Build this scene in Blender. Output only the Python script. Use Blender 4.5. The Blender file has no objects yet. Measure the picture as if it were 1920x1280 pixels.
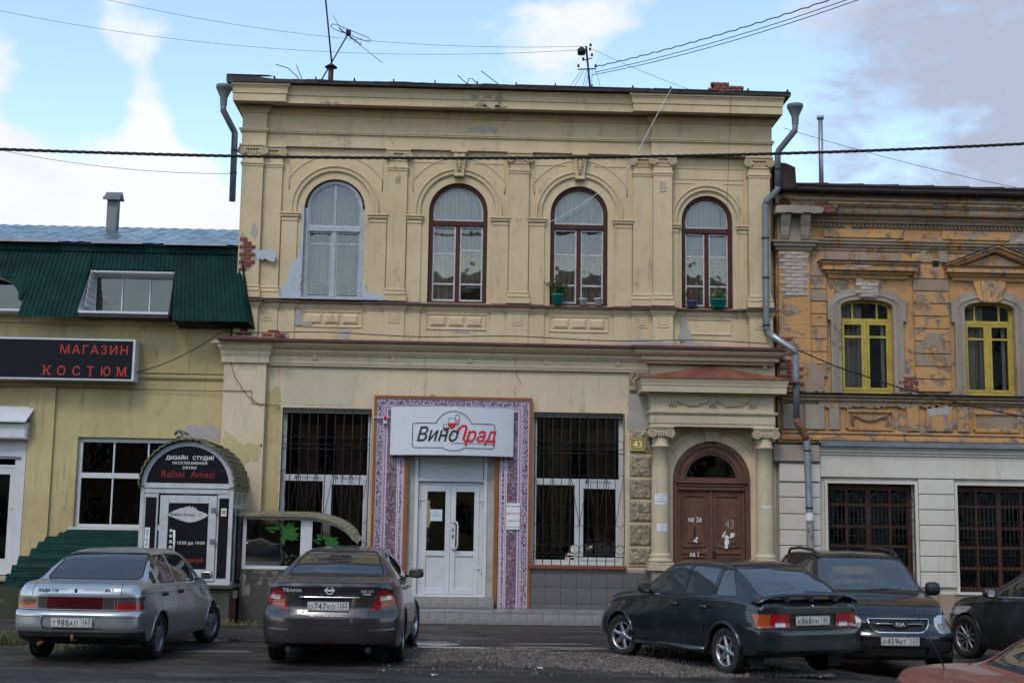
import bpy, bmesh, math, random
import numpy as np
from mathutils import Vector, Matrix, noise
from mathutils.geometry import tessellate_polygon
R = math.radians
rnd = random.Random(7)
scene = bpy.context.scene
COL = scene.collection

# ------------------------------------------------------------------ camera, sky, sun, exposure
cam_d = bpy.data.cameras.new('camera')
cam = bpy.data.objects.new('camera', cam_d)
COL.objects.link(cam)
scene.camera = cam
cam_d.sensor_width = 36.0
cam_d.lens = 2500 / 1920 * 36.0
cam_d.clip_start = 0.1
cam_d.clip_end = 3000
cam.location = (0, -26.0, 1.79)
_yaw, _pitch, _roll = R(2.0), math.atan(345 / 2500), R(0.88)
cam.matrix_world = (Matrix.Translation(cam.location) @ Matrix.Rotation(-_yaw, 4, 'Z')
                    @ Matrix.Rotation(R(90) + _pitch, 4, 'X') @ Matrix.Rotation(_roll, 4, 'Z'))

SUN_EL, SUN_AZ = R(50), R(203)      # azimuth measured clockwise from +Y
world = bpy.data.worlds.new('World')
scene.world = world
world.use_nodes = True
wt = world.node_tree
wt.nodes.clear()
def wn(t, **k):
    n = wt.nodes.new(t)
    for a, b in k.items(): setattr(n, a, b)
    return n
def wmath(op, a, b=None, clamp=False):
    n = wn('ShaderNodeMath', operation=op, use_clamp=clamp)
    for i, v in enumerate((a, b)):
        if v is None: continue
        if isinstance(v, (int, float)): n.inputs[i].default_value = v
        else: wt.links.new(v, n.inputs[i])
    return n.outputs[0]
w_out = wn('ShaderNodeOutputWorld'); w_bg = wn('ShaderNodeBackground')
w_sky = wn('ShaderNodeTexSky', sky_type='NISHITA', sun_disc=False, sun_elevation=SUN_EL, sun_rotation=SUN_AZ,
           air_density=1.0, dust_density=0.6, ozone_density=1.2)
w_tc = wn('ShaderNodeTexCoord')
w_map = wn('ShaderNodeMapping'); w_map.inputs['Scale'].default_value = (1.0, 1.0, 2.1)
w_map.inputs['Location'].default_value = (0.35, 0.1, 0.0)
wt.links.new(w_tc.outputs['Generated'], w_map.inputs['Vector'])
def wnoise(scale, detail, rough, dist=0.0):
    n = wn('ShaderNodeTexNoise'); n.inputs['Scale'].default_value = scale; n.inputs['Detail'].default_value = detail
    n.inputs['Roughness'].default_value = rough; n.inputs['Distortion'].default_value = dist
    wt.links.new(w_map.outputs[0], n.inputs['Vector']); return n.outputs['Fac']
def wbank(direction, half):
    """soft 0..1 lobe of cloud cover around a compass direction of the sky"""
    v = Vector(direction).normalized()
    d = wn('ShaderNodeVectorMath', operation='DOT_PRODUCT'); nn = wn('ShaderNodeVectorMath', operation='NORMALIZE')
    wt.links.new(w_tc.outputs['Generated'], nn.inputs[0]); wt.links.new(nn.outputs[0], d.inputs[0]); d.inputs[1].default_value = v
    mr = wn('ShaderNodeMapRange', interpolation_type='SMOOTHSTEP')
    mr.inputs['From Min'].default_value = math.cos(half); mr.inputs['From Max'].default_value = math.cos(half * 0.15)
    wt.links.new(d.outputs['Value'], mr.inputs['Value']); return mr.outputs['Result']
n1 = wnoise(4.2, 9, 0.58, 0.5)
n2 = wnoise(13.0, 6, 0.62, 0.4)
def wdir(px, py):                      # a compass direction of the sky
    x, z = (px - 960) / 2500, (640 - py) / 2500
    return (x + 0.035, 1.0, z + 0.138)
bank = wmath('MULTIPLY', wbank(wdir(190, 525), R(7.6)), 0.85)
for px, py, h, a in ((-60, 110, 3.4, .26), (258, 200, 1.9, .42), (200, -30, 3.8, .30), (350, 170, 2.6, -.40), (120, 215, 3.4, -.55), (60, 20, 2.6, -.3), (620, 100, 8, -.30), (1080, -40, 3.8, .22), (1960, 110, 13, .46),
                     (1330, 200, 6, -.30), (1650, 330, 4, -.10)):
    bank = wmath('ADD', bank, wmath('MULTIPLY', wbank(wdir(px, py), R(h)), a))
cover = wmath('ADD', wmath('ADD', wmath('MULTIPLY', n1, 1.7), wmath('MULTIPLY', n2, 0.75)), bank)
front = wn('ShaderNodeSeparateXYZ'); wt.links.new(w_tc.outputs['Generated'], front.inputs[0])
w_clouds = wn('ShaderNodeMapRange', interpolation_type='SMOOTHSTEP')
w_clouds.inputs['From Min'].default_value = 1.31; w_clouds.inputs['From Max'].default_value = 1.72
wt.links.new(cover, w_clouds.inputs['Value'])
w_shade = wn('ShaderNodeValToRGB')
w_shade.color_ramp.elements[0].position = 0.25; w_shade.color_ramp.elements[0].color = (0.92, 0.94, 0.97, 1)
w_shade.color_ramp.elements[1].position = 0.8; w_shade.color_ramp.elements[1].color = (0.44, 0.50, 0.63, 1)
grey = wmath('ADD', wmath('MULTIPLY', wbank(wdir(2000, 240), R(15)), 0.75), wmath('MULTIPLY', wnoise(6.5, 6, .6), 0.50))
wt.links.new(grey, w_shade.inputs['Fac'])
w_skyb = wn('ShaderNodeMix', data_type='RGBA', blend_type='MULTIPLY'); w_skyb.inputs['Factor'].default_value = 1.0
wt.links.new(w_sky.outputs[0], w_skyb.inputs['A']); w_skyb.inputs['B'].default_value = (1.95, 1.88, 1.72, 1)
w_cl = wn('ShaderNodeMix', data_type='RGBA', blend_type='MULTIPLY'); w_cl.inputs['Factor'].default_value = 1.0
wt.links.new(w_shade.outputs['Color'], w_cl.inputs['A']); w_cl.inputs['B'].default_value = (6.6, 6.6, 6.7, 1)
w_mix = wn('ShaderNodeMix', data_type='RGBA')
wt.links.new(w_clouds.outputs['Result'], w_mix.inputs['Factor'])
wt.links.new(w_skyb.outputs['Result'], w_mix.inputs['A']); wt.links.new(w_cl.outputs['Result'], w_mix.inputs['B'])
wt.links.new(w_mix.outputs['Result'], w_bg.inputs['Color'])
w_bg.inputs['Strength'].default_value = 0.15
wt.links.new(w_bg.outputs[0], w_out.inputs[0])

sun_d = bpy.data.lights.new('sun', 'SUN'); sun_d.energy = 1.35; sun_d.angle = R(14); sun_d.color = (1.0, 0.94, 0.85)
sun = bpy.data.objects.new('sun', sun_d); COL.objects.link(sun)
_sd = Vector((math.sin(SUN_AZ) * math.cos(SUN_EL), math.cos(SUN_AZ) * math.cos(SUN_EL), math.sin(SUN_EL)))
sun.rotation_euler = _sd.to_track_quat('Z', 'Y').to_euler()
sun.location = (-8, -30, 30)
scene.view_settings.view_transform = 'Standard'
scene.view_settings.look = 'None'
scene.view_settings.gamma = 1.0
scene.view_settings.use_curve_mapping = False
scene.view_settings.exposure = 0.1
scene.cycles.max_bounces = 8

# ------------------------------------------------------------------ scene helpers
BASE = {}
def base_of(p):
    return BASE.get(p.name, Vector((0, 0, 0))) if p else Vector((0, 0, 0))
def thing(name, label, cat, loc=(0, 0, 0), group=None, local=False):
    o = bpy.data.objects.new(name, None); COL.objects.link(o)
    o.location = loc; o['label'] = label; o['category'] = cat
    if group: o['group'] = group
    BASE[o.name] = Vector((0, 0, 0)) if local else Vector(loc)
    o.empty_display_size = 0.2
    return o
class MB:
    """collects shapes for ONE mesh"""
    def __init__(s): s.v = []; s.f = []; s.sm = []
    def add(s, vs, fs, smooth=False):
        n = len(s.v); s.v += [tuple(v) for v in vs]
        for f in fs: s.f.append(tuple(i + n for i in f)); s.sm.append(smooth)
        return s
    def box(s, x0, x1, y0, y1, z0, z1, ch=0.0):
        if x0 > x1: x0, x1 = x1, x0
        if y0 > y1: y0, y1 = y1, y0
        if z0 > z1: z0, z1 = z1, z0
        if ch <= 0 or min(x1 - x0, y1 - y0, z1 - z0) < 2.2 * ch:
            v = [(x, y, z) for z in (z0, z1) for y in (y0, y1) for x in (x0, x1)]
            return s.add(v, [(0, 2, 3, 1), (4, 5, 7, 6), (0, 1, 5, 4), (2, 6, 7, 3), (0, 4, 6, 2), (1, 3, 7, 5)])
        # chamfered front (-y) edges
        a = [(x0, y1, z0), (x1, y1, z0), (x1, y1, z1), (x0, y1, z1)]
        b = [(x0, y0 + ch, z0), (x1, y0 + ch, z0), (x1, y0 + ch, z1), (x0, y0 + ch, z1)]
        c = [(x0 + ch, y0, z0 + ch), (x1 - ch, y0, z0 + ch), (x1 - ch, y0, z1 - ch), (x0 + ch, y0, z1 - ch)]
        fs = [(3, 2, 1, 0), (8, 9, 10, 11)]
        for i in range(4):
            j = (i + 1) % 4
            fs += [(i, j, 4 + j, 4 + i), (4 + i, 4 + j, 8 + j, 8 + i)]
        return s.add(a + b + c, fs)
    def prism(s, poly, y0, y1):
        """polygon in x,z extruded from y0 (front) to y1"""
        n = len(poly)
        v = [(p[0], y0, p[1]) for p in poly] + [(p[0], y1, p[1]) for p in poly]
        tris = tessellate_polygon([[Vector((p[0], p[1], 0)) for p in poly]])
        fs = [tuple(t) for t in tris] + [tuple(i + n for i in reversed(t)) for t in tris]
        fs += [(i, (i + 1) % n, n + (i + 1) % n, n + i) for i in range(n)]
        return s.add(v, fs)
    def tube(s, pts, r, seg=8, cap=True, r1=None, smooth=True):
        pts = [Vector(p) for p in pts]; n = len(pts); vs = []; up = Vector((0, 0, 1))
        prev = None
        for i, p in enumerate(pts):
            t = (pts[min(i + 1, n - 1)] - pts[max(i - 1, 0)])
            if t.length < 1e-9: t = Vector((0, 0, 1))
            t.normalize()
            if prev is None:
                a = t.cross(up)
                if a.length < 0.05: a = t.cross(Vector((0, 1, 0)))
            else:
                a = prev - t * prev.dot(t)
                if a.length < 1e-4: a = t.cross(up)
            a.normalize(); prev = a; b = t.cross(a)
            rr = r if r1 is None else r + (r1 - r) * i / max(1, n - 1)
            for k in range(seg):
                an = 2 * math.pi * k / seg
                vs.append(p + (a * math.cos(an) + b * math.sin(an)) * rr)
        fs = []
        for i in range(n - 1):
            for k in range(seg):
                fs.append((i * seg + k, i * seg + (k + 1) % seg, (i + 1) * seg + (k + 1) % seg, (i + 1) * seg + k))
        s.add(vs, fs, smooth)
        if cap:
            m = len(s.v) - n * seg
            s.f.append(tuple(m + k for k in range(seg))); s.sm.append(False)
            s.f.append(tuple(m + (n - 1) * seg + k for k in reversed(range(seg)))); s.sm.append(False)
        return s
    def lathe(s, prof, cx, cy, seg=24, a0=0, a1=2 * math.pi, smooth=True):
        full = abs(a1 - a0 - 2 * math.pi) < 1e-6
        m = seg if full else seg + 1
        vs = [(cx + r * math.cos(a0 + (a1 - a0) * k / seg), cy + r * math.sin(a0 + (a1 - a0) * k / seg), z) for r, z in prof for k in range(m)]
        fs = []
        for i in range(len(prof) - 1):
            for k in range(seg):
                k2 = (k + 1) % m
                fs.append((i * m + k, i * m + k2, (i + 1) * m + k2, (i + 1) * m + k))
        return s.add(vs, fs, smooth)
    def disc(s, c, r, axis='y', seg=24, t=0.0, r_in=0.0):
        pts = []
        for k in range(seg):
            a = 2 * math.pi * k / seg
            pts.append((math.cos(a), math.sin(a)))
        def P(u, v, w):
            if axis == 'y': return (c[0] + u, c[1] + w, c[2] + v)
            if axis == 'x': return (c[0] + w, c[1] + u, c[2] + v)
            return (c[0] + u, c[1] + v, c[2] + w)
        if r_in <= 0:
            vs = [P(u * r, v * r, 0) for u, v in pts] + [P(u * r, v * r, t) for u, v in pts]
            fs = [tuple(range(seg)), tuple(reversed(range(seg, 2 * seg)))] if t else [tuple(range(seg))]
            if t: fs += [(k, (k + 1) % seg, seg + (k + 1) % seg, seg + k) for k in range(seg)]
            else: vs = vs[:seg]
        else:
            vs = [P(u * r, v * r, 0) for u, v in pts] + [P(u * r_in, v * r_in, 0) for u, v in pts]
            vs += [P(u * r, v * r, t) for u, v in pts] + [P(u * r_in, v * r_in, t) for u, v in pts]
            fs = []
            for k in range(seg):
                j = (k + 1) % seg
                fs.append((k, j, seg + j, seg + k))
                if t: fs += [(2 * seg + k, 3 * seg + k, 3 * seg + j, 2 * seg + j), (k, 2 * seg + k, 2 * seg + j, j), (seg + k, seg + j, 3 * seg + j, 3 * seg + k)]
        return s.add(vs, fs)
    def sweep(s, path, prof, closed_prof=False):
        """profile (out, z) swept along plan path [(x,y)..]; outward = right-hand side facing -y for +x travel; mitred"""
        n = len(path); m = len(prof); vs = []
        P = [Vector((p[0], p[1])) for p in path]
        def nrm(a, b):
            d = (b - a).normalized(); return Vector((d.y, -d.x))
        for i in range(n):
            if i == 0: nv = nrm(P[0], P[1]); k = 1
            elif i == n - 1: nv = nrm(P[-2], P[-1]); k = 1
            else:
                a, b = nrm(P[i - 1], P[i]), nrm(P[i], P[i + 1]); nv = (a + b)
                if nv.length < 1e-6: nv = a; k = 1
                else: nv.normalize(); k = 1 / max(0.3, nv.dot(a))
            for o, z in prof:
                q = P[i] + nv * (o * k); vs.append((q.x, q.y, z))
        fs = []
        for i in range(n - 1):
            for j in range(m - 1):
                fs.append((i * m + j, (i + 1) * m + j, (i + 1) * m + j + 1, i * m + j + 1))
        fs.append(tuple(range(m))); fs.append(tuple((n - 1) * m + j for j in reversed(range(m))))
        return s.add(vs, fs)
    def xsweep(s, pts, prof):
        """profile (out, across) swept along open line of points in the x,z facade plane; 'across' to the left of travel"""
        n = len(pts); m = len(prof); vs = []
        P = [Vector(p) for p in pts]
        for i in range(n):
            d = P[min(i + 1, n - 1)] - P[max(i - 1, 0)]; d.normalize(); nn = Vector((-d.y, d.x))
            for y, a in prof:
                q = P[i] + nn * a; vs.append((q.x, y, q.y))
        fs = []
        for i in range(n - 1):
            for j in range(m - 1):
                fs.append((i * m + j, i * m + j + 1, (i + 1) * m + j + 1, (i + 1) * m + j))
        fs.append(tuple(range(m))); fs.append(tuple((n - 1) * m + j for j in reversed(range(m))))
        return s.add(vs, fs)
def link(name, me, mat, parent=None, label=None, cat=None, group=None, kind=None):
    o = bpy.data.objects.new(name, me); COL.objects.link(o)
    if mat is not None and not me.materials: me.materials.append(mat)
    if parent is not None:
        o.parent = parent; BASE[o.name] = base_of(parent)
    if label: o['label'] = label
    if cat: o['category'] = cat
    if group: o['group'] = group
    if kind: o['kind'] = kind
    return o
def obj(name, mb, mat, parent=None, label=None, cat=None, group=None, kind=None, org=None, recalc=True):
    """one mesh object; for a top-level mesh org is the point its origin sits at"""
    b = base_of(parent) if parent is not None else (Vector(org) if org else Vector((0, 0, 0)))
    me = bpy.data.meshes.new(name)
    me.from_pydata([(v[0] - b.x, v[1] - b.y, v[2] - b.z) for v in mb.v], [], mb.f)
    me.polygons.foreach_set('use_smooth', mb.sm)
    if recalc:
        bm = bmesh.new(); bm.from_mesh(me)
        bmesh.ops.recalc_face_normals(bm, faces=bm.faces); bm.to_mesh(me); bm.free()
    me.update()
    o = link(name, me, mat, parent, label, cat, group, kind)
    if parent is None: o.location = b
    return o
def bx(name, dims, mat, parent, ch=0.0, **k):
    return obj(name, MB().box(*dims, ch=ch), mat, parent, **k)
def copy_tree(o, parent=None):
    c = o.copy(); COL.objects.link(c)
    if parent is not None: c.parent = parent
    BASE[c.name] = base_of(o)
    for ch in list(o.children): copy_tree(ch, c)
    return c
def shared(name, src, loc, parent, scale=(1, 1, 1), mat=None):
    """another piece sharing src's mesh, placed at world loc under parent"""
    o = bpy.data.objects.new(name, src.data); COL.objects.link(o)
    o.parent = parent; b = base_of(parent)
    o.location = Vector(loc) - b; o.scale = scale
    BASE[o.name] = b
    return o
def unit_block(w, d, h, ch, mat, nm='block', rough=0.0, seed=1):
    """mesh of a block centred in x,z with its front at y = -d"""
    mb = MB().box(-w / 2, w / 2, -d, 0, -h / 2, h / 2, ch=ch)
    me = bpy.data.meshes.new(nm); me.from_pydata(mb.v, [], mb.f); me.materials.append(mat); me.update()
    return me
def place(name, me, loc, parent, scale=None, rot=None):
    o = bpy.data.objects.new(name, me); COL.objects.link(o); o.parent = parent
    o.location = Vector(loc) - base_of(parent)
    if scale: o.scale = scale
    if rot: o.rotation_euler = rot
    BASE[o.name] = base_of(parent)
    return o
def glyph_mesh(s, size, align, shear, bold, spacing, word):
    """clean flat triangles of a line of text: outlines united by winding number"""
    from mathutils.geometry import delaunay_2d_cdt
    c = bpy.data.curves.new('tmp', 'FONT'); c.body = s; c.size = size; c.align_x = align
    c.shear = shear; c.space_character = spacing; c.space_word = word; c.resolution_u = 2; c.fill_mode = 'NONE'
    t = bpy.data.objects.new('tmp', c); me = bpy.data.meshes.new_from_object(t)
    co = [(v.co.x, v.co.y) for v in me.vertices]; nxt = {}
    for e in me.edges: nxt.setdefault(e.vertices[0], []).append(e.vertices[1]); nxt.setdefault(e.vertices[1], []).append(e.vertices[0])
    bpy.data.objects.remove(t); bpy.data.curves.remove(c); bpy.data.meshes.remove(me)
    loops = []; seen = set()
    for v0 in sorted(nxt):
        if v0 in seen: continue
        # vertices of a spline are stored in drawing order: walk upwards so that the direction is kept
        loop = [v0]; seen.add(v0); cur = v0
        while True:
            c_ = [q for q in nxt[cur] if q not in seen]
            if not c_: break
            cur = (cur + 1) if (cur + 1) in c_ else c_[0]
            loop.append(cur); seen.add(cur)
        if len(loop) > 2: loops.append([co[i] for i in loop])
    b = max(0, bold) * .8
    if b: loops = [[(x + dx, y + dy) for x, y in l] for dx, dy in ((-b, 0), (b, 0), (0, b), (0, -b)) for l in loops]
    loops.sort(key=lambda l: min(p[0] for p in l)); groups = []
    for l in loops:
        lo, hi = min(p[0] for p in l), max(p[0] for p in l)
        if groups and lo <= groups[-1][0]: groups[-1][1].append(l); groups[-1][0] = max(hi, groups[-1][0])
        else: groups.append([hi, [l]])
    V, F = [], []
    for _, ls in groups:
        pts = []; ed = []
        for l in ls:
            n = len(pts); pts += l; ed += [(n + i, n + (i + 1) % len(l)) for i in range(len(l))]
        r = delaunay_2d_cdt([Vector(p) for p in pts], ed, [], 0, 1e-6)
        seg = [(pts[i], pts[j]) for i, j in ed]; n0 = len(V); V += [(p.x, p.y) for p in r[0]]
        for f in r[2]:
            cx = sum(r[0][i].x for i in f) / len(f); cy = sum(r[0][i].y for i in f) / len(f); w = 0
            for (ax, ay), (bx_, by_) in seg:
                if (ay > cy) != (by_ > cy) and cx < (bx_ - ax) * (cy - ay) / (by_ - ay) + ax: w += 1 if by_ > ay else -1
            if w: F.append(tuple(n0 + i for i in f))
    return V, F
def text(name, s, size, mat, parent, at, shear=0.0, bold=0.0, sx=1.0, align='CENTER', spacing=1.0, ext=0.0, fn=None, z0=None, org=None, word=1.0):
    """flat lettering in the x,z plane facing -y; at = (x, y, z) of the baseline"""
    lines = s.split('\n'); V, F = [], []
    for k, ln in enumerate(lines):
        if not ln.strip(): continue
        v, f = glyph_mesh(ln, size, align, shear, bold, spacing, word)
        n = len(V); V += [(p[0], p[1] - k * size) for p in v]; F += [tuple(i + n for i in q) for q in f]
    me = bpy.data.meshes.new(name); me.from_pydata([(p[0], p[1], 0) for p in V], [], F)
    if fn:                                   # enough vertices to follow a curved surface
        bm = bmesh.new(); bm.from_mesh(me)
        xs_ = [v.co.x for v in bm.verts]
        if xs_:
            k = max(.012, size * .12); x_ = min(xs_) + k
            while x_ < max(xs_):
                bmesh.ops.bisect_plane(bm, geom=list(bm.verts) + list(bm.edges) + list(bm.faces), plane_co=(x_, 0, 0), plane_no=(1, 0, 0)); x_ += k
        bm.to_mesh(me); bm.free()
    b = base_of(parent)
    for v in me.vertices:
        x, z, y = v.co.x * sx + at[0], v.co.y + at[2], at[1]
        if fn: x, y, z = fn(x, y, z)
        v.co = (x - b.x, y - b.y, z - b.z)
    me.update()
    return link(name, me, mat, parent)
def polyarc(cx, cz, r, a0, a1, n):
    return [(cx + r * math.cos(R(a0 + (a1 - a0) * i / n)), cz + r * math.sin(R(a0 + (a1 - a0) * i / n))) for i in range(n + 1)]
def arch_loop(cx, hw, z0, zs, n=20, rise=None):
    """window outline: straight jambs from z0 to springing zs, then an arch"""
    rise = hw if rise is None else rise
    pts = [(cx - hw, z0), (cx + hw, z0)]
    pts += [(cx + hw * math.cos(math.pi * i / n), zs + rise * math.sin(math.pi * i / n)) for i in range(n + 1)]
    return pts
def rect(x0, x1, z0, z1): return [(x0, z0), (x1, z0), (x1, z1), (x0, z1)]
def wall_mb(outer, holes, y, depth, back=True):
    """wall face at y with real openings, reveals going depth inwards"""
    loops = [outer] + holes
    flat = [p for l in loops for p in l]
    tris = tessellate_polygon([[Vector((p[0], p[1], 0)) for p in l] for l in loops])
    mb = MB(); n = len(flat)
    vs = [(p[0], y, p[1]) for p in flat] + [(p[0], y + depth, p[1]) for p in flat]
    fs = [tuple(t) for t in tris]
    if back: fs += [tuple(i + n for i in reversed(t)) for t in tris]
    k = 0
    for l in loops:
        m = len(l)
        for i in range(m):
            j = (i + 1) % m
            fs.append((k + i, k + j, n + k + j, n + k + i))
        k += m
    return mb.add(vs, fs)
def jag(poly, amp=0.03, step=0.06, seed=1):
    """irregular outline through a polygon's points"""
    r = random.Random(seed); out = []
    n = len(poly)
    for i in range(n):
        a, b = Vector(poly[i]), Vector(poly[(i + 1) % n]); L = (b - a).length; m = max(1, int(L / step))
        for k in range(m):
            p = a.lerp(b, k / m)
            out.append((p.x + r.uniform(-amp, amp), p.y + r.uniform(-amp, amp)))
    return out
def inside(p, poly):
    x, y = p; c = False; n = len(poly); j = n - 1
    for i in range(n):
        xi, yi = poly[i]; xj, yj = poly[j]
        if (yi > y) != (yj > y) and x < (xj - xi) * (y - yi) / (yj - yi) + xi: c = not c
        j = i
    return c

# ------------------------------------------------------------------ materials
MATS = {}
class NT:
    def __init__(s, name):
        s.m = bpy.data.materials.new(name); s.m.use_nodes = True; s.t = s.m.node_tree
        s.b = s.t.nodes['Principled BSDF']; s.out = s.t.nodes['Material Output']
        s.tc = None
    def n(s, t, **k):
        x = s.t.nodes.new(t)
        for a, b in k.items(): setattr(x, a, b)
        return x
    def L(s, a, b): s.t.links.new(a, b)
    def co(s, scale=(1, 1, 1), loc=(0, 0, 0), rot=(0, 0, 0)):
        if s.tc is None: s.tc = s.n('ShaderNodeTexCoord')
        m = s.n('ShaderNodeMapping'); m.inputs['Scale'].default_value = scale; m.inputs['Location'].default_value = loc; m.inputs['Rotation'].default_value = rot
        s.L(s.tc.outputs['Object'], m.inputs['Vector']); return m.outputs[0]
    def noise(s, scale, detail=4, rough=0.55, dist=0, co=None, out='Fac'):
        x = s.n('ShaderNodeTexNoise'); x.inputs['Scale'].default_value = scale; x.inputs['Detail'].default_value = detail
        x.inputs['Roughness'].default_value = rough; x.inputs['Distortion'].default_value = dist
        s.L(co if co is not None else s.co(), x.inputs['Vector']); return x.outputs[out]
    def vor(s, scale, feature='F1', co=None, rnd_=1.0, out='Distance'):
        x = s.n('ShaderNodeTexVoronoi', feature=feature); x.inputs['Scale'].default_value = scale; x.inputs['Randomness'].default_value = rnd_
        s.L(co if co is not None else s.co(), x.inputs['Vector']); return x.outputs[out]
    def ramp(s, v, a, b, lo=0.0, hi=1.0, smooth=True):
        x = s.n('ShaderNodeMapRange'); x.interpolation_type = 'SMOOTHSTEP' if smooth else 'LINEAR'
        x.inputs['From Min'].default_value = a; x.inputs['From Max'].default_value = b
        x.inputs['To Min'].default_value = lo; x.inputs['To Max'].default_value = hi
        s.L(v, x.inputs['Value']); return x.outputs['Result']
    def m_(s, op, a, b=0.0, clamp=False):
        x = s.n('ShaderNodeMath', operation=op, use_clamp=clamp)
        for i, v in enumerate((a, b)):
            if isinstance(v, (int, float)): x.inputs[i].default_value = v
            else: s.L(v, x.inputs[i])
        return x.outputs[0]
    def mix(s, f, a, b, blend='MIX'):
        x = s.n('ShaderNodeMix', data_type='RGBA', blend_type=blend)
        for nm, v in (('Factor', f), ('A', a), ('B', b)):
            if isinstance(v, (int, float)): x.inputs[nm].default_value = v
            elif isinstance(v, tuple): x.inputs[nm].default_value = (*v[:3], 1)
            else: s.L(v, x.inputs[nm])
        return x.outputs['Result']
    def bump(s, h, strength=0.3, dist=0.01, normal=None):
        x = s.n('ShaderNodeBump'); x.inputs['Strength'].default_value = strength; x.inputs['Distance'].default_value = dist
        s.L(h, x.inputs['Height'])
        if normal is not None: s.L(normal, x.inputs['Normal'])
        return x.outputs[0]
    def fin(s, col=None, rough=0.6, normal=None, metal=0.0, spec=None, coat=None, trans=None, alpha=None, ior=None):
        for nm, v in (('Base Color', col), ('Roughness', rough), ('Metallic', metal), ('Specular IOR Level', spec),
                      ('Coat Weight', coat), ('Transmission Weight', trans), ('Alpha', alpha), ('IOR', ior)):
            if v is None: continue
            if isinstance(v, (int, float)): s.b.inputs[nm].default_value = v
            elif isinstance(v, tuple): s.b.inputs[nm].default_value = (*v[:3], 1)
            else: s.L(v, s.b.inputs[nm])
        if normal is not None: s.L(normal, s.b.inputs['Normal'])
        return s.m
def stucco(name, base, tint=None, dirt=(0.09, 0.08, 0.065), dirt_amt=0.5, peel=None, peel_amt=0.0, under=None, bump=0.35, fine=1.0, grime=0.5, smooth_=0.0):
    """painted render: big tonal drift, vertical rain streaks, cracks, flaking down to the layer below, float marks"""
    t = NT(name)
    tint = tint or tuple(c * 0.82 for c in base)
    big = t.noise(0.55, 5, 0.6)
    med = t.noise(3.3, 6, 0.65, 0.4)
    c = t.mix(t.ramp(big, 0.35, 0.68), base, tint)
    c = t.mix(t.m_('MULTIPLY', t.ramp(med, 0.45, 0.75), 0.35), c, tuple(x * 0.74 for x in base))
    streak = t.noise(1.0, 5, 0.6, 0.2, co=t.co((5.5, 5.5, 0.45)))
    sf = t.m_('MULTIPLY', t.ramp(streak, 0.52, 0.80), dirt_amt)
    sf = t.m_('MULTIPLY', sf, t.ramp(t.noise(0.9, 3), 0.35, 0.65))
    c = t.mix(sf, c, dirt)
    # fine cracks
    warp = t.noise(2.2, 4, 0.6, out='Color')
    va = t.n('ShaderNodeVectorMath', operation='ADD'); t.L(t.co(), va.inputs[0])
    vs = t.n('ShaderNodeVectorMath', operation='SCALE'); t.L(warp, vs.inputs[0]); vs.inputs['Scale'].default_value = 0.7; t.L(vs.outputs[0], va.inputs[1])
    ve = t.n('ShaderNodeTexVoronoi', feature='DISTANCE_TO_EDGE'); ve.inputs['Scale'].default_value = 0.9; t.L(va.outputs[0], ve.inputs['Vector'])
    crack = t.ramp(ve.outputs['Distance'], 0.0, 0.006, 1, 0)
    crack = t.m_('MULTIPLY', crack, t.ramp(t.noise(1.1, 2), 0.52, 0.66))
    c = t.mix(t.m_('MULTIPLY', crack, 0.65), c, dirt)
    # sooty blotches and runs with outlines of their own
    g = t.m_('MULTIPLY', t.ramp(t.noise(1.9, 8, 0.7, 0.8, co=t.co((1.4, 1.4, 0.55), loc=(7, 3, 5))), 0.56, 0.72), grime * 0.55)
    c = t.mix(g, c, dirt)
    run = t.noise(1.0, 6, 0.65, 0.3, co=t.co((16, 16, 0.7), loc=(2, 9, 1)))
    c = t.mix(t.m_('MULTIPLY', t.m_('MULTIPLY', t.ramp(run, 0.55, 0.75), t.ramp(t.noise(1.3, 4, co=t.co(loc=(4, 4, 9))), 0.45, 0.62)), dirt_amt * 0.75), c, dirt)
    h = t.m_('ADD', t.m_('MULTIPLY', t.noise(16, 5, 0.6), 0.6), t.m_('MULTIPLY', t.noise(90 * fine, 3, 0.6), 0.25))
    h = t.m_('SUBTRACT', h, t.m_('MULTIPLY', crack, 0.5))
    if peel_amt > 0:
        pn = t.noise(2.9 if 'orange' in name or 'lime' in name else 1.7, 10, 0.66, 0.7)
        pm = t.ramp(pn, 1 - peel_amt, 1 - peel_amt + 0.012)
        uc = t.mix(t.ramp(t.noise(8, 5), 0.4, 0.6), under or (0.36, 0.31, 0.29), tuple(x * 0.55 for x in (under or (0.36, 0.31, 0.29))))
        c = t.mix(pm, c, uc)
        h = t.m_('SUBTRACT', h, t.m_('MULTIPLY', pm, 0.8))
    return t.fin(c, 0.86, t.bump(h, bump, 0.012), spec=0.25)
def flat(name, col, rough=0.5, metal=0.0, var=0.15, scale=8, bump=0.0, spec=.35, coat=None, dirt=0.0, dirtc=(0.05, 0.045, 0.04)):
    t = NT(name)
    c = t.mix(t.ramp(t.noise(scale, 5, 0.6), 0.3, 0.7), col, tuple(x * (1 - var) for x in col[:3]))
    if dirt > 0:
        c = t.mix(t.m_('MULTIPLY', t.ramp(t.noise(2.3, 7, 0.65, 0.3), 0.45, 0.75), dirt), c, dirtc)
        c = t.mix(t.m_('MULTIPLY', t.ramp(t.noise(1.0, 5, 0.6, 0.2, co=t.co((14, 14, 0.8))), 0.5, 0.8), dirt * 0.8), c, dirtc)
    r = t.ramp(t.noise(scale * 2.5, 4), 0.3, 0.7, rough * 0.85, min(1, rough * 1.15))
    nm = t.bump(t.noise(scale * 5, 4), bump, 0.01) if bump else None
    return t.fin(c, r, nm, metal=metal, spec=spec, coat=coat)

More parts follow.
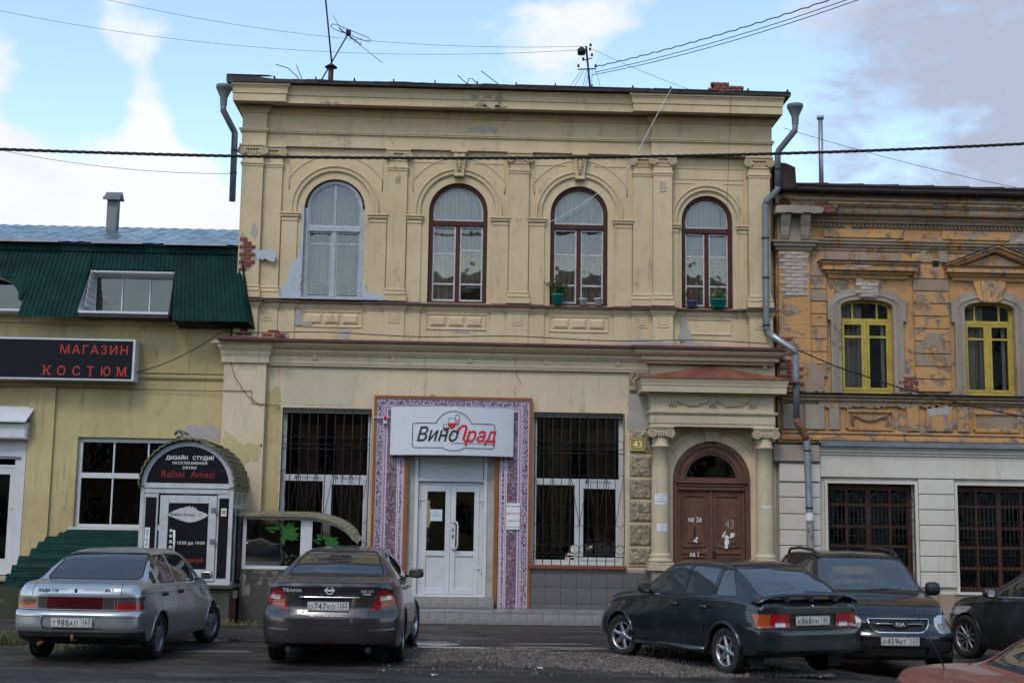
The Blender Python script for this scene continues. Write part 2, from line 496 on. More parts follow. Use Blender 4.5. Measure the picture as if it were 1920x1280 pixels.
M = {}
M['stucco'] = stucco('cream_stucco', (0.515, 0.400, 0.250), (0.455, 0.350, 0.210), dirt_amt=0.42, peel_amt=0.265, under=(0.38, 0.34, 0.32), grime=0.7)
M['stucco_low'] = stucco('beige_stucco', (0.565, 0.450, 0.310), (0.485, 0.385, 0.255), dirt_amt=0.6, peel_amt=0.0, grime=0.55)
M['stucco_left'] = stucco('olive_yellow_stucco', (0.455, 0.37, 0.185), (0.34, 0.27, 0.13), dirt=(0.10, 0.085, 0.05), dirt_amt=0.85, peel_amt=0.20, under=(0.34, 0.30, 0.24), grime=1.0)
M['orange'] = stucco('orange_stucco', (0.47, 0.255, 0.105), (0.37, 0.195, 0.08), dirt=(0.12, 0.085, 0.06), dirt_amt=0.6, peel_amt=0.46, under=(0.29, 0.215, 0.16), grime=0.8, bump=0.7)
M['orange_raw'] = stucco('weathered_lime_plaster', (0.30, 0.225, 0.16), (0.20, 0.145, 0.10), dirt=(0.07, 0.05, 0.04), dirt_amt=0.8, peel_amt=0.45, under=(0.40, 0.22, 0.09), grime=1.0, bump=0.9)
M['grey_old'] = stucco('old_grey_render', (0.31, 0.265, 0.21), (0.22, 0.18, 0.14), dirt_amt=0.7, peel_amt=0.35, under=(0.20, 0.16, 0.13), grime=1.0, bump=0.9)
M['white_wall'] = stucco('off_white_panels', (0.53, 0.49, 0.43), (0.46, 0.42, 0.36), dirt=(0.2, 0.15, 0.11), dirt_amt=0.5, bump=0.12, grime=0.45)
M['grey_paint'] = stucco('grey_blue_paint', (0.33, 0.36, 0.40), (0.38, 0.40, 0.42), dirt_amt=0.3, bump=0.2)
M['lilac_render'] = stucco('lilac_grey_render', (0.30, 0.27, 0.24), (0.38, 0.34, 0.30), dirt_amt=0.9, dirt=(0.2, 0.15, 0.13), bump=0.6)
M['rough_render'] = None
def roughcast():
    t = NT('worm_cut_rustication')
    n = t.noise(26, 3, 0.6, 1.6); v = t.ramp(n, 0.42, 0.56)
    c = t.mix(v, (0.27, 0.22, 0.14), (0.52, 0.44, 0.30)); c = t.mix(t.ramp(t.noise(1.5, 4), 0.3, 0.7), c, t.mix(0.35, c, (0.2, 0.17, 0.13)))
    return t.fin(c, 0.9, t.bump(v, 1.0, 0.02), spec=0.2)
M['rough_render'] = roughcast()
def brickmat(name, a, b):
    t = NT(name)
    oi = t.n('ShaderNodeObjectInfo')
    c = t.mix(oi.outputs['Random'], a, b)
    c = t.mix(t.ramp(t.noise(22, 5, 0.65), 0.35, 0.7), c, tuple(x * 0.6 for x in a))
    c = t.mix(t.m_('MULTIPLY', t.ramp(t.noise(5, 5, 0.65), 0.55, 0.7), 0.55), c, (0.42, 0.36, 0.32))
    return t.fin(c, 0.9, t.bump(t.noise(40, 5, 0.6), 0.7, 0.01), spec=0.2)
M['brick'] = brickmat('red_brick', (0.23, 0.062, 0.035), (0.15, 0.042, 0.028))
M['brick_white'] = brickmat('limewashed_brick', (0.47, 0.40, 0.36), (0.36, 0.26, 0.22))
M['mortar'] = flat('mortar', (0.30, 0.25, 0.21), 0.95, bump=0.6, scale=14)
M['rust_roof'] = flat('brown_roof_iron', (0.050, 0.024, 0.020), 0.75, 0.0, 0.5, 2.0, bump=0.15, dirt=0.5, dirtc=(0.02, 0.014, 0.012))
M['dark_roof'] = flat('blackened_roof_iron', (0.030, 0.022, 0.022), 0.6, 0.0, 0.5, 3.0, bump=0.3)
M['red_metal'] = flat('dark_red_sheet_metal', (0.11, 0.022, 0.022), 0.5, 0.0, 0.4, 5, bump=0.1, dirt=0.4)
M['brown_metal'] = flat('brown_sill_metal', (0.10, 0.045, 0.035), 0.55, 0.0, 0.4, 5, bump=0.1, dirt=0.4)
M['rust_orange'] = flat('rusty_orange_canopy_metal', (0.20, 0.07, 0.038), 0.75, 0.0, 0.45, 3, bump=0.15, dirt=0.35, dirtc=(0.12, 0.04, 0.02))
M['galv'] = flat('galvanised_pipe', (0.15, 0.17, 0.19), 0.6, 0.25, 0.3, 3.0, bump=0.05, dirt=0.35, dirtc=(0.12, 0.09, 0.07))
M['galv_light'] = flat('light_galvanised_sheet', (0.33, 0.34, 0.36), 0.4, 0.6, 0.3, 3.0)
M['rust_pipe'] = flat('rusted_pipe', (0.25, 0.11, 0.06), 0.7, 0.2, 0.5, 6)
M['brown_wood'] = flat('brown_painted_wood', (0.060, 0.015, 0.011), 0.6, 0.0, 0.35, 10, bump=0.2, spec=.25, dirt=0.2, dirtc=(0.10, 0.05, 0.04))
M['door_wood'] = flat('red_brown_door_paint', (0.125, 0.055, 0.035), 0.55, 0.0, 0.35, 8, bump=0.25, dirt=0.35, dirtc=(0.05, 0.022, 0.018))
M['grey_wood'] = flat('grey_painted_wood', (0.36, 0.38, 0.41), 0.5, 0.0, 0.25, 10, bump=0.2, dirt=0.3, dirtc=(0.2, 0.19, 0.19))
M['white_wood'] = flat('old_white_sash_paint', (0.48, 0.46, 0.44), 0.5, 0.0, 0.3, 10, bump=0.2, dirt=0.4, dirtc=(0.16, 0.11, 0.09))
M['yellow_wood'] = flat('yellow_window_paint', (0.42, 0.31, 0.05), 0.5, 0.0, 0.3, 8, bump=0.2, dirt=0.3, dirtc=(0.30, 0.21, 0.06))
M['pvc'] = flat('white_plastic_frame', (0.52, 0.525, 0.53), 0.35, 0.0, 0.1, 4, dirt=0.22, dirtc=(0.3, 0.27, 0.24))
M['white_paint'] = flat('white_painted_metal', (0.52, 0.525, 0.535), 0.4, 0.0, 0.1, 4, dirt=0.15, dirtc=(0.3, 0.27, 0.24))
M['black_iron'] = flat('black_iron', (0.012, 0.012, 0.013), 0.5, 0.3, 0.3, 10)
M['rubber'] = flat('black_rubber', (0.014, 0.014, 0.015), 0.75, 0, 0.4, 12, bump=0.1)
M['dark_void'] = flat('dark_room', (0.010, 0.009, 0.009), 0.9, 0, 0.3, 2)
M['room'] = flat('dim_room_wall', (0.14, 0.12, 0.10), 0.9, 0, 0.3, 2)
M['brown_trim'] = flat('brown_plastic_trim', (0.25, 0.085, 0.025), 0.4, 0, 0.2, 3)
M['tile'] = flat('grey_facing_tile', (0.115, 0.110, 0.108), 0.5, 0, 0.25, 2.5, bump=0.05, dirt=0.35, dirtc=(0.09, 0.08, 0.07))
M['tile_step'] = flat('grey_step_tile', (0.26, 0.25, 0.24), 0.35, 0, 0.3, 2.5, bump=0.05, dirt=0.5, dirtc=(0.10, 0.09, 0.08))
M['pot_teal'] = flat('teal_plastic', (0.0, 0.25, 0.20), 0.4, 0, 0.15, 5)
M['pot_clay'] = flat('terracotta', (0.35, 0.11, 0.05), 0.8, 0, 0.3, 9)
M['pot_white'] = flat('white_ceramic', (0.62, 0.6, 0.58), 0.3, 0, 0.1, 5)
M['pot_blue'] = flat('blue_glazed_ceramic', (0.10, 0.14, 0.28), 0.25, 0, 0.2, 5)
M['soil'] = flat('soil', (0.03, 0.02, 0.015), 0.95, 0, 0.5, 30)
M['red_paint'] = flat('red_lettering', (0.42, 0.03, 0.02), 0.5)
M['bright_red'] = flat('bright_red_print', (0.50, 0.012, 0.02), 0.45, var=0.05)
M['sign_black'] = flat('black_sign_face', (0.006, 0.006, 0.009), 0.45, var=0.2, spec=.15)
M['ink'] = flat('black_ink', (0.012, 0.012, 0.014), 0.6, var=0.05)
M['paper'] = flat('white_paper', (0.62, 0.62, 0.63), 0.8, var=0.12, scale=14)
M['paper_blue'] = flat('bluish_paper', (0.50, 0.54, 0.60), 0.8, var=0.05)
M['ochre'] = flat('ochre_plaque', (0.28, 0.20, 0.035), 0.45, var=0.15)
M['cream_ink'] = flat('cream_lettering', (0.75, 0.68, 0.45), 0.5, var=0.05)
M['leaf'] = None
def leafmat(name, a, b):
    t = NT(name); oi = t.noise(30, 2)
    c = t.mix(t.ramp(oi, 0.3, 0.7), a, b)
    return t.fin(c, 0.55, spec=0.4)
M['leaf'] = leafmat('dark_leaf', (0.028, 0.055, 0.018), (0.065, 0.10, 0.03))
M['leaf_pale'] = leafmat('pale_leaf', (0.10, 0.14, 0.05), (0.20, 0.20, 0.07))
M['leaf_red'] = leafmat('reddish_leaf', (0.16, 0.07, 0.05), (0.09, 0.07, 0.035))
M['grass'] = leafmat('grass_blade', (0.045, 0.06, 0.015), (0.11, 0.10, 0.03))
M['dead_leaf'] = leafmat('dead_leaf', (0.20, 0.10, 0.03), (0.10, 0.045, 0.02))
def glassmat(name, tint=(0.80, 0.77, 0.72), see=0.55, rough=0.02):
    """window pane: mirror-like at its Fresnel value, partly see-through, slightly wavy"""
    t = NT(name)
    gl = t.n('ShaderNodeBsdfGlossy'); gl.inputs['Roughness'].default_value = rough; gl.inputs['Color'].default_value = (1, 1, 1, 1)
    tr = t.n('ShaderNodeBsdfTransparent'); tr.inputs['Color'].default_value = (*[x * see for x in tint], 1)
    fr = t.n('ShaderNodeFresnel'); fr.inputs['IOR'].default_value = 1.6
    mx = t.n('ShaderNodeMixShader')
    wav = t.bump(t.noise(1.6, 2, 0.5), 0.25, 0.02)
    t.L(wav, gl.inputs['Normal']); t.L(wav, fr.inputs['Normal'])
    f = t.m_('MULTIPLY', fr.outputs[0], 1.0, clamp=True)
    t.L(f, mx.inputs[0]); t.L(tr.outputs[0], mx.inputs[1]); t.L(gl.outputs[0], mx.inputs[2]); t.L(mx.outputs[0], t.out.inputs['Surface'])
    return t.m
M['glass'] = glassmat('window_glass', see=1.15)
M['glass_dark'] = glassmat('dark_window_glass', see=0.8)
def curtain(name, col, folds=24, alpha=0.9):
    t = NT(name)
    w = t.n('ShaderNodeTexWave', wave_type='BANDS', bands_direction='X'); w.inputs['Scale'].default_value = folds / 6.283; w.inputs['Distortion'].default_value = 2.5
    w.inputs['Detail'].default_value = 2; t.L(t.co((1, 1, 0.08)), w.inputs['Vector'])
    c = t.mix(w.outputs['Fac'], tuple(x * 0.72 for x in col), col)
    return t.fin(c, 0.9, t.bump(w.outputs['Fac'], 0.8, 0.03), spec=0.1)
M['curtain'] = curtain('net_curtain', (0.52, 0.50, 0.46))
M['curtain_and_reflection'] = curtain('grey_curtain_and_reflection', (0.46, 0.45, 0.43))
def stripes_curtain():
    t = NT('striped_brown_blind')
    w = t.n('ShaderNodeTexWave', wave_type='BANDS', bands_direction='Z'); w.inputs['Scale'].default_value = 7.0; w.inputs['Distortion'].default_value = 1.0
    t.L(t.co((1, 1, 1)), w.inputs['Vector'])
    c = t.mix(w.outputs['Fac'], (0.11, 0.065, 0.045), (0.40, 0.23, 0.16))
    return t.fin(c, 0.8)
M['blind'] = stripes_curtain()
# ------------------------------------------------------------------ ground
def ground():
    mb = MB()
    # fine sheet near the picture, coarse out to the horizon
    xs = sorted(set([-600, -250, -90, -40] + [-22 + i * 1.0 for i in range(47)] + [40, 90, 250, 600]))
    ys = sorted(set([-600, -250, -90, -45] + [-26 + i * 0.5 for i in range(53)] + [3, 12, 40, 120, 300, 600]))
    vs = []
    for y in ys:
        for x in xs:
            t_ = max(0, min(1, (x - 3.9) / 2.6)); vs.append((x, y, -.20 * t_ * t_ * (3 - 2 * t_)))
    n = len(xs)
    fs = [(j * n + i, j * n + i + 1, (j + 1) * n + i + 1, (j + 1) * n + i) for j in range(len(ys) - 1) for i in range(n - 1)]
    mb.add(vs, fs)
    t = NT('wet_worn_asphalt')
    big = t.noise(0.28, 6, 0.6, 0.4); med = t.noise(1.6, 7, 0.65, 0.6, co=t.co((0.6, 1.5, 1)))
    grain = t.noise(160, 3, 0.7)
    c = t.mix(t.ramp(big, 0.35, 0.65), (0.036, 0.033, 0.032), (0.078, 0.070, 0.064))
    c = t.mix(t.m_('MULTIPLY', t.ramp(med, 0.5, 0.68), 0.8), c, (0.165, 0.145, 0.128))
    trk = t.noise(1.0, 5, 0.6, 0.3, co=t.co((0.25, 2.4, 1), loc=(1, 4, 0)))
    c = t.mix(t.m_('MULTIPLY', t.ramp(trk, 0.52, 0.66), 0.55), c, (0.175, 0.155, 0.138))
    c = t.mix(t.m_('MULTIPLY', t.ramp(trk, 0.36, 0.45, 1, 0), 0.6), c, (0.022, 0.020, 0.020))
    c = t.mix(t.m_('MULTIPLY', t.ramp(med, 0.30, 0.45, 1, 0), 0.8), c, (0.020, 0.018, 0.018))
    c = t.mix(t.m_('MULTIPLY', t.ramp(grain, 0.55, 0.8), 0.5), c, (0.16, 0.15, 0.14))
    warp = t.n('ShaderNodeVectorMath', operation='ADD'); t.L(t.co((0.6, 0.9, 1)), warp.inputs[0]); t.L(t.noise(1.4, 4, 0.6, out='Color'), warp.inputs[1])
    ve = t.n('ShaderNodeTexVoronoi', feature='DISTANCE_TO_EDGE'); ve.inputs['Scale'].default_value = 0.8; t.L(warp.outputs[0], ve.inputs['Vector'])
    crack = t.m_('MULTIPLY', t.ramp(ve.outputs['Distance'], 0.0, 0.018, 1, 0), t.ramp(t.noise(0.5, 3), 0.45, 0.6))
    c = t.mix(crack, c, (0.012, 0.011, 0.011))
    wet = t.ramp(t.noise(0.55, 5, 0.6, 0.5, co=t.co((0.5, 1.3, 1), loc=(3, 1, 0))), 0.50, 0.60)
    rg = t.m_('ADD', t.ramp(grain, 0.3, 0.7, 0.55, 0.8), t.m_('MULTIPLY', wet, -0.30))
    h = t.m_('ADD', t.m_('MULTIPLY', grain, 0.35), t.m_('MULTIPLY', t.noise(24, 5, 0.6), 0.8))
    h = t.m_('SUBTRACT', h, t.m_('MULTIPLY', crack, 2.0))
    m = t.fin(t.mix(1.0, c, (0.50, 0.475, 0.46), 'MULTIPLY'), rg, t.bump(h, 0.7, 0.008), spec=0.22)
    obj('ground', mb, m, kind='structure', recalc=False)
ground()
def blob(cx, cy, rx, ry, z, seed, n=40, amp=0.25, tilt=0.0):
    r = random.Random(seed); ph = [r.uniform(0, 6.28) for _ in range(6)]
    pts = []
    for k in range(n):
        a = 2 * math.pi * k / n
        q = 1 + amp * (math.sin(2 * a + ph[0]) * 0.4 + math.sin(3 * a + ph[1]) * 0.4 + math.sin(5 * a + ph[2]) * 0.3 + math.sin(9 * a + ph[3]) * 0.18 + math.sin(14 * a + ph[4]) * 0.1)
        x, y = rx * q * math.cos(a), ry * q * math.sin(a)
        pts.append((cx + x * math.cos(tilt) - y * math.sin(tilt), cy + x * math.sin(tilt) + y * math.cos(tilt)))
    return pts
def sheet(name, pts, z, mat, **k):
    tr = tessellate_polygon([[Vector((p[0], p[1], 0)) for p in pts]])
    mb = MB().add([(p[0], p[1], z) for p in pts], [tuple(q) for q in tr])
    o = obj(name, mb, mat, **k)
    for p in o.data.polygons: pass
    return o
t = NT('puddle_water'); M['water'] = t.fin((0.03, 0.027, 0.024), 0.04, t.bump(t.noise(3, 2), 0.03, 0.01), spec=0.6)
t = NT('worn_concrete_patch')
M['conc'] = t.fin(t.mix(t.ramp(t.noise(5, 6, 0.65), 0.35, 0.65), (0.16, 0.145, 0.125), (0.09, 0.08, 0.072)), 0.7, t.bump(t.noise(40, 5), 0.6, 0.01))
M['dark_patch'] = flat('fresh_dark_asphalt', (0.022, 0.021, 0.021), 0.5, var=0.4, scale=6, bump=0.6)
for a in ((-0.40, -5.35, .34, .42, 3), (-3.6, -5.2, .55, .28, 4), (-4.6, -4.2, .5, .2, 5), (0.2, -5.95, 1.0, .13, 7), (-7.2, -6.9, .7, .3, 9)):
    sheet('puddle', blob(a[0], a[1], a[2], a[3], 0, a[4]), 0.008, M['water'], kind='structure')
for a in ((1.25, -5.9, .95, .28, 11, .25), (1.35, -5.15, .70, .13, 12, .1), (-3.35, -6.95, .45, .16, 13, .1), (1.2, -6.55, .6, .12, 21, .1)):
    sheet('concrete_patch', blob(a[0], a[1], a[2], a[3], 0, a[4], tilt=a[5]), 0.004, M['conc'], kind='structure')
for a in ((1.0, -4.8, 2.6, .5, 14, .05), (-3.2, -6.9, 1.0, .35, 15, 0), (-0.5, -10.1, .9, .22, 16, .1), (1.5, -10.4, .8, .25, 17, 0), (5, -10.2, 1.2, .3, 18, 0), (-4.5, -10.0, 1.2, .3, 19, 0)):
    sheet('asphalt_patch', blob(a[0], a[1], a[2], a[3], 0, a[4], tilt=a[5]), 0.002, M['dark_patch'], kind='structure')
def gravel():
    r = random.Random(5); mb = MB()
    poly = [(-0.9, -6.3), (-0.2, -6.25), (1.1, -6.45), (2.1, -6.7), (2.9, -7.4), (4.2, -8.3), (4.6, -9.3), (2.9, -9.35), (1.8, -8.9), (0.6, -8.35), (-0.4, -7.95), (-0.9, -7.7)]
    n = 0
    while n < 9500:
        x, y = r.uniform(-1.0, 4.7), r.uniform(-9.5, -6.2)
        d = 0.35 * noise.noise(Vector((x * 1.7, y * 1.7, 0)))
        if not inside((x + d, y + d), poly):
            if r.random() > 0.02 or not (-1 < x < 4.7): continue
        s = r.uniform(0.008, 0.024) * (1.6 if r.random() < .05 else 1); a = r.uniform(0, 6.28); h = s * r.uniform(.5, .9)
        base = 0.025 * max(0, noise.noise(Vector((x * 0.9, y * 1.2, 3))) + .4)
        v = []
        for k in range(5):
            q = a + k * 1.2566 + r.uniform(-.25, .25); rr = s * r.uniform(.75, 1.1)
            v.append((x + rr * math.cos(q), y + rr * math.sin(q), 0.0))
        for k in range(5):
            q = a + k * 1.2566 + r.uniform(-.25, .25); rr = s * r.uniform(.5, .8)
            v.append((x + rr * math.cos(q), y + rr * math.sin(q), base + h * r.uniform(.8, 1.1)))
        mb.add(v, [(5, 6, 7, 8, 9)] + [(k, (k + 1) % 5, 5 + (k + 1) % 5, 5 + k) for k in range(5)]); n += 1
    t = NT('gravel_stone')
    cn = t.vor(22, 'F1', out='Color'); sp = t.n('ShaderNodeSeparateColor'); t.L(cn, sp.inputs[0])
    c = t.mix(sp.outputs[0], (0.05, 0.043, 0.037), (0.17, 0.145, 0.125)); c = t.mix(t.ramp(sp.outputs[1], .93, .97), c, (0.22, 0.20, 0.18))
    o = obj('gravel', mb, t.fin(c, 0.8), label='loose grey gravel filling the long pothole between the purple-grey sedan and the dark hatchback', cat='gravel', kind='stuff', org=(1.5, -7.8, 0))
gravel()

def litter(x, y, s, label, mat, seed, nm='paper_scrap'):
    r = random.Random(seed); mb = MB()
    v = [(x + r.uniform(-s, s), y + r.uniform(-s, s), r.uniform(.01, s * .8)) for _ in range(7)]
    mb.add(v, [(0, 1, 2), (2, 3, 4), (4, 5, 0), (1, 3, 5), (5, 6, 2), (6, 4, 1)])
    obj(nm, mb, mat, label=label, cat='litter', org=(x, y, 0))
litter(1.02, -8.85, .05, 'crumpled white paper scrap lying on the front edge of the gravel', M['paper'], 1)
litter(-0.30, -9.75, .05, 'pale flattened scrap on the wet asphalt in front of the shop doors', M['paper'], 2)
litter(2.75, -1.9, .06, 'white litter scrap beside the right end of the tiled step', M['paper'], 3)
litter(-3.75, -2.3, .07, 'white crumpled litter at the foot of the mossy basement wall', M['paper'], 4)
litter(0.0, -5.0, .03, 'tiny white scrap on asphalt behind the puddle', M['paper'], 5)
def grass_tuft(nm, cx, cy, rx, ry, n, h, seed, label, mat=None):
    r = random.Random(seed); mb = MB()
    for _ in range(n):
        a = r.uniform(0, 6.28); q = math.sqrt(r.random()); x, y = cx + rx * q * math.cos(a), cy + ry * q * math.sin(a)
        b = r.uniform(0, 3.14); w = .006; hh = h * r.uniform(.4, 1.1); lx, ly = r.uniform(-.5, .5) * hh, r.uniform(-.5, .5) * hh
        dx, dy = w * math.cos(b), w * math.sin(b)
        mb.add([(x - dx, y - dy, 0), (x + dx, y + dy, 0), (x + dx * .6 + lx * .4, y + dy * .6 + ly * .4, hh * .6), (x + lx, y + ly, hh)], [(0, 1, 2), (0, 2, 3)])
    obj(nm, mb, mat or M['grass'], label=label, cat='grass', kind='stuff', org=(cx, cy, 0))
grass_tuft('grass', -6.75, -6.0, .8, .5, 1400, .16, 1, 'clump of yellowed grass left of the silver sedan')
grass_tuft('grass', -5.6, -6.6, .5, .8, 500, .08, 6, 'sparse short grass under the silver sedan')
grass_tuft('grass', 3.6, -6.2, 1.0, .6, 900, .09, 2, 'strip of green grass glimpsed under the dark hatchback')
grass_tuft('weeds', -4.2, -2.2, .9, .25, 260, .10, 3, 'thin weeds at the foot of the mossy basement wall')
def leaves_fallen():
    r = random.Random(9); mb = MB()
    for cx, cy, rx, ry, n in ((-4.0, -2.3, 1.0, .3, 130), (-6.6, -5.6, 1.2, .6, 90), (0, -4.5, 5, 2.5, 60), (3, -2.5, 1.5, .8, 50)):
        for _ in range(n):
            x, y, a, s = r.gauss(cx, rx / 2), r.gauss(cy, ry / 2), r.uniform(0, 6.28), r.uniform(.02, .04)
            if y > -1.45 and -1 < x < 3: continue
            pts = [(x + s * math.cos(a + k * 1.57) * (1 if k % 2 == 0 else .6), y + s * math.sin(a + k * 1.57) * (1 if k % 2 == 0 else .6), .011 + r.uniform(0, .02)) for k in range(4)]
            mb.add(pts, [(0, 1, 2, 3)])
    obj('fallen_leaves', mb, M['dead_leaf'], label='scattered brown fallen leaves on the asphalt along the house fronts', cat='leaves', kind='stuff', org=(-3, -3, 0))
leaves_fallen()

# ------------------------------------------------------------------ main cream house
H = thing('cream_house', 'two storey cream stucco house with four arched upper windows and a columned doorway', 'house', (0.8, 0, 0))
S, SL = M['stucco'], M['stucco_low']
WIN = [(-2.655, 0.60, 6.14, 7.97), (-0.20, 0.585, 6.12, 7.97), (2.215, 0.575, 6.12, 7.97), (4.785, 0.515, 6.12, 7.90)]   # cx, half width, sill, springing
holes = [arch_loop(*w) for w in WIN]
obj('wall', wall_mb(rect(-4.44, 5.98, 5.33, 9.25), holes, 0.0, 0.30), S, H)
obj('wall', MB().box(-4.50, -4.46, 0.05, 9, 0, 10.3).box(6.06, 6.17, 0.25, 9, 0, 10.2).box(5.95, 6.06, 0.05, 9, 0, 10.3).box(-4.5, 6.1, 8.9, 9.05, 0, 10.3), S, H)
# pilasters with caps and bases
def volute(mb, cx, cz, y, r, d=1):
    n = 30; pts = []
    for i in range(n + 1):
        a = i / n * 2 * math.pi * 1.9; rr = r * (1 - 0.78 * i / n)
        pts.append((cx + d * rr * math.sin(a), cz + rr * math.cos(a)))
    w = r * 0.17
    mb.xsweep(pts, [(y + .02, -w), (y - .022, -w * .7), (y - .022, w * .7), (y + .02, w)])
    mb.disc((cx, y - .03, cz), r * .2, t=.05, seg=10)
    mb.disc((cx, y, cz), r * .95, t=.05, seg=20)
def pilaster(x0, x1, pr, z0=6.12, z1=9.20, both=True):
    w = x1 - x0; cx = (x0 + x1) / 2
    p = bx('pilaster', (x0, x1, -pr, 0.0, z0 + .02, z1), S, H)
    b = MB().box(x0 - .05, x1 + .05, -pr - .05, 0, z0, z0 + .11, ch=.01).box(x0 - .035, x1 + .035, -pr - .035, 0, z0 + .112, z0 + .20, ch=.025).box(x0 - .018, x1 + .018, -pr - .018, 0, z0 + .202, z0 + .26, ch=.015)
    obj('base', b, S, p)
    c = MB().box(x0 - .025, x1 + .025, -pr - .03, 0, 8.80, 8.85, ch=.012).box(x0 - .012, x1 + .012, -pr - .014, 0, 8.765, 8.798)
    r = .088
    for s in ((-1, 1) if both else (1,)):
        volute(c, cx + s * (w / 2 + .0), 9.065, -pr - .035, r, s)
    c.box(x0 - .01, x1 + .01, -pr - .05, 0, 9.10, 9.15, ch=.01).box(x0 - .06, x1 + .06, -pr - .065, 0, 9.152, 9.195, ch=.008)
    n = 7
    for i in range(n):
        xx = x0 + .05 + (w - .1) * i / (n - 1)
        c.lathe([(.0, 9.09), (.016, 9.075), (.018, 9.04), (.008, 9.0), (0, 8.99)], xx, -pr - .012, 8)
    c.box(x0, x1, -pr - .02, 0, 8.96, 8.985)
    for i in range(11):
        xx = x0 - .045 + (w + .09) * i / 10
        c.box(xx - .011, xx + .011, -pr - .078, -pr - .06, 9.158, 9.188)
    obj('capital', c, S, p)
PIL = [(-4.50, -4.08, .15), (-4.08, -3.71, .06), (-1.60, -1.23, .06), (0.82, 1.20, .06), (3.29, 3.68, .06), (3.68, 4.06, .15), (5.60, 6.03, .15)]
for x0, x1, pr in PIL: pilaster(x0 + .002, x1 - .002, pr)
# narrow strips under the imposts, imposts, archivolts, spandrel mouldings, keystones
for wi, (cx, hw, z0, zs) in enumerate(WIN):
    L = [(-3.69, -3.38), (-1.21, -0.93), (1.22, 1.52), (4.07, 4.20)][wi]; Rr = [(-1.95, -1.62), (.49, .80), (2.93, 3.27), (5.41, 5.585)][wi]
    zi = 7.80 if wi < 3 else 7.74
    for a, b in (L, Rr):
        bx('pilaster_strip', (a, b, -.03, 0, 6.12, zi - .10), S, H)
        obj('impost', MB().box(a - .01, b + .01, -.045, 0, zi - .10, zi - .03, ch=.008).box(a - .035, b + .035, -.075, 0, zi - .028, zi + .03, ch=.02).box(a - .045, b + .045, -.09, 0, zi + .032, zi + .065, ch=.008), S, H)
    ro = [.87, .87, .87, .725][wi]
    zc = zs
    pts = [(cx + ro * math.cos(R(a)), zc + ro * math.sin(R(a))) for a in [180 - i * 4.5 for i in range(41)]]
    pts = [(cx - ro, zi + .066)] + pts + [(cx + ro, zi + .066)]
    prof = [(0, 0), (-.05, 0), (-.062, -.018), (-.048, -.04), (-.03, -.045), (-.03, -.08), (-.05, -.085), (-.05, -.11), (-.03, -.125), (-.012, -.135), (0, -.135)]
    obj('archivolt', MB().xsweep(pts, prof), S, H)
    # thin raised spandrel lines
    lines = MB(); pr_ = [(0, -.012), (-.014, -.008), (-.014, .008), (0, .012)]
    xl, xr = [(-3.60, -1.70), (-1.14, .74), (1.28, 3.20), (4.13, 5.52)][wi]
    if wi < 3:
        kw = .16 if wi in (1, 2) else 0
        zt = 8.96 if wi else 9.1
        if wi:
            lines.xsweep([(xl + .05, zt), (cx - kw - .12, zt)], pr_).xsweep([(cx + kw + .12, zt), (xr - .05, zt)], pr_)
        for s, xe in ((-1, xl), (1, xr)):
            r2 = 1.10
            a = [s * (8 + i * 5) for i in range(11)]
            pts = [(xe + (-s) * .03, zt if wi else 8.95), (xe + (-s) * .03, 8.35)] + [(cx + r2 * math.sin(R(q)), zs + r2 * math.cos(R(abs(q)))) for q in reversed(a)]
            pts = [p for p in pts if (p[0] - xe) * s < 0.0]
            lines.xsweep(pts if s < 0 else pts, pr_)
    else:
        lines.xsweep([(xl, 8.97), (xr, 8.97), (xr, 8.75), (xl, 8.75), (xl, 8.97)], pr_)
        lines.xsweep([(xl, 8.66), (xl + .4, 8.66)], pr_).xsweep([(xr - .4, 8.66), (xr, 8.66), (xr, 8.3)], pr_).xsweep([(xl, 8.66), (xl, 8.3)], pr_)
    obj('spandrel_moulding', lines, S, H)
    if wi in (1, 2):
        k = MB().prism([(cx - .135, 9.20), (cx - .085, 8.70), (cx + .085, 8.70), (cx + .135, 9.20)], -.12, 0)
        k.box(cx - .16, cx + .16, -.16, 0, 9.14, 9.205, ch=.01).box(cx - .10, cx + .10, -.15, 0, 8.655, 8.70, ch=.01)
        for sgn in (-1, 1):
            for q in range(5):
                z = 9.03 - q * .065; w = .095 - q * .012
                k.tube([(cx + sgn * .012, -.125, z + .045), (cx + sgn * w * .55, -.155, z + .03), (cx + sgn * w, -.135, z - .02)], .018, 6, r1=.006)
            k.disc((cx + sgn * .07, -.14, 9.095), .035, t=.03, seg=10)
        k.tube([(cx, -.13, 9.08), (cx, -.15, 8.9), (cx, -.125, 8.74)], .016, 6)
        obj('keystone', k, S, H)
# entablature
PATH = [(-4.50, 8.8), (-4.50, -.15), (-4.06, -.15), (-4.06, -.06), (3.66, -.06), (3.66, -.15), (6.04, -.15), (6.04, 8.8)]
ent = MB().sweep(PATH, [(-.06, 9.20), (.02, 9.20), (.02, 9.44), (.035, 9.455), (.06, 9.46), (.06, 9.485), (.075, 9.49), (.075, 9.52), (.02, 9.53), (.02, 9.83),
                        (.045, 9.85), (.05, 9.87), (.085, 9.90), (.10, 9.94), (.10, 9.965), (.07, 9.975), (.07, 10.03), (-.06, 10.04)])
def trim(mb, xl, xr, k=.36):
    mb.v = [((xl + (v[0] - xl) * k if v[0] < xl else xr + (v[0] - xr) * k if v[0] > xr else v[0]), v[1], v[2]) for v in mb.v]; return mb
obj('entablature', ent, S, H)
cor = MB().sweep(PATH, [(.0, 10.04), (.09, 10.03), (.10, 10.00), (.40, 9.985), (.415, 9.955), (.44, 9.955), (.44, 10.10), (.46, 10.11), (.46, 10.125), (.47, 10.20), (.50, 10.25), (.52, 10.26), (.52, 10.29), (.0, 10.31)])
trim(cor, -4.50, 6.04)
obj('cornice', cor, S, H)
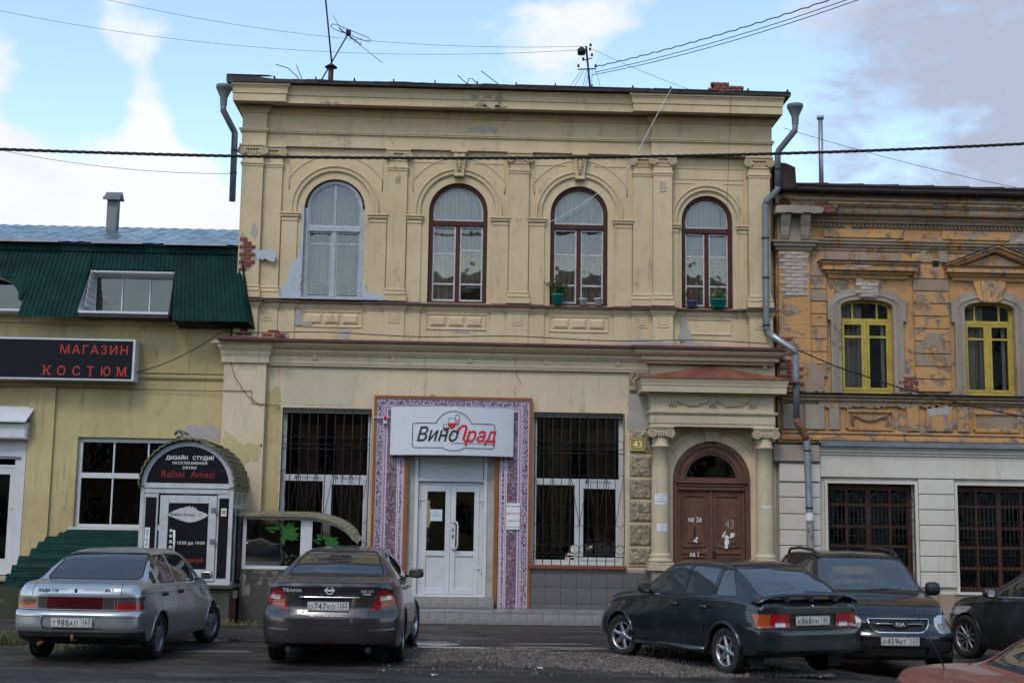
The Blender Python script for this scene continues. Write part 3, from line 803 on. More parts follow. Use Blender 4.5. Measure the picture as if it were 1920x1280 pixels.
# patches of missing render on the cornice and pilasters
def patch(poly, y, mat, parent, seed=1, amp=.02, step=.05, name='bare_patch', th=.004):
    return obj(name, MB().prism(jag(poly, amp, step, seed), y - th, y + .001), mat, parent)
for i, (a, b, z0, z1) in enumerate([(-.55, .75, 9.96, 10.01), (.05, .35, 9.99, 10.09), (.45, .62, 10.0, 10.09), (-3.0, -2.55, 9.96, 10.01)]):
    patch([(a, z0), (b, z0), (b - .1, z1), ((a + b) / 2, z1 - .02), (a + .15, z1 - .01)], -.501, M['grey_old'], H, 20 + i, .03)
for i in range(3):
    patch([(.0 + .24 * i, 10.14), (.17 + .24 * i, 10.135), (.14 + .24 * i, 10.21), (.03 + .24 * i, 10.20)], -.532, M['grey_old'], H, 40 + i, .03)
patch([(-.15, 9.58), (.5, 9.57), (.55, 9.70), (.1, 9.72)], -.081, M['lilac_render'], H, 61, .04)
patch([(-4.27, 7.40), (-4.17, 7.30), (-4.13, 7.52), (-4.24, 7.62)], -.151, M['lilac_render'], H, 4, .02)
patch([(-4.4, 6.95), (-4.1, 6.9), (-3.75, 6.85), (-3.8, 7.05), (-4.1, 7.1), (-4.4, 7.1)], -.151, M['grey_paint'], H, 5, .03)
patch([(-3.74, 6.16), (-3.27, 6.16), (-3.27, 7.3), (-3.33, 7.05), (-3.45, 6.85), (-3.55, 6.45), (-3.72, 6.3)], -.031, M['grey_paint'], H, 6, .02, name='grey_paint_patch')
patch([(-3.30, 6.6), (-3.255, 6.6), (-3.255, 8.05), (-3.29, 8.05)], -.0305, M['grey_paint'], H, 6, .004, name='grey_paint_patch')
patch([(-2.05, 6.16), (-1.66, 6.16), (-1.62, 6.26), (-1.95, 6.28), (-2.02, 6.5), (-2.05, 6.5)], -.031, M['grey_paint'], H, 7, .02, name='grey_paint_patch')
bx('vent_grille', (3.80, 3.94, -.168, -.152, 8.44, 8.66), M['stucco_low'], H)
g = MB()
for i in range(5):
    for j in range(6): g.box(3.815 + i * .024, 3.828 + i * .024, -.171, -.167, 8.47 + j * .03, 8.485 + j * .03)
obj('vent_hole', g, M['dark_void'], H)
g = MB()
for i in range(3):
    for j in range(5): g.box(-1.46 + i * .035, -1.44 + i * .035, -.068, -.062, 8.49 + j * .032, 8.508 + j * .032)
obj('vent_hole', g, M['grey_old'], H)
# exposed brick at the left corner
bsrc = unit_block(.225, .02, .062, .006, M['brick'], 'brick')
def bricks(poly, y, parent, me=bsrc, bw=.235, bh=.075, x0=0.0, mort=None, seed=1, face=(0, 0, 0), amp=.03):
    r = random.Random(seed)
    patch(poly, y, mort or M['mortar'], parent, seed, amp, .05, name='mortar_bed')
    xs = [p[0] for p in poly]; zs = [p[1] for p in poly]
    row = 0; z = math.floor(min(zs) / bh) * bh
    while z < max(zs):
        x = math.floor(min(xs) / bw) * bw + (bw / 2 if row % 2 else 0)
        while x < max(xs) + bw:
            if inside((x, z), poly):
                place('brick', me, (x, y - .002 + r.uniform(-.004, .004), z), parent, scale=(r.uniform(.93, 1.0) * bw / .235, r.uniform(.6, 1.1), r.uniform(.9, 1.05)))
            x += bw
        z += bh; row += 1
bricks([(-4.46, 6.68), (-4.32, 6.64), (-4.18, 6.80), (-4.16, 6.95), (-4.24, 7.18), (-4.34, 7.30), (-4.46, 7.40)], -.152, H, seed=2, bw=.16)
bricks([(-4.44, 5.38), (-4.15, 5.38), (-4.2, 5.52), (-4.38, 5.62), (-4.42, 5.9), (-4.44, 5.9)], -.152, H, seed=3, bw=.16)
bricks([(-3.95, 5.37), (-3.45, 5.37), (-3.5, 5.47), (-3.9, 5.48)], -.062, H, seed=4)

# pedestal zone below the sills
ped = [(-4.52, 8.8), (-4.52, -.15)]
seq = [(-4.08, .15), (-3.71, .06), (-3.38, .03), (-1.95, 0), (-1.61, .03), (-1.23, .06), (-.93, .03), (.49, 0), (.81, .03), (1.2, .06), (1.52, .03), (2.93, 0), (3.28, .03), (3.68, .06), (4.06, .15), (4.22, .03), (5.41, 0), (5.6, .03), (6.04, .15)]
px = -4.52; pth = [(-4.52, 8.8)]
for x, pr in seq:
    pth += [(px, -pr), (x, -pr)]; px = x
pth += [(6.04, 8.8)]
pp = [pth[0]]
for p in pth[1:]:
    if abs(p[0] - pp[-1][0]) + abs(p[1] - pp[-1][1]) > 1e-4: pp.append(p)
obj('pedestal_course', MB().sweep(pp, [(-.02, 5.33), (.012, 5.33), (.012, 5.92), (.025, 5.93), (.03, 5.955), (.05, 5.975), (.055, 6.0), (.075, 6.03), (.085, 6.06), (-.02, 6.07)]), S, H)
obj('sill_flashing', MB().sweep(pp, [(-.03, 6.062), (.10, 6.06), (.115, 6.045), (.122, 6.05), (.122, 6.085), (-.03, 6.118)]), M['brown_metal'], H)
bx('grey_window_board', (-3.68, -1.55, -.165, .02, 6.119, 6.150), M['grey_wood'], H)
sqs = [(-4.30, .15), (-3.905, .06), (-1.42, .06), (1.01, .06), (3.485, .06), (3.87, .15), (5.81, .15)]
for cx, pr in sqs:
    w, h = .095, .125; y = -pr - .012
    m = MB().xsweep([(cx - w, 5.70), (cx + w, 5.70), (cx + w, 5.95 - .02), (cx - w, 5.93), (cx - w, 5.70)], [(y, -.015), (y - .012, -.01), (y - .012, .01), (y, .015)])
    m.box(cx - .055, cx + .055, y - .012, y, 5.745, 5.885, ch=.008)
    obj('square_panel', m, S, H)
for wi, (a, b) in enumerate([(-3.22, -2.05), (-.78, .38), (1.64, 2.80), (4.30, 5.25)]):
    y = -.012; z0, z1 = 5.60, 5.90
    m = MB().xsweep([(a, z0), (b, z0), (b, z1), (a, z1), (a, z0)], [(y, -.02), (y - .02, -.012), (y - .02, .01), (y - .006, .028), (y, .03)])
    obj('panel_moulding', m, S, H)
    if wi < 3:
        n = 3; w = (b - a - .10) / n
        for i in range(n):
            x0, x1 = a + .05 + i * w + .012, a + .05 + (i + 1) * w - .012
            v = [(x0, y, z0 + .04), (x1, y, z0 + .04), (x1, y, z1 - .04), (x0, y, z1 - .04), (x0 + .05, y - .035, z0 + .09), (x1 - .05, y - .035, z0 + .09), (x1 - .05, y - .035, z1 - .09), (x0 + .05, y - .035, z1 - .09)]
            obj('raised_block', MB().add(v, [(0, 1, 5, 4), (1, 2, 6, 5), (2, 3, 7, 6), (3, 0, 4, 7), (4, 5, 6, 7)]), S, H)
patch([(-3.36, 5.62), (-3.05, 5.60), (-2.98, 5.66), (-3.2, 5.70), (-3.25, 5.92), (-3.1, 5.95), (-3.36, 5.95)], -.036, M['lilac_render'], H, 12, .02)
patch([(-2.5, 5.38), (-2.3, 5.38), (-2.25, 5.55), (-2.45, 5.56)], -.014, M['lilac_render'], H, 13, .03)
patch([(-.3, 5.53), (.1, 5.52), (.05, 5.58), (-.2, 5.58)], -.014, M['lilac_render'], H, 14, .02)
patch([(2.9, 5.33), (4.9, 5.33), (4.8, 5.42), (4.2, 5.39), (3.4, 5.45), (3.1, 5.42)], -.165, M['lilac_render'], H, 15, .03)
patch([(4.2, 5.45), (4.5, 5.4), (4.4, 5.75), (4.28, 6.0), (4.22, 5.8)], -.043, M['lilac_render'], H, 16, .03)
# string course with dark red flashing, lower cornice
PG = [(-4.67, 2.0), (-4.67, -.15), (-3.86, -.15), (-3.86, -.04), (3.55, -.04), (3.55, -.12), (6.12, -.12), (6.12, 2.0)]
obj('string_course_flashing', trim(MB().sweep(PG, [(-.1, 5.31), (.31, 5.285), (.32, 5.245), (.327, 5.25), (.325, 5.30), (-.1, 5.345)]), -4.67, 6.12, .3), M['red_metal'], H)
PGa = [(-3.86, -.04), (3.55, -.04)]
obj('ground_floor_cornice', MB().sweep([(-4.67, 2.0), (-4.67, -.04), (3.55, -.04), (3.55, 0.1)], [(-.05, 4.80), (.015, 4.80), (.03, 4.82), (.03, 4.84), (.045, 4.86), (.045, 4.90), (.02, 4.91), (.02, 5.0), (.05, 5.02), (.08, 5.06), (.10, 5.07), (.10, 5.12), (.19, 5.15), (.24, 5.19), (.26, 5.20), (.26, 5.27), (-.05, 5.30)]), SL, H)
obj('ground_floor_cornice', MB().sweep([(3.55, 0.1), (3.55, -.12), (6.04, -.12), (6.04, .1)], [(-.05, 4.99), (.02, 4.99), (.03, 5.02), (.09, 5.05), (.11, 5.05), (.11, 5.12), (.21, 5.15), (.25, 5.19), (.25, 5.27), (-.05, 5.30)]), SL, H)
obj('pilaster_capital', MB().sweep([(-4.67, 2.0), (-4.67, -.15), (-3.86, -.15), (-3.86, -.02)], [(-.05, 4.84), (.05, 4.84), (.05, 4.97), (.06, 4.98), (.07, 5.02), (.07, 5.06), (.10, 5.10), (.12, 5.13), (.12, 5.22), (.14, 5.24), (.14, 5.27), (-.05, 5.30)]), SL, H)
for cx in (-4.2, -2.93, -1.42, .08, 1.58, 3.0, 5.9):
    obj('cornice_hook', MB().box(cx - .035, cx + .035, -.10, -.03, 4.93, 4.98).box(cx - .02, cx + .02, -.09, -.05, 4.98, 5.02), SL, H)
M['fresh'] = stucco('fresher_beige_paint', (.47, .41, .29), (.44, .38, .265), dirt_amt=.2, grime=.2)
# ground floor wall with openings
WL, WR = (-3.53, -1.80, 1.06, 4.0), (1.36, 3.12, 1.06, 4.0)
DO = (-1.12, .62, .43, 3.10)
obj('ground_floor_wall', wall_mb(rect(-4.67, 3.22, 0, 5.25), [rect(*WL), rect(DO[0], DO[1], DO[2], DO[3]), rect(*WR)], 0.0, .35), SL, H)
obj('ground_floor_wall', wall_mb([(3.22, 0), (4.085, 0), (4.085, 2.72)] + [(4.85 - .765 * math.cos(R(a)), 2.72 + .765 * math.sin(R(a))) for a in range(6, 180, 6)] + [(5.615, 2.72), (5.615, 0), (6.12, 0), (6.12, 5.25), (3.22, 5.25)], [], 0.0, .40), SL, H)
bx('wall_pilaster', (-4.67, -3.86, -.15, 0, 0, 4.84), SL, H)
patch([(-3.55, 4.06), (-2.2, 4.06), (-2.15, 4.4), (-2.05, 4.78), (-3.5, 4.78), (-3.52, 4.3)], -.0015, M['fresh'], H, 77, .012, name='repainted_area')
patch([(-3.84, .9), (-3.56, .9), (-3.56, 4.0), (-3.6, 4.4), (-3.84, 4.3)], -.0045, M['stucco_left'], H, 78, .03, name='stained_area')
patch([(-4.66, .3), (-3.87, .3), (-3.87, 1.6), (-4.1, 2.0), (-4.3, 1.8), (-4.66, 2.2)], -.1515, M['stucco_left'], H, 79, .05, name='stained_area')
bx('wall_return', (-4.67, -4.60, .01, 4, 0, 5.25), SL, H)
bx('wall_return', (6.06, 6.12, .41, 4, 0, 5.25), SL, H)
patch([(-4.62, 2.9), (-3.95, 2.95), (-3.9, 3.3), (-4.2, 3.25), (-4.6, 3.5)], -.151, M['stucco_left'], H, 31, .05)
bx('sill', (1.29, 3.17, -.16, .10, .985, 1.055), flat('red_brown_sill_tiles', (.20, .055, .04), .5, dirt=.4), H, ch=.008)
bx('sill', (-3.6, -1.78, -.10, .10, .985, 1.055), M['brown_metal'], H)
# plinth with grey tiles
tile_me = unit_block(.292, .02, .30, .004, M['tile'], 'tile')
plx = [1.47 + .2965 * i for i in range(8)]
bx('plinth', (1.32, 3.62, -.06, .0, 0, .985), M['mortar'], H)
bx('plinth', (-4.7, -1.8, -.16, .0, 0, .95), M['mortar'], H)
for x in plx:
    for j in range(3): place('tile', tile_me, (x, -.061, .17 + j * .305), H)
bx('plinth', (3.62, 6.12, -.45, .0, 0, .98), M['grey_old'], H)
patch([(3.75, .6), (4.05, .6), (4.05, .9), (3.75, .9)], -.451, M['paper'], H, 8, .01)
# steps
stp = bx('step', (-1.75, .60, -.46, .0, 0, .42), M['mortar'], H)
rise = unit_block(.292, .012, .185, .004, M['tile_step'], 'tile')
for i in range(8): place('tile', rise, (-1.60 + i * .2965, -.461, .325), H, scale=(.99, 1, .95))
top1 = MB().box(-.146, .146, -.21, .21, 0, .012); me1 = bpy.data.meshes.new('tile'); me1.from_pydata(top1.v, [], top1.f); me1.materials.append(M['tile_step'])
for i in range(8): place('tile', me1, (-1.60 + i * .2965, -.245, .421), H)
obj('step', MB().add([(-1.75, -1.30, 0), (2.95, -1.30, 0), (2.72, -.10, 0), (-1.75, -.1, 0), (-1.75, -1.30, .215), (2.95, -1.30, .215), (2.72, -.10, .215), (-1.75, -.1, .215)],
                     [(3, 2, 1, 0), (4, 5, 6, 7), (0, 1, 5, 4), (1, 2, 6, 5), (2, 3, 7, 6), (3, 0, 4, 7)]), M['mortar'], H)
for i in range(16):
    x = -1.60 + i * .2965
    place('tile', rise, (x, -1.302, .105), H, scale=(.985, 1, 1.08), rot=(0, R((i * 37 % 5 - 2) * .25), 0))
    dep = .82 if x < .65 else 1.17
    yc = -1.30 + dep / 2 + .005
    mbt = MB().add([(x - .143, -1.31, .216), (x + .143, -1.31, .216), (x + .143 - dep * .02, -1.31 + dep, .216), (x - .143 - dep * .02, -1.31 + dep, .216),
                    (x - .143, -1.31, .229), (x + .143, -1.31, .229), (x + .143 - dep * .02, -1.31 + dep, .229), (x - .143 - dep * .02, -1.31 + dep, .229)],
                   [(4, 5, 6, 7), (0, 1, 5, 4), (1, 2, 6, 5), (2, 3, 7, 6), (3, 0, 4, 7)])
    obj('tile', mbt, M['tile_step'], H)

# ------------------------------------------------------------------ upper arched windows (parts of the house)
def ring_band(mb, cx, hw, z0, zs, t, y0, y1, n=24):
    """frame following an arched outline, thickness t inwards"""
    outer = [(cx - hw, z0)] + [(cx - hw * math.cos(math.pi * i / n), zs + hw * math.sin(math.pi * i / n)) for i in range(n + 1)] + [(cx + hw, z0)]
    h2 = hw - t
    inner = [(cx - h2, z0)] + [(cx - h2 * math.cos(math.pi * i / n), zs + h2 * math.sin(math.pi * i / n)) for i in range(n + 1)] + [(cx + h2, z0)]
    m = len(outer)
    v = [(p[0], y0, p[1]) for p in outer] + [(p[0], y0, p[1]) for p in inner] + [(p[0], y1, p[1]) for p in outer] + [(p[0], y1, p[1]) for p in inner]
    fs = []
    for i in range(m - 1):
        fs += [(i, i + 1, m + i + 1, m + i), (m + i, m + i + 1, 3 * m + i + 1, 3 * m + i), (2 * m + i, 3 * m + i, 3 * m + i + 1, 2 * m + i + 1), (i, 2 * m + i, 2 * m + i + 1, i + 1)]
    return mb.add(v, fs)
def arch_window(wi, frame_mat, sash_mat, trans_z, rows_l, rows_r, cur_mat, arch_bar=False):
    cx, hw, z0, zs = WIN[wi]
    fr = MB(); ring_band(fr, cx, hw, z0, zs, .085, .07, .20)
    fr.box(cx - hw + .085, cx + hw - .085, .08, .19, z0, z0 + .05)
    fr.box(cx - hw + .085, cx + hw - .085, .065, .19, trans_z - .055, trans_z + .055, ch=.012)
    fr.box(cx - .042, cx + .042, .075, .19, z0 + .05, trans_z - .055, ch=.01)
    f = obj('window', fr, frame_mat, H)
    xi0, xi1 = cx - hw + .085, cx + hw - .085
    # sashes
    sm = MB(); t = .03
    for (a, b, rows) in ((xi0, cx - .042, rows_l), (cx + .042, xi1, rows_r)):
        sm.box(a, a + t, .10, .15, z0 + .05, trans_z - .055); sm.box(b - t, b, .10, .15, z0 + .05, trans_z - .055)
        sm.box(a + t, b - t, .10, .15, z0 + .05, z0 + .05 + t + .01); sm.box(a + t, b - t, .10, .15, trans_z - .055 - t, trans_z - .055)
        for r_ in rows: sm.box(a + t, b - t, .105, .145, r_ - .016, r_ + .016)
    obj('sash', sm, sash_mat, f)
    n = 24; h2 = hw - .085; ar = MB()
    ring_band(ar, cx, h2 - .001, trans_z + .055, zs, .028, .10, .15)
    ar.box(xi0 + .028, xi1 - .028, .10, .15, trans_z + .055, trans_z + .085)
    if arch_bar: ar.box(cx - .02, cx + .02, .095, .15, trans_z + .085, zs + h2 - .03)
    obj('sash', ar, sash_mat, f)
    # panes
    zz = lambda rows: [z0 + .09] + list(rows) + [trans_z - .085]
    for (a, b, rows) in ((xi0 + t, cx - .042 - t, zz(rows_l)), (cx + .042 + t, xi1 - t, zz(rows_r))):
        for i in range(len(rows) - 1):
            obj('pane', MB().box(a, b, .120, .126, rows[i] + .017, rows[i + 1] - .017), M['glass'], f)
    loop = [(cx - h2 + .03, trans_z + .086), (cx + h2 - .03, trans_z + .086)] + [(cx + (h2 - .03) * math.cos(math.pi * i / n), zs + (h2 - .03) * math.sin(math.pi * i / n)) for i in range(n + 1)]
    obj('pane', MB().prism(loop, .120, .126), M['glass'], f)
    if cur_mat:
        cm = MB(); N = 60; x0, x1 = cx - hw + .1, cx + hw - .1
        gap = .0
        vs = []
        for i in range(N + 1):
            x = x0 + (x1 - x0) * i / N; y = (.46 if arch_bar else .235) + .022 * math.sin(i * 1.9) + .015 * math.sin(i * .7)
            vs += [(x, y, z0 + .05), (x, y, zs + hw)]
        cm.add(vs, [(2 * i, 2 * i + 2, 2 * i + 3, 2 * i + 1) for i in range(N)], True)
        obj('curtain', cm, cur_mat, f)  # in the first window an added sheet for the pane's reflection
    return f
f0 = arch_window(0, M['grey_wood'], M['grey_wood'], 7.57, (7.27,), (7.27,), M['curtain_and_reflection'], True)  # no curtain here: the added grey sheet imitates the pane's reflection
f1 = arch_window(1, M['brown_wood'], M['white_wood'], 7.74, (7.13, 6.52), (7.20, 6.52), M['curtain'])
f2 = arch_window(2, M['brown_wood'], M['white_wood'], 7.72, (7.16, 6.54), (7.16, 6.54), M['curtain'])
f3 = arch_window(3, M['brown_wood'], M['white_wood'], 7.70, (7.18, 6.58), (7.18, 6.58), M['curtain_and_reflection'])
mb = MB(); ring_band(mb, WIN[0][0], (.599), 8.02, 8.0, .05, .045, .068); obj('arch_trim', mb, M['brown_wood'], f0)
# rooms behind the windows
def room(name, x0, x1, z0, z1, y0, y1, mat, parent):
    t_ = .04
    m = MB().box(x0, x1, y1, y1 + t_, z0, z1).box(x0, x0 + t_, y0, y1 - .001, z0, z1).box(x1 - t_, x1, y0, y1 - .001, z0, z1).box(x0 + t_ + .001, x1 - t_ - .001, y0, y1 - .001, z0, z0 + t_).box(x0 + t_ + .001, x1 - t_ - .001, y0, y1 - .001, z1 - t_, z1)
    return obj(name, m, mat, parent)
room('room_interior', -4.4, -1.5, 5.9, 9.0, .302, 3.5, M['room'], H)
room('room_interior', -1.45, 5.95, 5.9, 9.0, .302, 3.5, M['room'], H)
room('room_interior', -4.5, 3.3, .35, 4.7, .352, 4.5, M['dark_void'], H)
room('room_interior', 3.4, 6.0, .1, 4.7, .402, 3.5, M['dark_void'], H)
# a light rectangular fan box in the second window, curtains with a printed band in the third
obj('dark_cloth', MB().box(-.68, -.30, .17, .18, 6.6, 7.25), M['curtain_and_reflection'], f1)
obj('printed_curtain_band', MB().box(2.44, 2.60, .180, .183, 6.2, 7.6), flat('pinkish_curtain_print', (.42, .33, .32), .9, var=.5, scale=14), f2)
obj('inner_drape', MB().box(-.1, .28, .18, .183, 6.2, 6.5), M['dark_void'], f1)
# ------------------------------------------------------------------ ground floor shop windows
def shop_window(x0, x1, z0, z1, parent, zt=2.66, split=None, low_sash=True, y=.16):
    """white plastic window: wide fixed light above, two lights below"""
    split = split or (x0 + x1) / 2
    m = MB().box(x0, x0 + .075, y, y + .08, z0, z1).box(x1 - .075, x1, y, y + .08, z0, z1).box(x0 + .075, x1 - .075, y, y + .08, z1 - .06, z1).box(x0 + .075, x1 - .075, y, y + .08, z0, z0 + .09)
    m.box(x0 + .075, x1 - .075, y - .004, y + .08, zt - .07, zt + .055, ch=.006).box(split - .055, split + .055, y, y + .08, z0 + .09, zt - .07)
    f = obj('window', m, M['pvc'], parent)
    s = MB()
    a, b, c, d = split + .055, x1 - .075, z0 + .09, zt - .07
    s.box(a, a + .06, y - .015, y + .05, c, d).box(b - .06, b, y - .015, y + .05, c, d).box(a + .06, b - .06, y - .015, y + .05, c, c + .06).box(a + .06, b - .06, y - .015, y + .05, d - .06, d)
    obj('sash', s, M['pvc'], f)
    obj('pane', MB().box(x0 + .075, x1 - .075, y + .03, y + .038, zt + .055, z1 - .06), M['glass_dark'], f)
    obj('pane', MB().box(x0 + .075, split - .055, y + .03, y + .038, z0 + .09, zt - .07), M['glass_dark'], f)
    obj('pane', MB().box(a + .06, b - .06, y + .03, y + .038, c + .06, d - .06), M['glass_dark'], f)
    # draped striped blinds hanging behind
    for k, (u0, u1, w0, w1) in enumerate([(.16, .42, .24, .34), (.58, .92, .72, .88)]):
        W = x1 - x0; N = 14; vs = []
        for i in range(N + 1):
            zz = z1 - .3 - (z1 - z0 - .5) * i / N; q = (i / N) ** 1.5
            a0 = x0 + W * (u0 + (w0 - u0) * q); a1 = x0 + W * (u1 + (w1 - u1) * q)
            for j in range(9): vs.append((a0 + (a1 - a0) * j / 8, y + .10 + .02 * math.sin(j * 2.1), zz))
        fs = [(i * 9 + j, i * 9 + j + 1, (i + 1) * 9 + j + 1, (i + 1) * 9 + j) for i in range(N) for j in range(8)]
        obj('blind', MB().add(vs, fs, True), M['blind'], f)
    return f
wl = shop_window(WL[0], WL[1], 1.06, 4.0, H)
wr = shop_window(WR[0], WR[1], 1.06, 4.0, H)
bx('lintel_strip', (WL[0], WL[1], .02, .10, 3.90, 3.998), flat('dark_olive_lintel', (.07, .065, .045), .7), wl)
bx('lintel_strip', (WR[0], WR[1], .02, .10, 3.90, 3.998), flat('dark_grey_lintel', (.05, .05, .045), .7), wr)
bm_ink = flat('blue_grey_print', (0.10, 0.13, 0.20), .6, var=.05)
for x, f in ((-3.0, wl), (-2.22, wl), (2.66, wr)): text('lettering', 'Electrolux', .10, bm_ink, f, (x + .04, .154, 2.63), bold=.001)
for x, f in ((-3.0, wl), (-2.22, wl), (2.66, wr)): obj('emblem', MB().box(x - .27, x - .21, .1535, .1550, 2.63, 2.70), bm_ink, f)

def grille(x0, x1, z0, z1, label):
    g = thing('window_grille', label, 'window grille', ((x0 + x1) / 2, -.1, z0), group='wrought iron window grilles')
    I = M['black_iron']; W = x1 - x0; n = 10
    yb = lambda z: -.10 - .10 * max(0, min(1, (2.75 - z) / .9)) * max(0, min(1, (z - 1.08) / .25))
    for z in (z1 - .06, 3.20, 1.22):
        obj('rail', MB().tube([(x0, yb(z), z), (x1, yb(z), z)], .009, 6), I, g)
    dx = W / n
    for i in range(n + 1):
        x = x0 + dx * i
        zz = [z1 - .02, 3.2, 2.75, 2.4, 1.95, 1.45, 1.22, 1.04]
        obj('bar', MB().tube([(x, yb(z), z) for z in zz], .0085, 6), I, g)
    for i in range(n):
        cx = x0 + dx * (i + .5)
        for z in (3.36, 1.36):
            ring = [(cx + dx * .5 * math.cos(a), yb(z) - .006, z + dx * .5 * math.sin(a)) for a in [k * math.pi / 9 for k in range(19)]]
            obj('ring', MB().tube(ring, .007, 5, cap=False), I, g)
        # V shaped pickets and their scrolls
        s = 1 if i % 2 == 0 else -1
        a = (cx - s * dx * .40, yb(2.78), 2.72); b = (cx + s * dx * .45, yb(1.8), 1.86)
        obj('picket', MB().tube([a, ((a[0] + b[0]) / 2, yb(2.25), 2.28), b], .006, 5), I, g)
        sc = [(a[0] + .045 * s * (1 - math.cos(t_)), yb(2.8), 2.74 + .05 * math.sin(t_)) for t_ in [k * .42 for k in range(10)]]
        obj('scroll', MB().tube(sc, .006, 5), I, g)
        arc = [(cx + dx * .5 * math.cos(math.pi + k * math.pi / 8), yb(1.85) - .004, 1.88 + dx * .55 * math.sin(math.pi + k * math.pi / 8)) for k in range(9)]
        obj('scroll', MB().tube(arc, .006, 5), I, g)
grille(-3.50, -1.82, 1.04, 4.0, 'black wrought iron grille over the shop window left of the purple printed doorway')
grille(1.38, 3.12, 1.04, 4.0, 'black wrought iron grille over the shop window between printed doorway and number plaque')

# ------------------------------------------------------------------ shop doorway: printed surround, sign, shutter, doors
DS = thing('door_surround', 'purple ornament printed panel framing the shop doorway with brown edging', 'door surround', (-.22, -.1, .23))
def printed():
    t = NT('purple_baroque_print')
    co = t.co((1, 1, 1))
    n = t.n('ShaderNodeTexNoise'); n.inputs['Scale'].default_value = 15; n.inputs['Detail'].default_value = 3; n.inputs['Distortion'].default_value = 2.6; n.inputs['Roughness'].default_value = .6
    t.L(co, n.inputs['Vector'])
    w = t.ramp(n.outputs['Fac'], .46, .66)
    c = t.mix(w, (0.055, 0.016, 0.036), (0.46, 0.37, 0.41))
    c = t.mix(t.ramp(t.noise(60, 3), .4, .7), c, (0.16, 0.08, 0.12))
    return t.fin(c, .4)
M['print'] = printed()
def printed2():
    t = NT('purple_meander_print')
    v = t.n('ShaderNodeTexVoronoi', feature='DISTANCE_TO_EDGE'); v.inputs['Scale'].default_value = 22; t.L(t.co(), v.inputs['Vector'])
    return t.fin(t.mix(t.ramp(v.outputs['Distance'], .05, .22), (.06, .03, .07), (.48, .39, .47)), .4)
M['print2'] = printed2()
M['lilac'] = flat('pale_lilac_print', (.54, .46, .52), .4, var=.1)
M['lilac_dk'] = flat('mauve_print', (.30, .18, .27), .4, var=.1)
X0, X1, XI0, XI1, ZT, ZB, ZI = -1.75, 1.32, -1.09, .64, 4.26, .23, 3.60
def frame_band(x0, x1, zt, zb, w, y0, y1):
    """three-sided band around the doorway"""
    return MB().box(x0, x0 + w, y0, y1, zb, zt).box(x1 - w, x1, y0, y1, zb, zt).box(x0 + w, x1 - w, y0, y1, zt - w, zt)
obj('backing', frame_band(X0 + .04, X1 - .04, ZT - .04, ZB, XI0 - X0 - .08, -.085, -.01), M['lilac'], DS)
obj('edging', frame_band(X0, X1, ZT, ZB, .055, -.11, -.0101), M['brown_trim'], DS)
for a, b in ((XI0 - .045, XI0 + .03), (XI1 - .03, XI1 + .045)): bx('edging', (a, b, -.105, -.002, ZB + .04, ZI), M['brown_trim'], DS)
y = -.0885
def pband(off, w, mat, dy=0):
    obj('printed_band', frame_band(X0 + off, X1 - off, ZT - off, ZB + .002, w, y - dy, y + .003), mat, DS)
pband(.075, .105, M['print2']); pband(.19, .012, M['lilac_dk']); pband(.215, .03, M['lilac_dk'], .0005); pband(.27, .20, M['print']); pband(.49, .012, M['lilac_dk']); pband(.525, .045, M['print2']); pband(.595, .01, M['lilac_dk'])
# wide curved sign board
SB = thing('shop_sign', 'curved white shop sign with wine glasses and black and red lettering', 'sign', (-.2, -.15, 3.1))
SX0, SX1, SZ0, SZ1 = -1.42, .96, 3.10, 4.03
def bulge(x): u = (x - (SX0 + SX1) / 2) / ((SX1 - SX0) / 2); return -.16 - .30 * (1 - u * u)
vs = []; N = 32
for i in range(N + 1):
    x = SX0 + (SX1 - SX0) * i / N
    vs += [(x, bulge(x), SZ0), (x, bulge(x), SZ1), (x, bulge(x) + .012, SZ0), (x, bulge(x) + .012, SZ1)]
fs = []
for i in range(N):
    a, b = 4 * i, 4 * i + 4
    fs += [(a, b, b + 1, a + 1), (a + 2, a + 3, b + 3, b + 2), (a, a + 2, b + 2, b), (a + 1, b + 1, b + 3, a + 3)]
fs += [(0, 1, 3, 2), (4 * N, 4 * N + 2, 4 * N + 3, 4 * N + 1)]
obj('board', MB().add(vs, fs, False), flat('white_sign_face', (.52, .53, .555), .4, var=.06, scale=3), SB)
obj('frame', MB().box(SX0 + .02, SX1 - .02, -.155, -.10, SZ1 - .12, SZ1 - .06).box(SX0 + .02, SX1 - .02, -.155, -.10, SZ0 + .06, SZ0 + .12), M['galv_light'], SB)
obj('edge_strip', MB().tube([(SX0 + (SX1 - SX0) * i / N, bulge(SX0 + (SX1 - SX0) * i / N) - .002, SZ0 - .004) for i in range(N + 1)], .012, 6), M['ink'], SB)
onb = lambda x, y, z: (x, bulge(x) - .007 + (y if abs(y) < .02 else 0), z)
def flatline(mb, pts, w, fn, y=0.0):
    """flat ribbon along x,z points, laid on a surface by fn"""
    n = len(pts); P = [Vector(p) for p in pts]; vs = []
    for i in range(n):
        d = (P[min(i + 1, n - 1)] - P[max(i - 1, 0)]); d.normalize(); nn = Vector((-d.y, d.x)) * (w / 2)
        for q in (P[i] + nn, P[i] - nn): vs.append(fn(q.x, y, q.y))
    return mb.add(vs, [(2 * i, 2 * i + 1, 2 * i + 3, 2 * i + 2) for i in range(n - 1)])
def dense(pts, st=.03):
    out = []
    for a, b in zip(pts, pts[1:]):
        m = max(1, int(math.dist(a, b) / st))
        out += [(a[0] + (b[0] - a[0]) * k / m, a[1] + (b[1] - a[1]) * k / m) for k in range(m)]
    return out + [pts[-1]]
cx, cz = -.20, 3.50
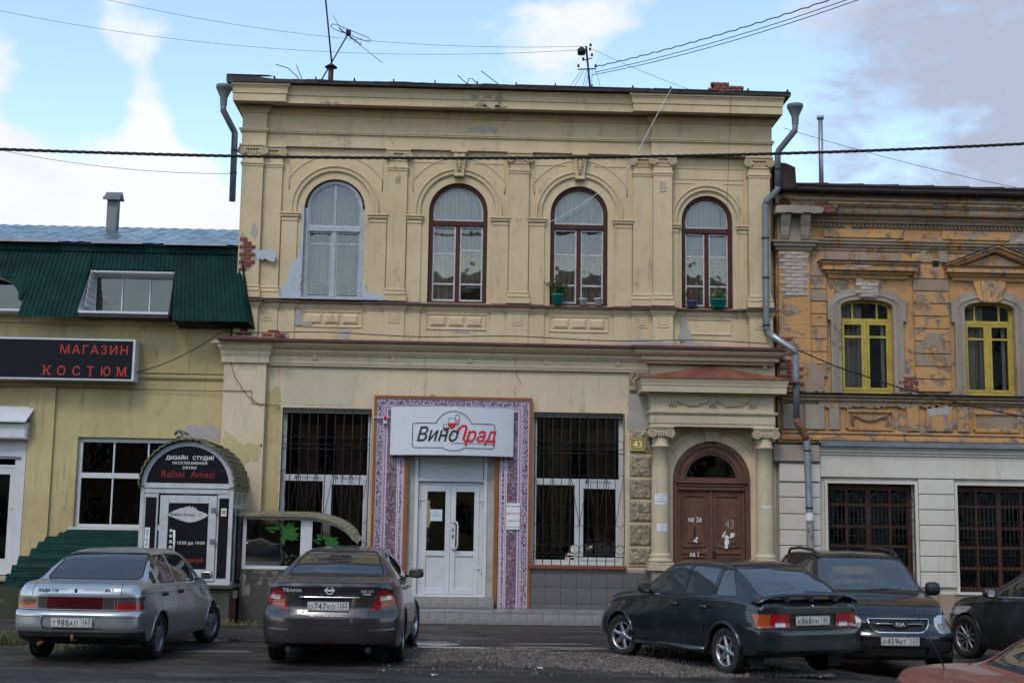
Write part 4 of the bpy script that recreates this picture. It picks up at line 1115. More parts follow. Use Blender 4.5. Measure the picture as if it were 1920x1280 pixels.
def half_rr(s):
    # right/left half of the badge outline
    pts = [(0, .445)] + [(.36 * math.sin(R(a)), .085 + .36 * math.cos(R(a))) for a in range(10, 66, 8)] + [(.345, .215), (.74, .215)]
    pts += [(.74 + .05 * math.sin(R(a)), .165 + .05 * math.cos(R(a))) for a in range(0, 91, 15)]
    pts += [(.79, -.20)] + [(.74 + .05 * math.cos(R(a)), -.205 - .05 * math.sin(R(a))) for a in range(0, 91, 15)]
    pts += [(.22, -.255), (.15, -.285), (.08, -.305), (0, -.31)]
    return [(cx + s * x, cz + z) for x, z in pts]
for s in (-1, 1):
    m = MB(); flatline(m, dense(half_rr(s)), .012, onb); obj('badge_outline', m, M['ink'], SB)
m = MB(); flatline(m, dense([(cx - .04, 3.335), (cx + .79, 3.335)]), .008, onb); obj('badge_outline', m, M['ink'], SB)
text('lettering', 'Вино', .385, M['ink'], SB, (-.53, -.0005, 3.37), shear=.30, bold=.004, sx=.86, fn=onb)
text('lettering', 'рад', .385, M['bright_red'], SB, (.31, -.0005, 3.37), shear=.30, bold=.008, sx=.86, fn=onb)
# the big red G with its hook
m = MB(); flatline(m, dense([(-.115, 3.52), (-.10, 3.60), (-.04, 3.665), (.03, 3.67), (.045, 3.62), (.02, 3.52), (-.01, 3.42), (.02, 3.375), (.07, 3.375)]), .045, onb, .001); obj('lettering', m, M['bright_red'], SB)
def wine_glass(gx, gz, r, h, mat, stem):
    m = MB(); pts = [(gx - r * .72, gz + h)] + [(gx - r * math.cos(R(a)), gz + h * .55 - h * .55 * math.sin(R(a))) for a in range(0, 181, 20)] + [(gx + r * .72, gz + h), (gx - r * .72, gz + h)]
    flatline(m, dense(pts, .02), .008, onb, .001); flatline(m, [(gx, gz), (gx, gz - stem), (gx, gz - stem - .002)], .008, onb, .001); flatline(m, [(gx - r * .6, gz - stem), (gx + r * .6, gz - stem)], .008, onb, .001)
    obj('glass_outline', m, M['ink'], SB)
    m2 = MB(); w = [(gx - r * .9 * math.cos(R(a)), gz + h * .55 - h * .5 * math.sin(R(a))) for a in range(0, 181, 20)]
    m2.add([onb(p[0], -.0005, p[1]) for p in w], [tuple(range(len(w)))]); obj('wine', m2, mat, SB)
wine_glass(-.345, 3.56, .058, .13, flat('wine_print', (.12, .02, .04), .5), .06)
wine_glass(-.235, 3.61, .075, .20, M['bright_red'], .12)
wine_glass(-.13, 3.68, .042, .20, flat('rose_print', (.55, .20, .24), .5), .12)
# roller shutter and doors
D0, D1, DZ = DO[0], DO[1], DO[2]
sh = thing('roller_shutter', 'half lowered white roller shutter behind the curved sign over the glazed doors', 'roller shutter', (-.25, .02, 2.6))
slat = MB().add([(-.62, 0, -.024), (.62, 0, -.024), (.62, -.012, -.012), (-.62, -.012, -.012), (.62, -.012, .012), (-.62, -.012, .012), (.62, 0, .024), (-.62, 0, .024)], [(0, 1, 2, 3), (3, 2, 4, 5), (5, 4, 6, 7)])
slm = bpy.data.meshes.new('slat'); slm.from_pydata(slat.v, [], slat.f); slm.materials.append(M['white_paint'])
for i in range(13): place('slat', slm, (-.23, .02, 2.70 + i * .0475), sh)
obj('bottom_bar', MB().box(-.86, .40, -.01, .05, 2.615, 2.678, ch=.01), M['white_paint'], sh)
obj('guide_rail', MB().box(-.93, -.862, -.02, .06, .43, 3.3), M['white_paint'], sh)
obj('guide_rail', MB().box(.402, .47, -.02, .06, .43, 3.3), M['white_paint'], sh)
rv = flat('stained_white_reveal', (.38, .37, .34), .7, dirt=.7, dirtc=(.2, .14, .09))
bx('door_reveal', (-1.10, -.931, .0, .30, .43, 3.3), rv, H); bx('door_reveal', (.471, .619, .0, .30, .43, 3.3), rv, H)
dr = thing('double_door', 'white plastic double door with dark glass and a long handle', 'door', (-.23, .12, .43))
obj('door_frame', MB().box(-.86, -.79, .06, .14, .43, 2.61).box(.33, .40, .06, .14, .43, 2.61).box(-.79, .33, .06, .14, 2.55, 2.61).box(-.86, .40, .04, .14, .432, .462), M['pvc'], dr)
for a, b, s in ((-.788, -.232, 1), (-.228, .328, -1)):
    m = MB(); z0, z1, zp = .465, 2.545, 1.24; fw = .10; y0, y1 = .05, .11
    m.box(a, a + fw, y0, y1, z0, z1, ch=.006).box(b - fw, b, y0, y1, z0, z1, ch=.006).box(a + fw, b - fw, y0 + .001, y1, z0, z0 + .12, ch=.006).box(a + fw, b - fw, y0 + .001, y1, z1 - .12, z1, ch=.006).box(a + fw, b - fw, y0 + .001, y1, zp - .05, zp + .05, ch=.006)
    leaf = obj('door_leaf', m, M['pvc'], dr)
    obj('panel', MB().box(a + fw + .001, b - fw - .001, .075, .10, z0 + .12, zp - .05), M['pvc'], leaf)
    obj('pane', MB().box(a + fw + .001, b - fw - .001, .075, .083, zp + .05, z1 - .12), M['glass_dark'], leaf)
    for z in (.95, 2.25):
        xh = a if s > 0 else b
        obj('hinge', MB().box(xh - .05, xh + .07, .035, .048, z, z + .025).box(xh - .05 * s - .012, xh - .05 * s + .012, .03, .048, z - .08, z + .025), M['white_paint'], leaf)
    if s < 0:
        obj('handle', MB().tube([(-.19, .045, 1.33), (-.10, -.03, 1.34), (-.085, -.035, 1.40), (-.085, -.035, 1.78), (-.10, -.03, 1.84), (-.19, .045, 1.85)], .016, 8), M['white_paint'], leaf)
        obj('keyhole', MB().box(-.19, -.165, .044, .049, 1.66, 1.72).box(-.19, -.165, .044, .049, 1.53, 1.60), M['ink'], leaf)
bx('door_threshold', (-.90, .44, -.03, .05, .427, .445), M['paper'], dr)
n_ = thing('paper_notice', 'white paper notice taped inside the left door pane', 'notice', (-.51, .07, 1.90))
bx('sheet', (-.62, -.39, .066, .072, 1.86, 2.08), M['paper_blue'], n_); text('lettering', 'Мы\nоткрылись', .048, bm_ink, n_, (-.505, .064, 2.0))
n_ = thing('opening_hours_board', 'white opening hours board with red print on the right printed pillar', 'notice', (.98, -.1, 1.74))
bx('board', (.845, 1.105, -.115, -.0925, 1.72, 2.22), M['paper'], n_)
text('lettering', 'ООО "Карамин"', .036, M['ink'], n_, (.975, -.117, 2.15), bold=.001)
text('lettering', 'РЕЖИМ РАБОТЫ', .038, M['bright_red'], n_, (.975, -.117, 2.01), bold=.001); text('lettering', 'с 10.00 до 20.00', .038, M['bright_red'], n_, (.975, -.117, 1.87), bold=.001); text('lettering', 'без перерывов и выходных', .02, M['ink'], n_, (.975, -.117, 1.76), bold=.0006)
al = thing('alarm_beacon', 'small white box with red lamp on a bracket left of the curved sign', 'alarm', (-1.53, -.15, 3.7))
bx('bracket', (-1.77, -1.44, -.155, -.135, 3.825, 3.84), M['white_paint'], al); bx('case', (-1.57, -1.49, -.17, -.10, 3.70, 3.82), M['white_paint'], al, ch=.01)
obj('lamp', MB().lathe([(0, 3.86), (.02, 3.855), (.03, 3.835), (.032, 3.79), (0, 3.785)], -1.53, -.17, 12), M['bright_red'], al)
obj('cloth_scrap', MB().add([(-.68, -.08, 4.26), (-.60, -.06, 4.30), (-.55, -.03, 4.27), (-.66, -.01, 4.31)], [(0, 1, 3), (1, 2, 3)]), M['pot_teal'], label='scrap of teal cloth lying on top of the printed door surround', cat='cloth', org=(-.6, -.05, 4.27))

# ------------------------------------------------------------------ number plaque, rustication, columned portal
pl = thing('number_plaque', 'ochre house number plaque 43 left of the columned doorway', 'plaque', (3.38, -.09, 3.26))
bx('plate', (3.24, 3.54, -.10, -.085, 3.27, 3.52), M['ochre'], pl); text('lettering', '43', .19, M['cream_ink'], pl, (3.39, -.102, 3.335), bold=.003)
obj('plate_edge', MB().xsweep([(3.25, 3.28), (3.53, 3.28), (3.53, 3.51), (3.25, 3.51), (3.25, 3.28)], [(-.100, -.004), (-.103, 0), (-.100, .004)]), M['cream_ink'], pl)
def rough_block(x0, x1, z0, z1, y, d, parent):
    """block with a hammered, deeply uneven face"""
    nx, nz = 16, 14; vs = []; fs = []
    for j in range(nz + 1):
        for i in range(nx + 1):
            x, z = x0 + (x1 - x0) * i / nx, z0 + (z1 - z0) * j / nz
            e = min(i, nx - i, j, nz - j)
            q = 0 if e == 0 else d * .6 + (d * .9 * noise.noise(Vector((x * 16, 1.3, z * 16))) if e > 1 else 0)
            vs.append((x, y - q, z))
    n = nx + 1
    fs = [(j * n + i, j * n + i + 1, (j + 1) * n + i + 1, (j + 1) * n + i) for j in range(nz) for i in range(nx)]
    return obj('rusticated_block', MB().add(vs, fs, True), M['rough_render'], parent)
for z0, z1 in ((1.09, 1.40), (1.44, 1.85), (1.90, 2.29), (2.34, 2.72), (2.77, 3.17), (3.22, 3.66)):
    rough_block(3.24, 3.66, z0, z1, -.035, .05, H)
rough_block(3.22, 3.60, 4.42, 4.84, -.03, .05, H)
bx('block_bed', (3.235, 3.665, -.034, -.001, 1.06, 3.67), S, H)
patch([(3.20, 3.68), (3.62, 3.68), (3.62, 4.4), (3.20, 4.4)], -.002, M['lilac_render'], H, 18, .02)
SP = stucco('portal_stucco', (0.46, 0.375, 0.255), (0.39, 0.315, 0.21), dirt_amt=.35, grime=.7, peel_amt=.24, under=(.45, .42, .38))
for cx, lab in ((3.80, 0), (5.83, 1)):
    cy = -.26
    ped_ = bx('column_base', (cx - .26, cx + .26, -.50, -.001, .982, 1.09), SP, H, ch=.01)
    m = MB().box(cx - .235, cx + .235, -.48, -.002, 1.092, 1.14, ch=.01)
    m.lathe([(.0, 1.14), (.225, 1.141), (.24, 1.17), (.225, 1.20), (.20, 1.215), (.195, 1.235), (.21, 1.26), (.20, 1.29), (.18, 1.30), (.172, 1.33)], cx, cy, 28)
    obj('column_base', m, SP, H)
    col_ = obj('column', MB().lathe([(.172, 1.325), (.168, 1.6), (.166, 2.2), (.160, 2.9), (.152, 3.33), (.170, 3.335), (.178, 3.355), (.170, 3.375), (.152, 3.38), (.152, 3.52)], cx, cy, 32), SP, H)
    m = MB()
    for s in (-1, 1):
        volute(m, cx + s * .17, 3.60, cy - .19, .088, s)
        m.tube([(cx + s * .17, cy - .17, 3.60), (cx + s * .17, cy + .17, 3.60)], .075, 12)
    m.box(cx - .16, cx + .16, cy - .185, cy + .2, 3.60, 3.665, ch=.01)
    m.box(cx - .245, cx + .245, cy - .22, -.001, 3.70, 3.735, ch=.012).box(cx - .21, cx + .21, cy - .20, -.001, 3.675, 3.699)
    for i in range(5): m.lathe([(0, 3.62), (.02, 3.60), (.02, 3.56), (.006, 3.52)], cx - .09 + i * .045, cy - .165, 8)
    obj('capital', m, SP, col_)
EP = [(3.60, .0), (3.60, -.40), (6.00, -.40), (6.00, .0)]
obj('portal_entablature', MB().sweep(EP, [(-.38, 3.738), (.0, 3.738), (.0, 3.80), (.015, 3.80), (.015, 3.96), (.05, 3.985), (.06, 4.01), (.06, 4.03), (-.005, 4.04), (-.005, 4.33), (.03, 4.35), (.05, 4.38), (-.38, 4.40)]), SP, H)
obj('portal_cornice', MB().sweep(EP, [(-.38, 4.385), (.05, 4.385), (.17, 4.40), (.19, 4.385), (.20, 4.385), (.20, 4.50), (.21, 4.51), (.22, 4.56), (.24, 4.61), (.24, 4.64), (-.38, 4.66)]), SP, H)
rf = [(3.34, -.66, 4.66), (6.26, -.66, 4.66), (6.26, -.02, 4.66), (3.34, -.02, 4.66), (4.80, -.05, 4.97)]
roof_ = MB().add(rf + [(p[0], p[1], 4.641) for p in rf[:4]], [(0, 1, 4), (1, 2, 4), (3, 0, 4), (0, 5, 6, 1), (1, 6, 7, 2), (3, 8, 5, 0), (5, 8, 7, 6)])
obj('portal_roof', roof_, M['rust_orange'], H)
for t_ in (.0,):
    obj('roof_seam', MB().tube([(4.80, -.66, 4.662), (4.80, -.06, 4.972)], .010, 6), M['rust_orange'], H)
bx('bent_flashing', (6.10, 6.44, -.62, -.30, 4.60, 4.635), M['rust_orange'], H)
# garland frieze
m = MB()
for cx_ in (4.02, 4.80, 5.58):
    for k in range(3):
        s = k - 1
        m.tube([(cx_ + s * .02, -.408, 4.27), (cx_ + s * .05, -.43, 4.20), (cx_ + s * .055, -.408, 4.11)], .020, 6, r1=.012)
    m.disc((cx_, -.42, 4.28), .035, t=.03, seg=10)
r_ = random.Random(3)
for cx_ in (4.02, 4.80):
    for i in range(26):
        u = (i + .5) / 26; x = cx_ + .06 + u * .66; z = 4.24 - .10 * math.sin(math.pi * u) + r_.uniform(-.02, .02)
        a = r_.uniform(-1, 1); L = .045
        m.tube([(x - L * math.cos(a) * .5, -.404, z - L * math.sin(a) * .5), (x, -.425, z), (x + L * math.cos(a) * .6, -.404, z + L * math.sin(a) * .6)], .014, 5, r1=.006)
obj('garland', m, SP, H)
# door in its arched frame
DC, DHW, DZS, DB = 4.85, .765, 2.72, .30
PD = thing('entrance_door', 'brown panelled double door with arched fanlight between two ionic columns', 'door', (4.85, .05, .3))
W_ = M['door_wood']
m = MB(); ring_band(m, DC, DHW, DB, DZS, .10, .02, .25); ring_band(m, DC, DHW - .10, DZS - .06, DZS, .05, .05, .25); ring_band(m, DC, DHW - .15, DZS - .06, DZS, .07, .03, .22)
obj('door_frame', m, W_, PD)
m = MB().box(DC - .665, DC + .665, .0, .16, 2.60, 2.66, ch=.012).box(DC - .70, DC + .70, -.035, .16, 2.662, 2.70, ch=.012).box(DC - .665, DC + .665, .02, .16, 2.53, 2.598, ch=.01)
obj('transom', m, W_, PD)
hh = DHW - .222
fan = arch_loop(DC, hh, 2.74, 2.76, 24, hh * .93)
m = MB(); o_ = [(DC - hh * 1.0, 2.78)] + [(DC - hh * math.cos(math.pi * i / 24), 2.80 + hh * .9 * math.sin(math.pi * i / 24)) for i in range(25)]
ring_band(m, DC, DHW - .22, 2.70, DZS, .05, .06, .12); m.box(DC - .5, DC + .5, .06, .12, 2.70, 2.78)
obj('fanlight_frame', m, W_, PD)
obj('pane', MB().prism(arch_loop(DC, DHW - .27, 2.78, 2.78, 24, .42), .085, .091), M['glass_dark'], PD)
for a, b, s in ((DC - .655, DC - .012, -1), (DC + .012, DC + .655, 1)):
    leaf = obj('door_leaf', MB().box(a, b, .09, .14, DB, 2.525), W_, PD)
    w0, w1 = a + .10, b - .10
    def pan(z0, z1):
        mm = MB().xsweep([(w0, z0), (w1, z0), (w1, z1), (w0, z1), (w0, z0)], [(.09, -.03), (.062, -.02), (.062, .005), (.09, .03)])
        mm.box(w0 + .07, w1 - .07, .070, .0899, z0 + .07, z1 - .07, ch=.014)
        obj('panel', mm, W_, leaf)
    pan(1.45, 2.42); pan(1.02, 1.24); pan(.45, .88)
    obj('panel_rail', MB().box(w0 - .03, w1 + .03, .06, .0899, 1.30, 1.36, ch=.01), W_, leaf)
    obj('stile', MB().box(a if s < 0 else b - .05, a + .05 if s < 0 else b, .07, .0899, DB, 2.52, ch=.01), W_, leaf)
bx('meeting_strip', (DC - .035, DC + .035, .055, .0895, DB, 2.52), W_, PD, ch=.012)
obj('handle', MB().box(DC + .03, DC + .07, .03, .055, 1.10, 1.36).tube([(DC + .05, .04, 1.30), (DC + .05, -.01, 1.28), (DC + .05, -.01, 1.18), (DC + .05, .04, 1.15)], .01, 6), M['black_iron'], PD)
ch = flat('white_chalk_paint', (.60, .58, .56), .9, var=.1)
text('lettering', 'кв 2а', .13, ch, PD, (DC - .32, .055, 1.92), bold=.003, sx=.85); text('lettering', 'кв 1', .12, ch, PD, (DC - .33, .052, 1.255), bold=.003, sx=.85); text('lettering', '43', .24, flat('faded_chalk', (.30, .25, .23), .9), PD, (DC + .36, .058, 1.80), bold=-.002, sx=.8)
for (x, z, w, h, sd) in ((DC + .30, 1.56, .05, .14, 1), (DC + .40, 1.68, .06, .05, 2), (DC - .30, 1.58, .05, .05, 3), (DC + .25, 1.70, .03, .05, 4)):
    obj('paint_smear', MB().prism(jag([(x - w, z - h), (x + w * .4, z - h), (x + w, z + h * .6), (x - w * .2, z + h)], .02, .03, sd), .060, .066), ch, PD)
bx('mail_slot', (DC - .34, DC - .315, .058, .069, 1.60, 1.84), M['black_iron'], PD)
# keystone and spandrel relief over the arch
k = MB().prism([(4.74, 3.48), (4.96, 3.48), (5.03, 3.79), (4.67, 3.79)], -.07, 0)
obj('keystone', k, SP, H)
m = MB()
for s in (-1, 1):
    xx = [4.85 + s * .22, 4.85 + s * .80]
    arc = [(4.85 + s * .93 * math.sin(R(a)), 2.72 + .93 * math.cos(R(a))) for a in range(14, 60, 4)]
    line = [(xx[0], 3.72), (xx[1], 3.72), (xx[1], 3.30)] + [p for p in reversed(arc)] + [(xx[0], 3.72)]
    m.xsweep(line, [(0, -.01), (-.016, 0), (0, .01)])
    for i in range(7):
        x = 4.85 + s * (.42 + .05 * i); z = 3.66 - .012 * i * i * .35
        m.tube([(x, -.001, z), (x + s * .03, -.02, z - .03), (x + s * .02, -.001, z - .07 - .012 * i)], .014, 5, r1=.005)
obj('spandrel_relief', m, SP, H)
# bills pasted on the columns
def bill(cx, cy, r, z, w, h, label, mat, lines_, seed=1, a0=0):
    o = thing('pasted_bill', label, 'bill', (cx, cy - r, z))
    N = 8; vs = []
    for i in range(N + 1):
        a = a0 + (i / N - .5) * w / r
        vs += [(cx + (r + .004) * math.sin(a), cy - (r + .004) * math.cos(a), z - h / 2), (cx + (r + .004) * math.sin(a), cy - (r + .004) * math.cos(a), z + h / 2)]
    obj('sheet', MB().add(vs, [(2 * i, 2 * i + 2, 2 * i + 3, 2 * i + 1) for i in range(N)], True), mat, o)
    for k, (s_, sz) in enumerate(lines_):
        fn = lambda x, y, z_: (cx + (r + .006) * math.sin(a0 + x / r), cy - (r + .006) * math.cos(a0 + x / r), z_)
        text('lettering', s_, sz, M['ink'], o, (0, 0, z + h / 2 - .04 - k * h / max(1, len(lines_)) * .9), bold=.0006, fn=fn)
bill(3.80, -.26, .163, 2.34, .26, .20, 'torn white phone number bill pasted high on the left column', M['paper'], [('вышла из трещин', .022), ('пластика', .02), ('8 927 647 86 75', .03)], a0=.0)
bill(3.80, -.26, .166, 1.80, .20, .14, 'smaller white printed bill pasted low on the left column', M['paper'], [('тираж', .022), ('ремонт под ключ', .014), ('недорого', .014)], a0=.1)
bill(5.83, -.26, .164, 2.22, .18, .05, 'faded torn paper strip on the right column', M['paper_blue'], [])
# ------------------------------------------------------------------ roof of the cream house
def wavy_roof():
    mb = MB(); n = 90; r = random.Random(4); vs = []
    for i in range(n + 1):
        x = -4.78 + 11.12 * i / n
        w = .03 * noise.noise(Vector((x * 1.1, 0, 0))) + .018 * noise.noise(Vector((x * 5, 2, 0)))
        up = .10 * max(0, min(1, (-3.95 - x) / .35)) + w
        for (yy, zz) in ((-.70, 10.30 + w * .3), (-.70 - abs(w), 10.375 + up * .7), (-.48, 10.42 + up * .8), (.6, 10.56 + up * .6), (4.5, 11.3), (9, 10.6)):
            vs.append((x, yy, zz))
    m = 6
    mb.add(vs, [(i * m + j, (i + 1) * m + j, (i + 1) * m + j + 1, i * m + j + 1) for i in range(n) for j in range(m - 1)])
    mb.add([(-4.78, -.695, 10.301), (6.34, -.695, 10.301), (6.34, .1, 10.312), (-4.78, .1, 10.312)], [(0, 1, 2, 3)])
    obj('roof', mb, M['dark_roof'], H)
    for i in range(15):
        x = -4.6 + i * .78 + r.uniform(-.05, .05)
        obj('roof_seam', MB().box(x - .012, x + .012, -.66, -.48, 10.38, 10.45), M['rust_roof'], H)
    for (a, b, z, q) in ((-4.76, -3.95, 10.66, .04), (-3.0, -2.4, 10.58, .02), (-1.9, .0, 10.585, .02), (.9, 3.0, 10.60, .025), (3.6, 4.9, 10.60, .02), (5.2, 6.32, 10.60, .03)):
        z -= .185; vs = [(a, -.72, z - .03), (b, -.72, z - .035), (b + .02, -.34, z + q + .03), (a, -.34, z + q + .02)]
        obj('roof_sheet', MB().add(vs + [(p[0], p[1], p[2] - .012) for p in vs], [(0, 1, 2, 3), (7, 6, 5, 4), (0, 4, 5, 1), (1, 5, 6, 2), (2, 6, 7, 3), (3, 7, 4, 0)]), M['rust_roof'], H)
wavy_roof()
# remains of a brick chimney at the edge
cb = unit_block(.12, .12, .062, .006, M['brick'], 'brick')
ch_ = thing('chimney_stub', 'crumbling low red brick chimney stub at the right of the roof', 'chimney', (5.2, .5, 10.6))
for j in range(3):
    for i in range(5 if j < 2 else 3): place('brick', cb, (4.98 + i * .125 + (.05 if j % 2 else 0), .3, 10.68 + j * .07), ch_)
obj('core', MB().box(4.95, 5.5, .31, .7, 10.6, 10.80), M['brick'], ch_)

# ------------------------------------------------------------------ things on the roof: mast, antennas, insulator pole
A = M['black_iron']
vp = thing('vent_stack', 'short rusty roof vent stack with a cone cap below the antenna mast', 'vent', (-2.87, .4, 10.6))
obj('pipe', MB().tube([(-2.87, .4, 10.55), (-2.87, .4, 11.02)], .055, 12), M['rust_roof'], vp)
obj('cap', MB().lathe([(.13, 11.02), (.0, 11.12), (0, 11.0), (.13, 11.015)], -2.87, .4, 16), M['rust_roof'], vp)
def pole_thing(name, label, cat, pts, r, **k):
    t_ = thing(name, label, cat, pts[0]); obj('pole', MB().tube(pts, r, 8), A, t_); return t_
mast = pole_thing('antenna_mast', 'tall thin leaning mast on the left of the roof', 'mast', [(-2.85, .45, 11.0), (-3.06, .45, 12.9)], .018)
an = thing('tv_antenna', 'loop television antenna on a slanting pole beside the tall mast', 'antenna', (-3.15, .5, 10.6))
obj('pole', MB().tube([(-3.16, .5, 10.6), (-2.55, .5, 11.95)], .015, 8), A, an)
lp = [(-2.92, 12.12), (-2.88, 12.17), (-2.80, 12.16), (-2.14, 11.86), (-2.08, 11.80), (-2.12, 11.76), (-2.20, 11.78), (-2.86, 12.05), (-2.92, 12.12)]
obj('loop', MB().tube([(p[0], .5, p[1]) for p in lp], .008, 6), A, an)
obj('junction_box', MB().box(-2.60, -2.50, .46, .56, 11.93, 12.03), M['rust_roof'], an)
obj('boom', MB().tube([(-2.72, .2, 11.94), (-2.30, .9, 11.84)], .01, 6), A, an)
obj('rod', MB().tube([(-2.88, .5, 12.38), (-2.66, .5, 11.97)], .006, 6), A, an)
obj('rod', MB().tube([(-2.60, .5, 11.93), (-1.82, .5, 11.25)], .006, 6), A, an)
for i in range(5):
    t_ = i / 4; p = Vector((-2.66, .3, 11.93)).lerp(Vector((-2.33, .85, 11.85)), t_)
    obj('rod', MB().tube([(p.x - .04, p.y, p.z - .08), (p.x + .04, p.y, p.z + .08)], .004, 5), A, an)
obj('rod', MB().tube([(-3.15, .55, 10.70), (-2.85, .55, 10.78)], .006, 5), A, an); obj('rod', MB().tube([(-3.15, .55, 10.64), (-2.85, .55, 10.72)], .006, 5), A, an)
for k, (pts, lab) in enumerate([([(-4.00, .4, 11.05), (-3.75, .4, 10.98), (-3.55, .4, 10.80), (-3.44, .4, 10.62)], 'curved bent wire rod sticking up near the left roof corner'),
                 ([(-3.58, .4, 11.05), (-3.40, .4, 10.62)], 'straight short rod sticking up beside the bent wire'),
                 ([(-.28, .4, 10.92), (-.05, .4, 10.72)], 'short rod leaning left at the middle of the roof edge'),
                 ([(-.08, .4, 10.70), (-.05, .4, 10.86), (.02, .4, 10.86), (.18, .4, 10.70)], 'looped wire end at the middle of the roof edge'),
                 ([(.20, .4, 11.03), (.66, .4, 10.68)], 'longer rod leaning left at the middle of the roof edge')]):
    o_ = obj('roof_rod', MB().tube(pts, .009, 6), A, label=lab, cat='rod', org=pts[-1])
ip = thing('insulator_pole', 'black roof pole with porcelain insulators carrying overhead wires', 'utility pole', (2.48, .5, 10.6))
obj('pole', MB().tube([(2.48, .5, 10.55), (2.37, .5, 11.98)], .022, 8), A, ip)
obj('crossarm', MB().tube([(2.20, .5, 11.33), (2.58, .5, 11.36)], .016, 6), A, ip)
obj('crossarm', MB().tube([(2.30, .5, 11.58), (2.50, .5, 11.66)], .014, 6), A, ip)
obj('junction_box', MB().lathe([(0, 11.72), (.08, 11.73), (.09, 11.86), (.04, 11.93), (0, 11.93)], 2.27, .45, 12), A, ip)
for (x, z) in ((2.21, 11.40), (2.57, 11.41), (2.31, 11.60), (2.49, 11.72), (2.46, 12.0), (2.45, 11.88)):
    obj('insulator', MB().lathe([(0, z - .03), (.022, z - .02), (.03, z), (.018, z + .02), (.028, z + .04), (.012, z + .06), (0, z + .062)], x, .47, 10), A, ip)
for k in range(5):
    a = (2.30 + .05 * k, .5, 11.35); b = (1.95 + .13 * k, .5, 10.65)
    obj('lead', MB().tube([a, ((a[0] + b[0]) / 2 - .05 * (k % 2), .5, 11.0 - .08 * k), b], .005, 5), A, ip)
obj('lead', MB().tube([(2.56, .5, 11.36), (2.63, .5, 11.1), (2.70, .5, 10.65)], .004, 5), A, ip)

ip.scale = (1, 1, .76); an.scale = (1, 1, .88); mast.scale = (1, 1, .88)
def sag(a, b, s, n=24, tw=0.0):
    a, b = Vector(a), Vector(b); out = []
    for i in range(n + 1):
        t_ = i / n; p = a.lerp(b, t_); p.z -= s * 4 * t_ * (1 - t_)
        if tw: p.z += tw * math.sin(i * 2.4); p.y += tw * math.cos(i * 2.4)
        out.append(p)
    return out
def wire(a, b, s, r, label, tw=0.0, n=24, mat=None, name='overhead_wire'):
    pts = sag(a, b, s, n, tw)
    obj(name, MB().tube(pts, r, 6), mat or A, label=label, cat='wire', org=a)
# twisted service cable across the whole picture
cable = MB()
for ph in (0, math.pi * 2 / 3, math.pi * 4 / 3):
    pts = [Vector((x, -3.0, 8.25 + .0306 * (x - .75) + .00254 * (x - .75) ** 2)) for x in [-12 + 27 * i / 420 for i in range(421)]]
    cable.tube([(p.x, p.y + .016 * math.cos(i * .9 + ph), p.z + .016 * math.sin(i * .9 + ph)) for i, p in enumerate(pts)], .015, 5)
obj('twisted_cable', cable, M['rubber'], label='thick black twisted cable hanging across the whole street front', cat='cable', org=(-12, -3, 8.3))
wire((2.57, .5, 11.22), (6.66, -7.0, 10.20), .10, .010, 'wavy black cable rising from the insulator pole to the upper right', .012, 60)
wire((2.55, .5, 11.10), (6.66, -7.0, 10.12), .12, .007, 'upper smooth wire rising right from the insulator pole')
wire((2.50, .5, 11.04), (6.66, -7.0, 10.06), .14, .007, 'lower smooth wire rising right from the insulator pole')
wire((2.42, .5, 11.66), (-10.5, 2, 13.6), .55, .004, 'upper thin wire running left from the insulator pole')
wire((2.30, .5, 11.58), (-10.5, 2, 12.7), .45, .004, 'lower thin wire running left from the insulator pole')
wire((2.5, .5, 11.6), (5.0, .8, 10.75), .05, .004, 'thin wire sloping down right from the top of the insulator pole')
wire((6.3, -.2, 9.8), (13.5, -.2, 8.3), .15, .005, 'thin wire sloping down from the right downpipe across the sky')
wire((-4.7, -.3, 8.55), (-10.5, -.3, 9.2), .2, .005, 'thin wire running left from the left downpipe')
wire((3.98, -.72, 10.42), (3.2, -.42, 8.9), -.02, .007, 'pale wire hanging from the cornice in front of the right windows', mat=M['paper'])
wire((3.2, -.42, 8.9), (1.5, -.1, 7.72), .12, .006, 'pale wire drooping to the third arched window', mat=M['paper'])
wire((5.14, -.72, 10.32), (5.14, -.2, 7.9), .0, .004, 'thin dark wire hanging straight down right of the last arched window')
# wires on the facade
def surf_wire(pts, r, label, mat=None):
    obj('facade_wire', MB().tube(pts, r, 6), mat or A, label=label, cat='wire', org=pts[0])
rw = random.Random(8)
pts = [(-4.7, -.34, 5.42)]
for i in range(1, 60):
    x = -4.7 + 10.6 * i / 59; pts.append((x, -.355, 5.41 + .025 * math.sin(x * 1.7) - .006 * x * .2))
surf_wire(pts, .010, 'thin dark cable lying along the red string course', M['rubber'])
surf_wire([(6.0, -.37, 5.42), (6.5, -.45, 5.25), (7.2, -.5, 4.95), (8.4, -.6, 4.55), (9.8, -.7, 4.20), (11.5, -.75, 3.88)], .014, 'black cable sagging right from the string course over the orange house', M['rubber'])
surf_wire(sag((-6.35, -.2, 4.60), (-4.72, -.34, 5.40), .10, 14), .010, 'black cable from the shop sign up to the string course', M['rubber'])
surf_wire([(-9.4, -.03, 4.30), (-8, -.03, 4.31), (-6.8, -.03, 4.31), (-5.5, -.03, 4.29), (-4.7, -.05, 4.29), (-4.65, -.17, 4.29), (-4.12, -.17, 4.29), (-4.10, -.17, 4.05), (-3.84, -.17, 4.04), (-3.6, -.03, 4.03)], .007, 'thin wire run along the yellow wall above the kiosk')
surf_wire([(-4.6, -.17, 5.0), (-4.45, -.17, 4.55), (-4.2, -.17, 4.2), (-3.95, -.17, 4.02), (-3.55, -.04, 3.98)], .005, 'loose thin wire drooping over the left ground floor pilaster')
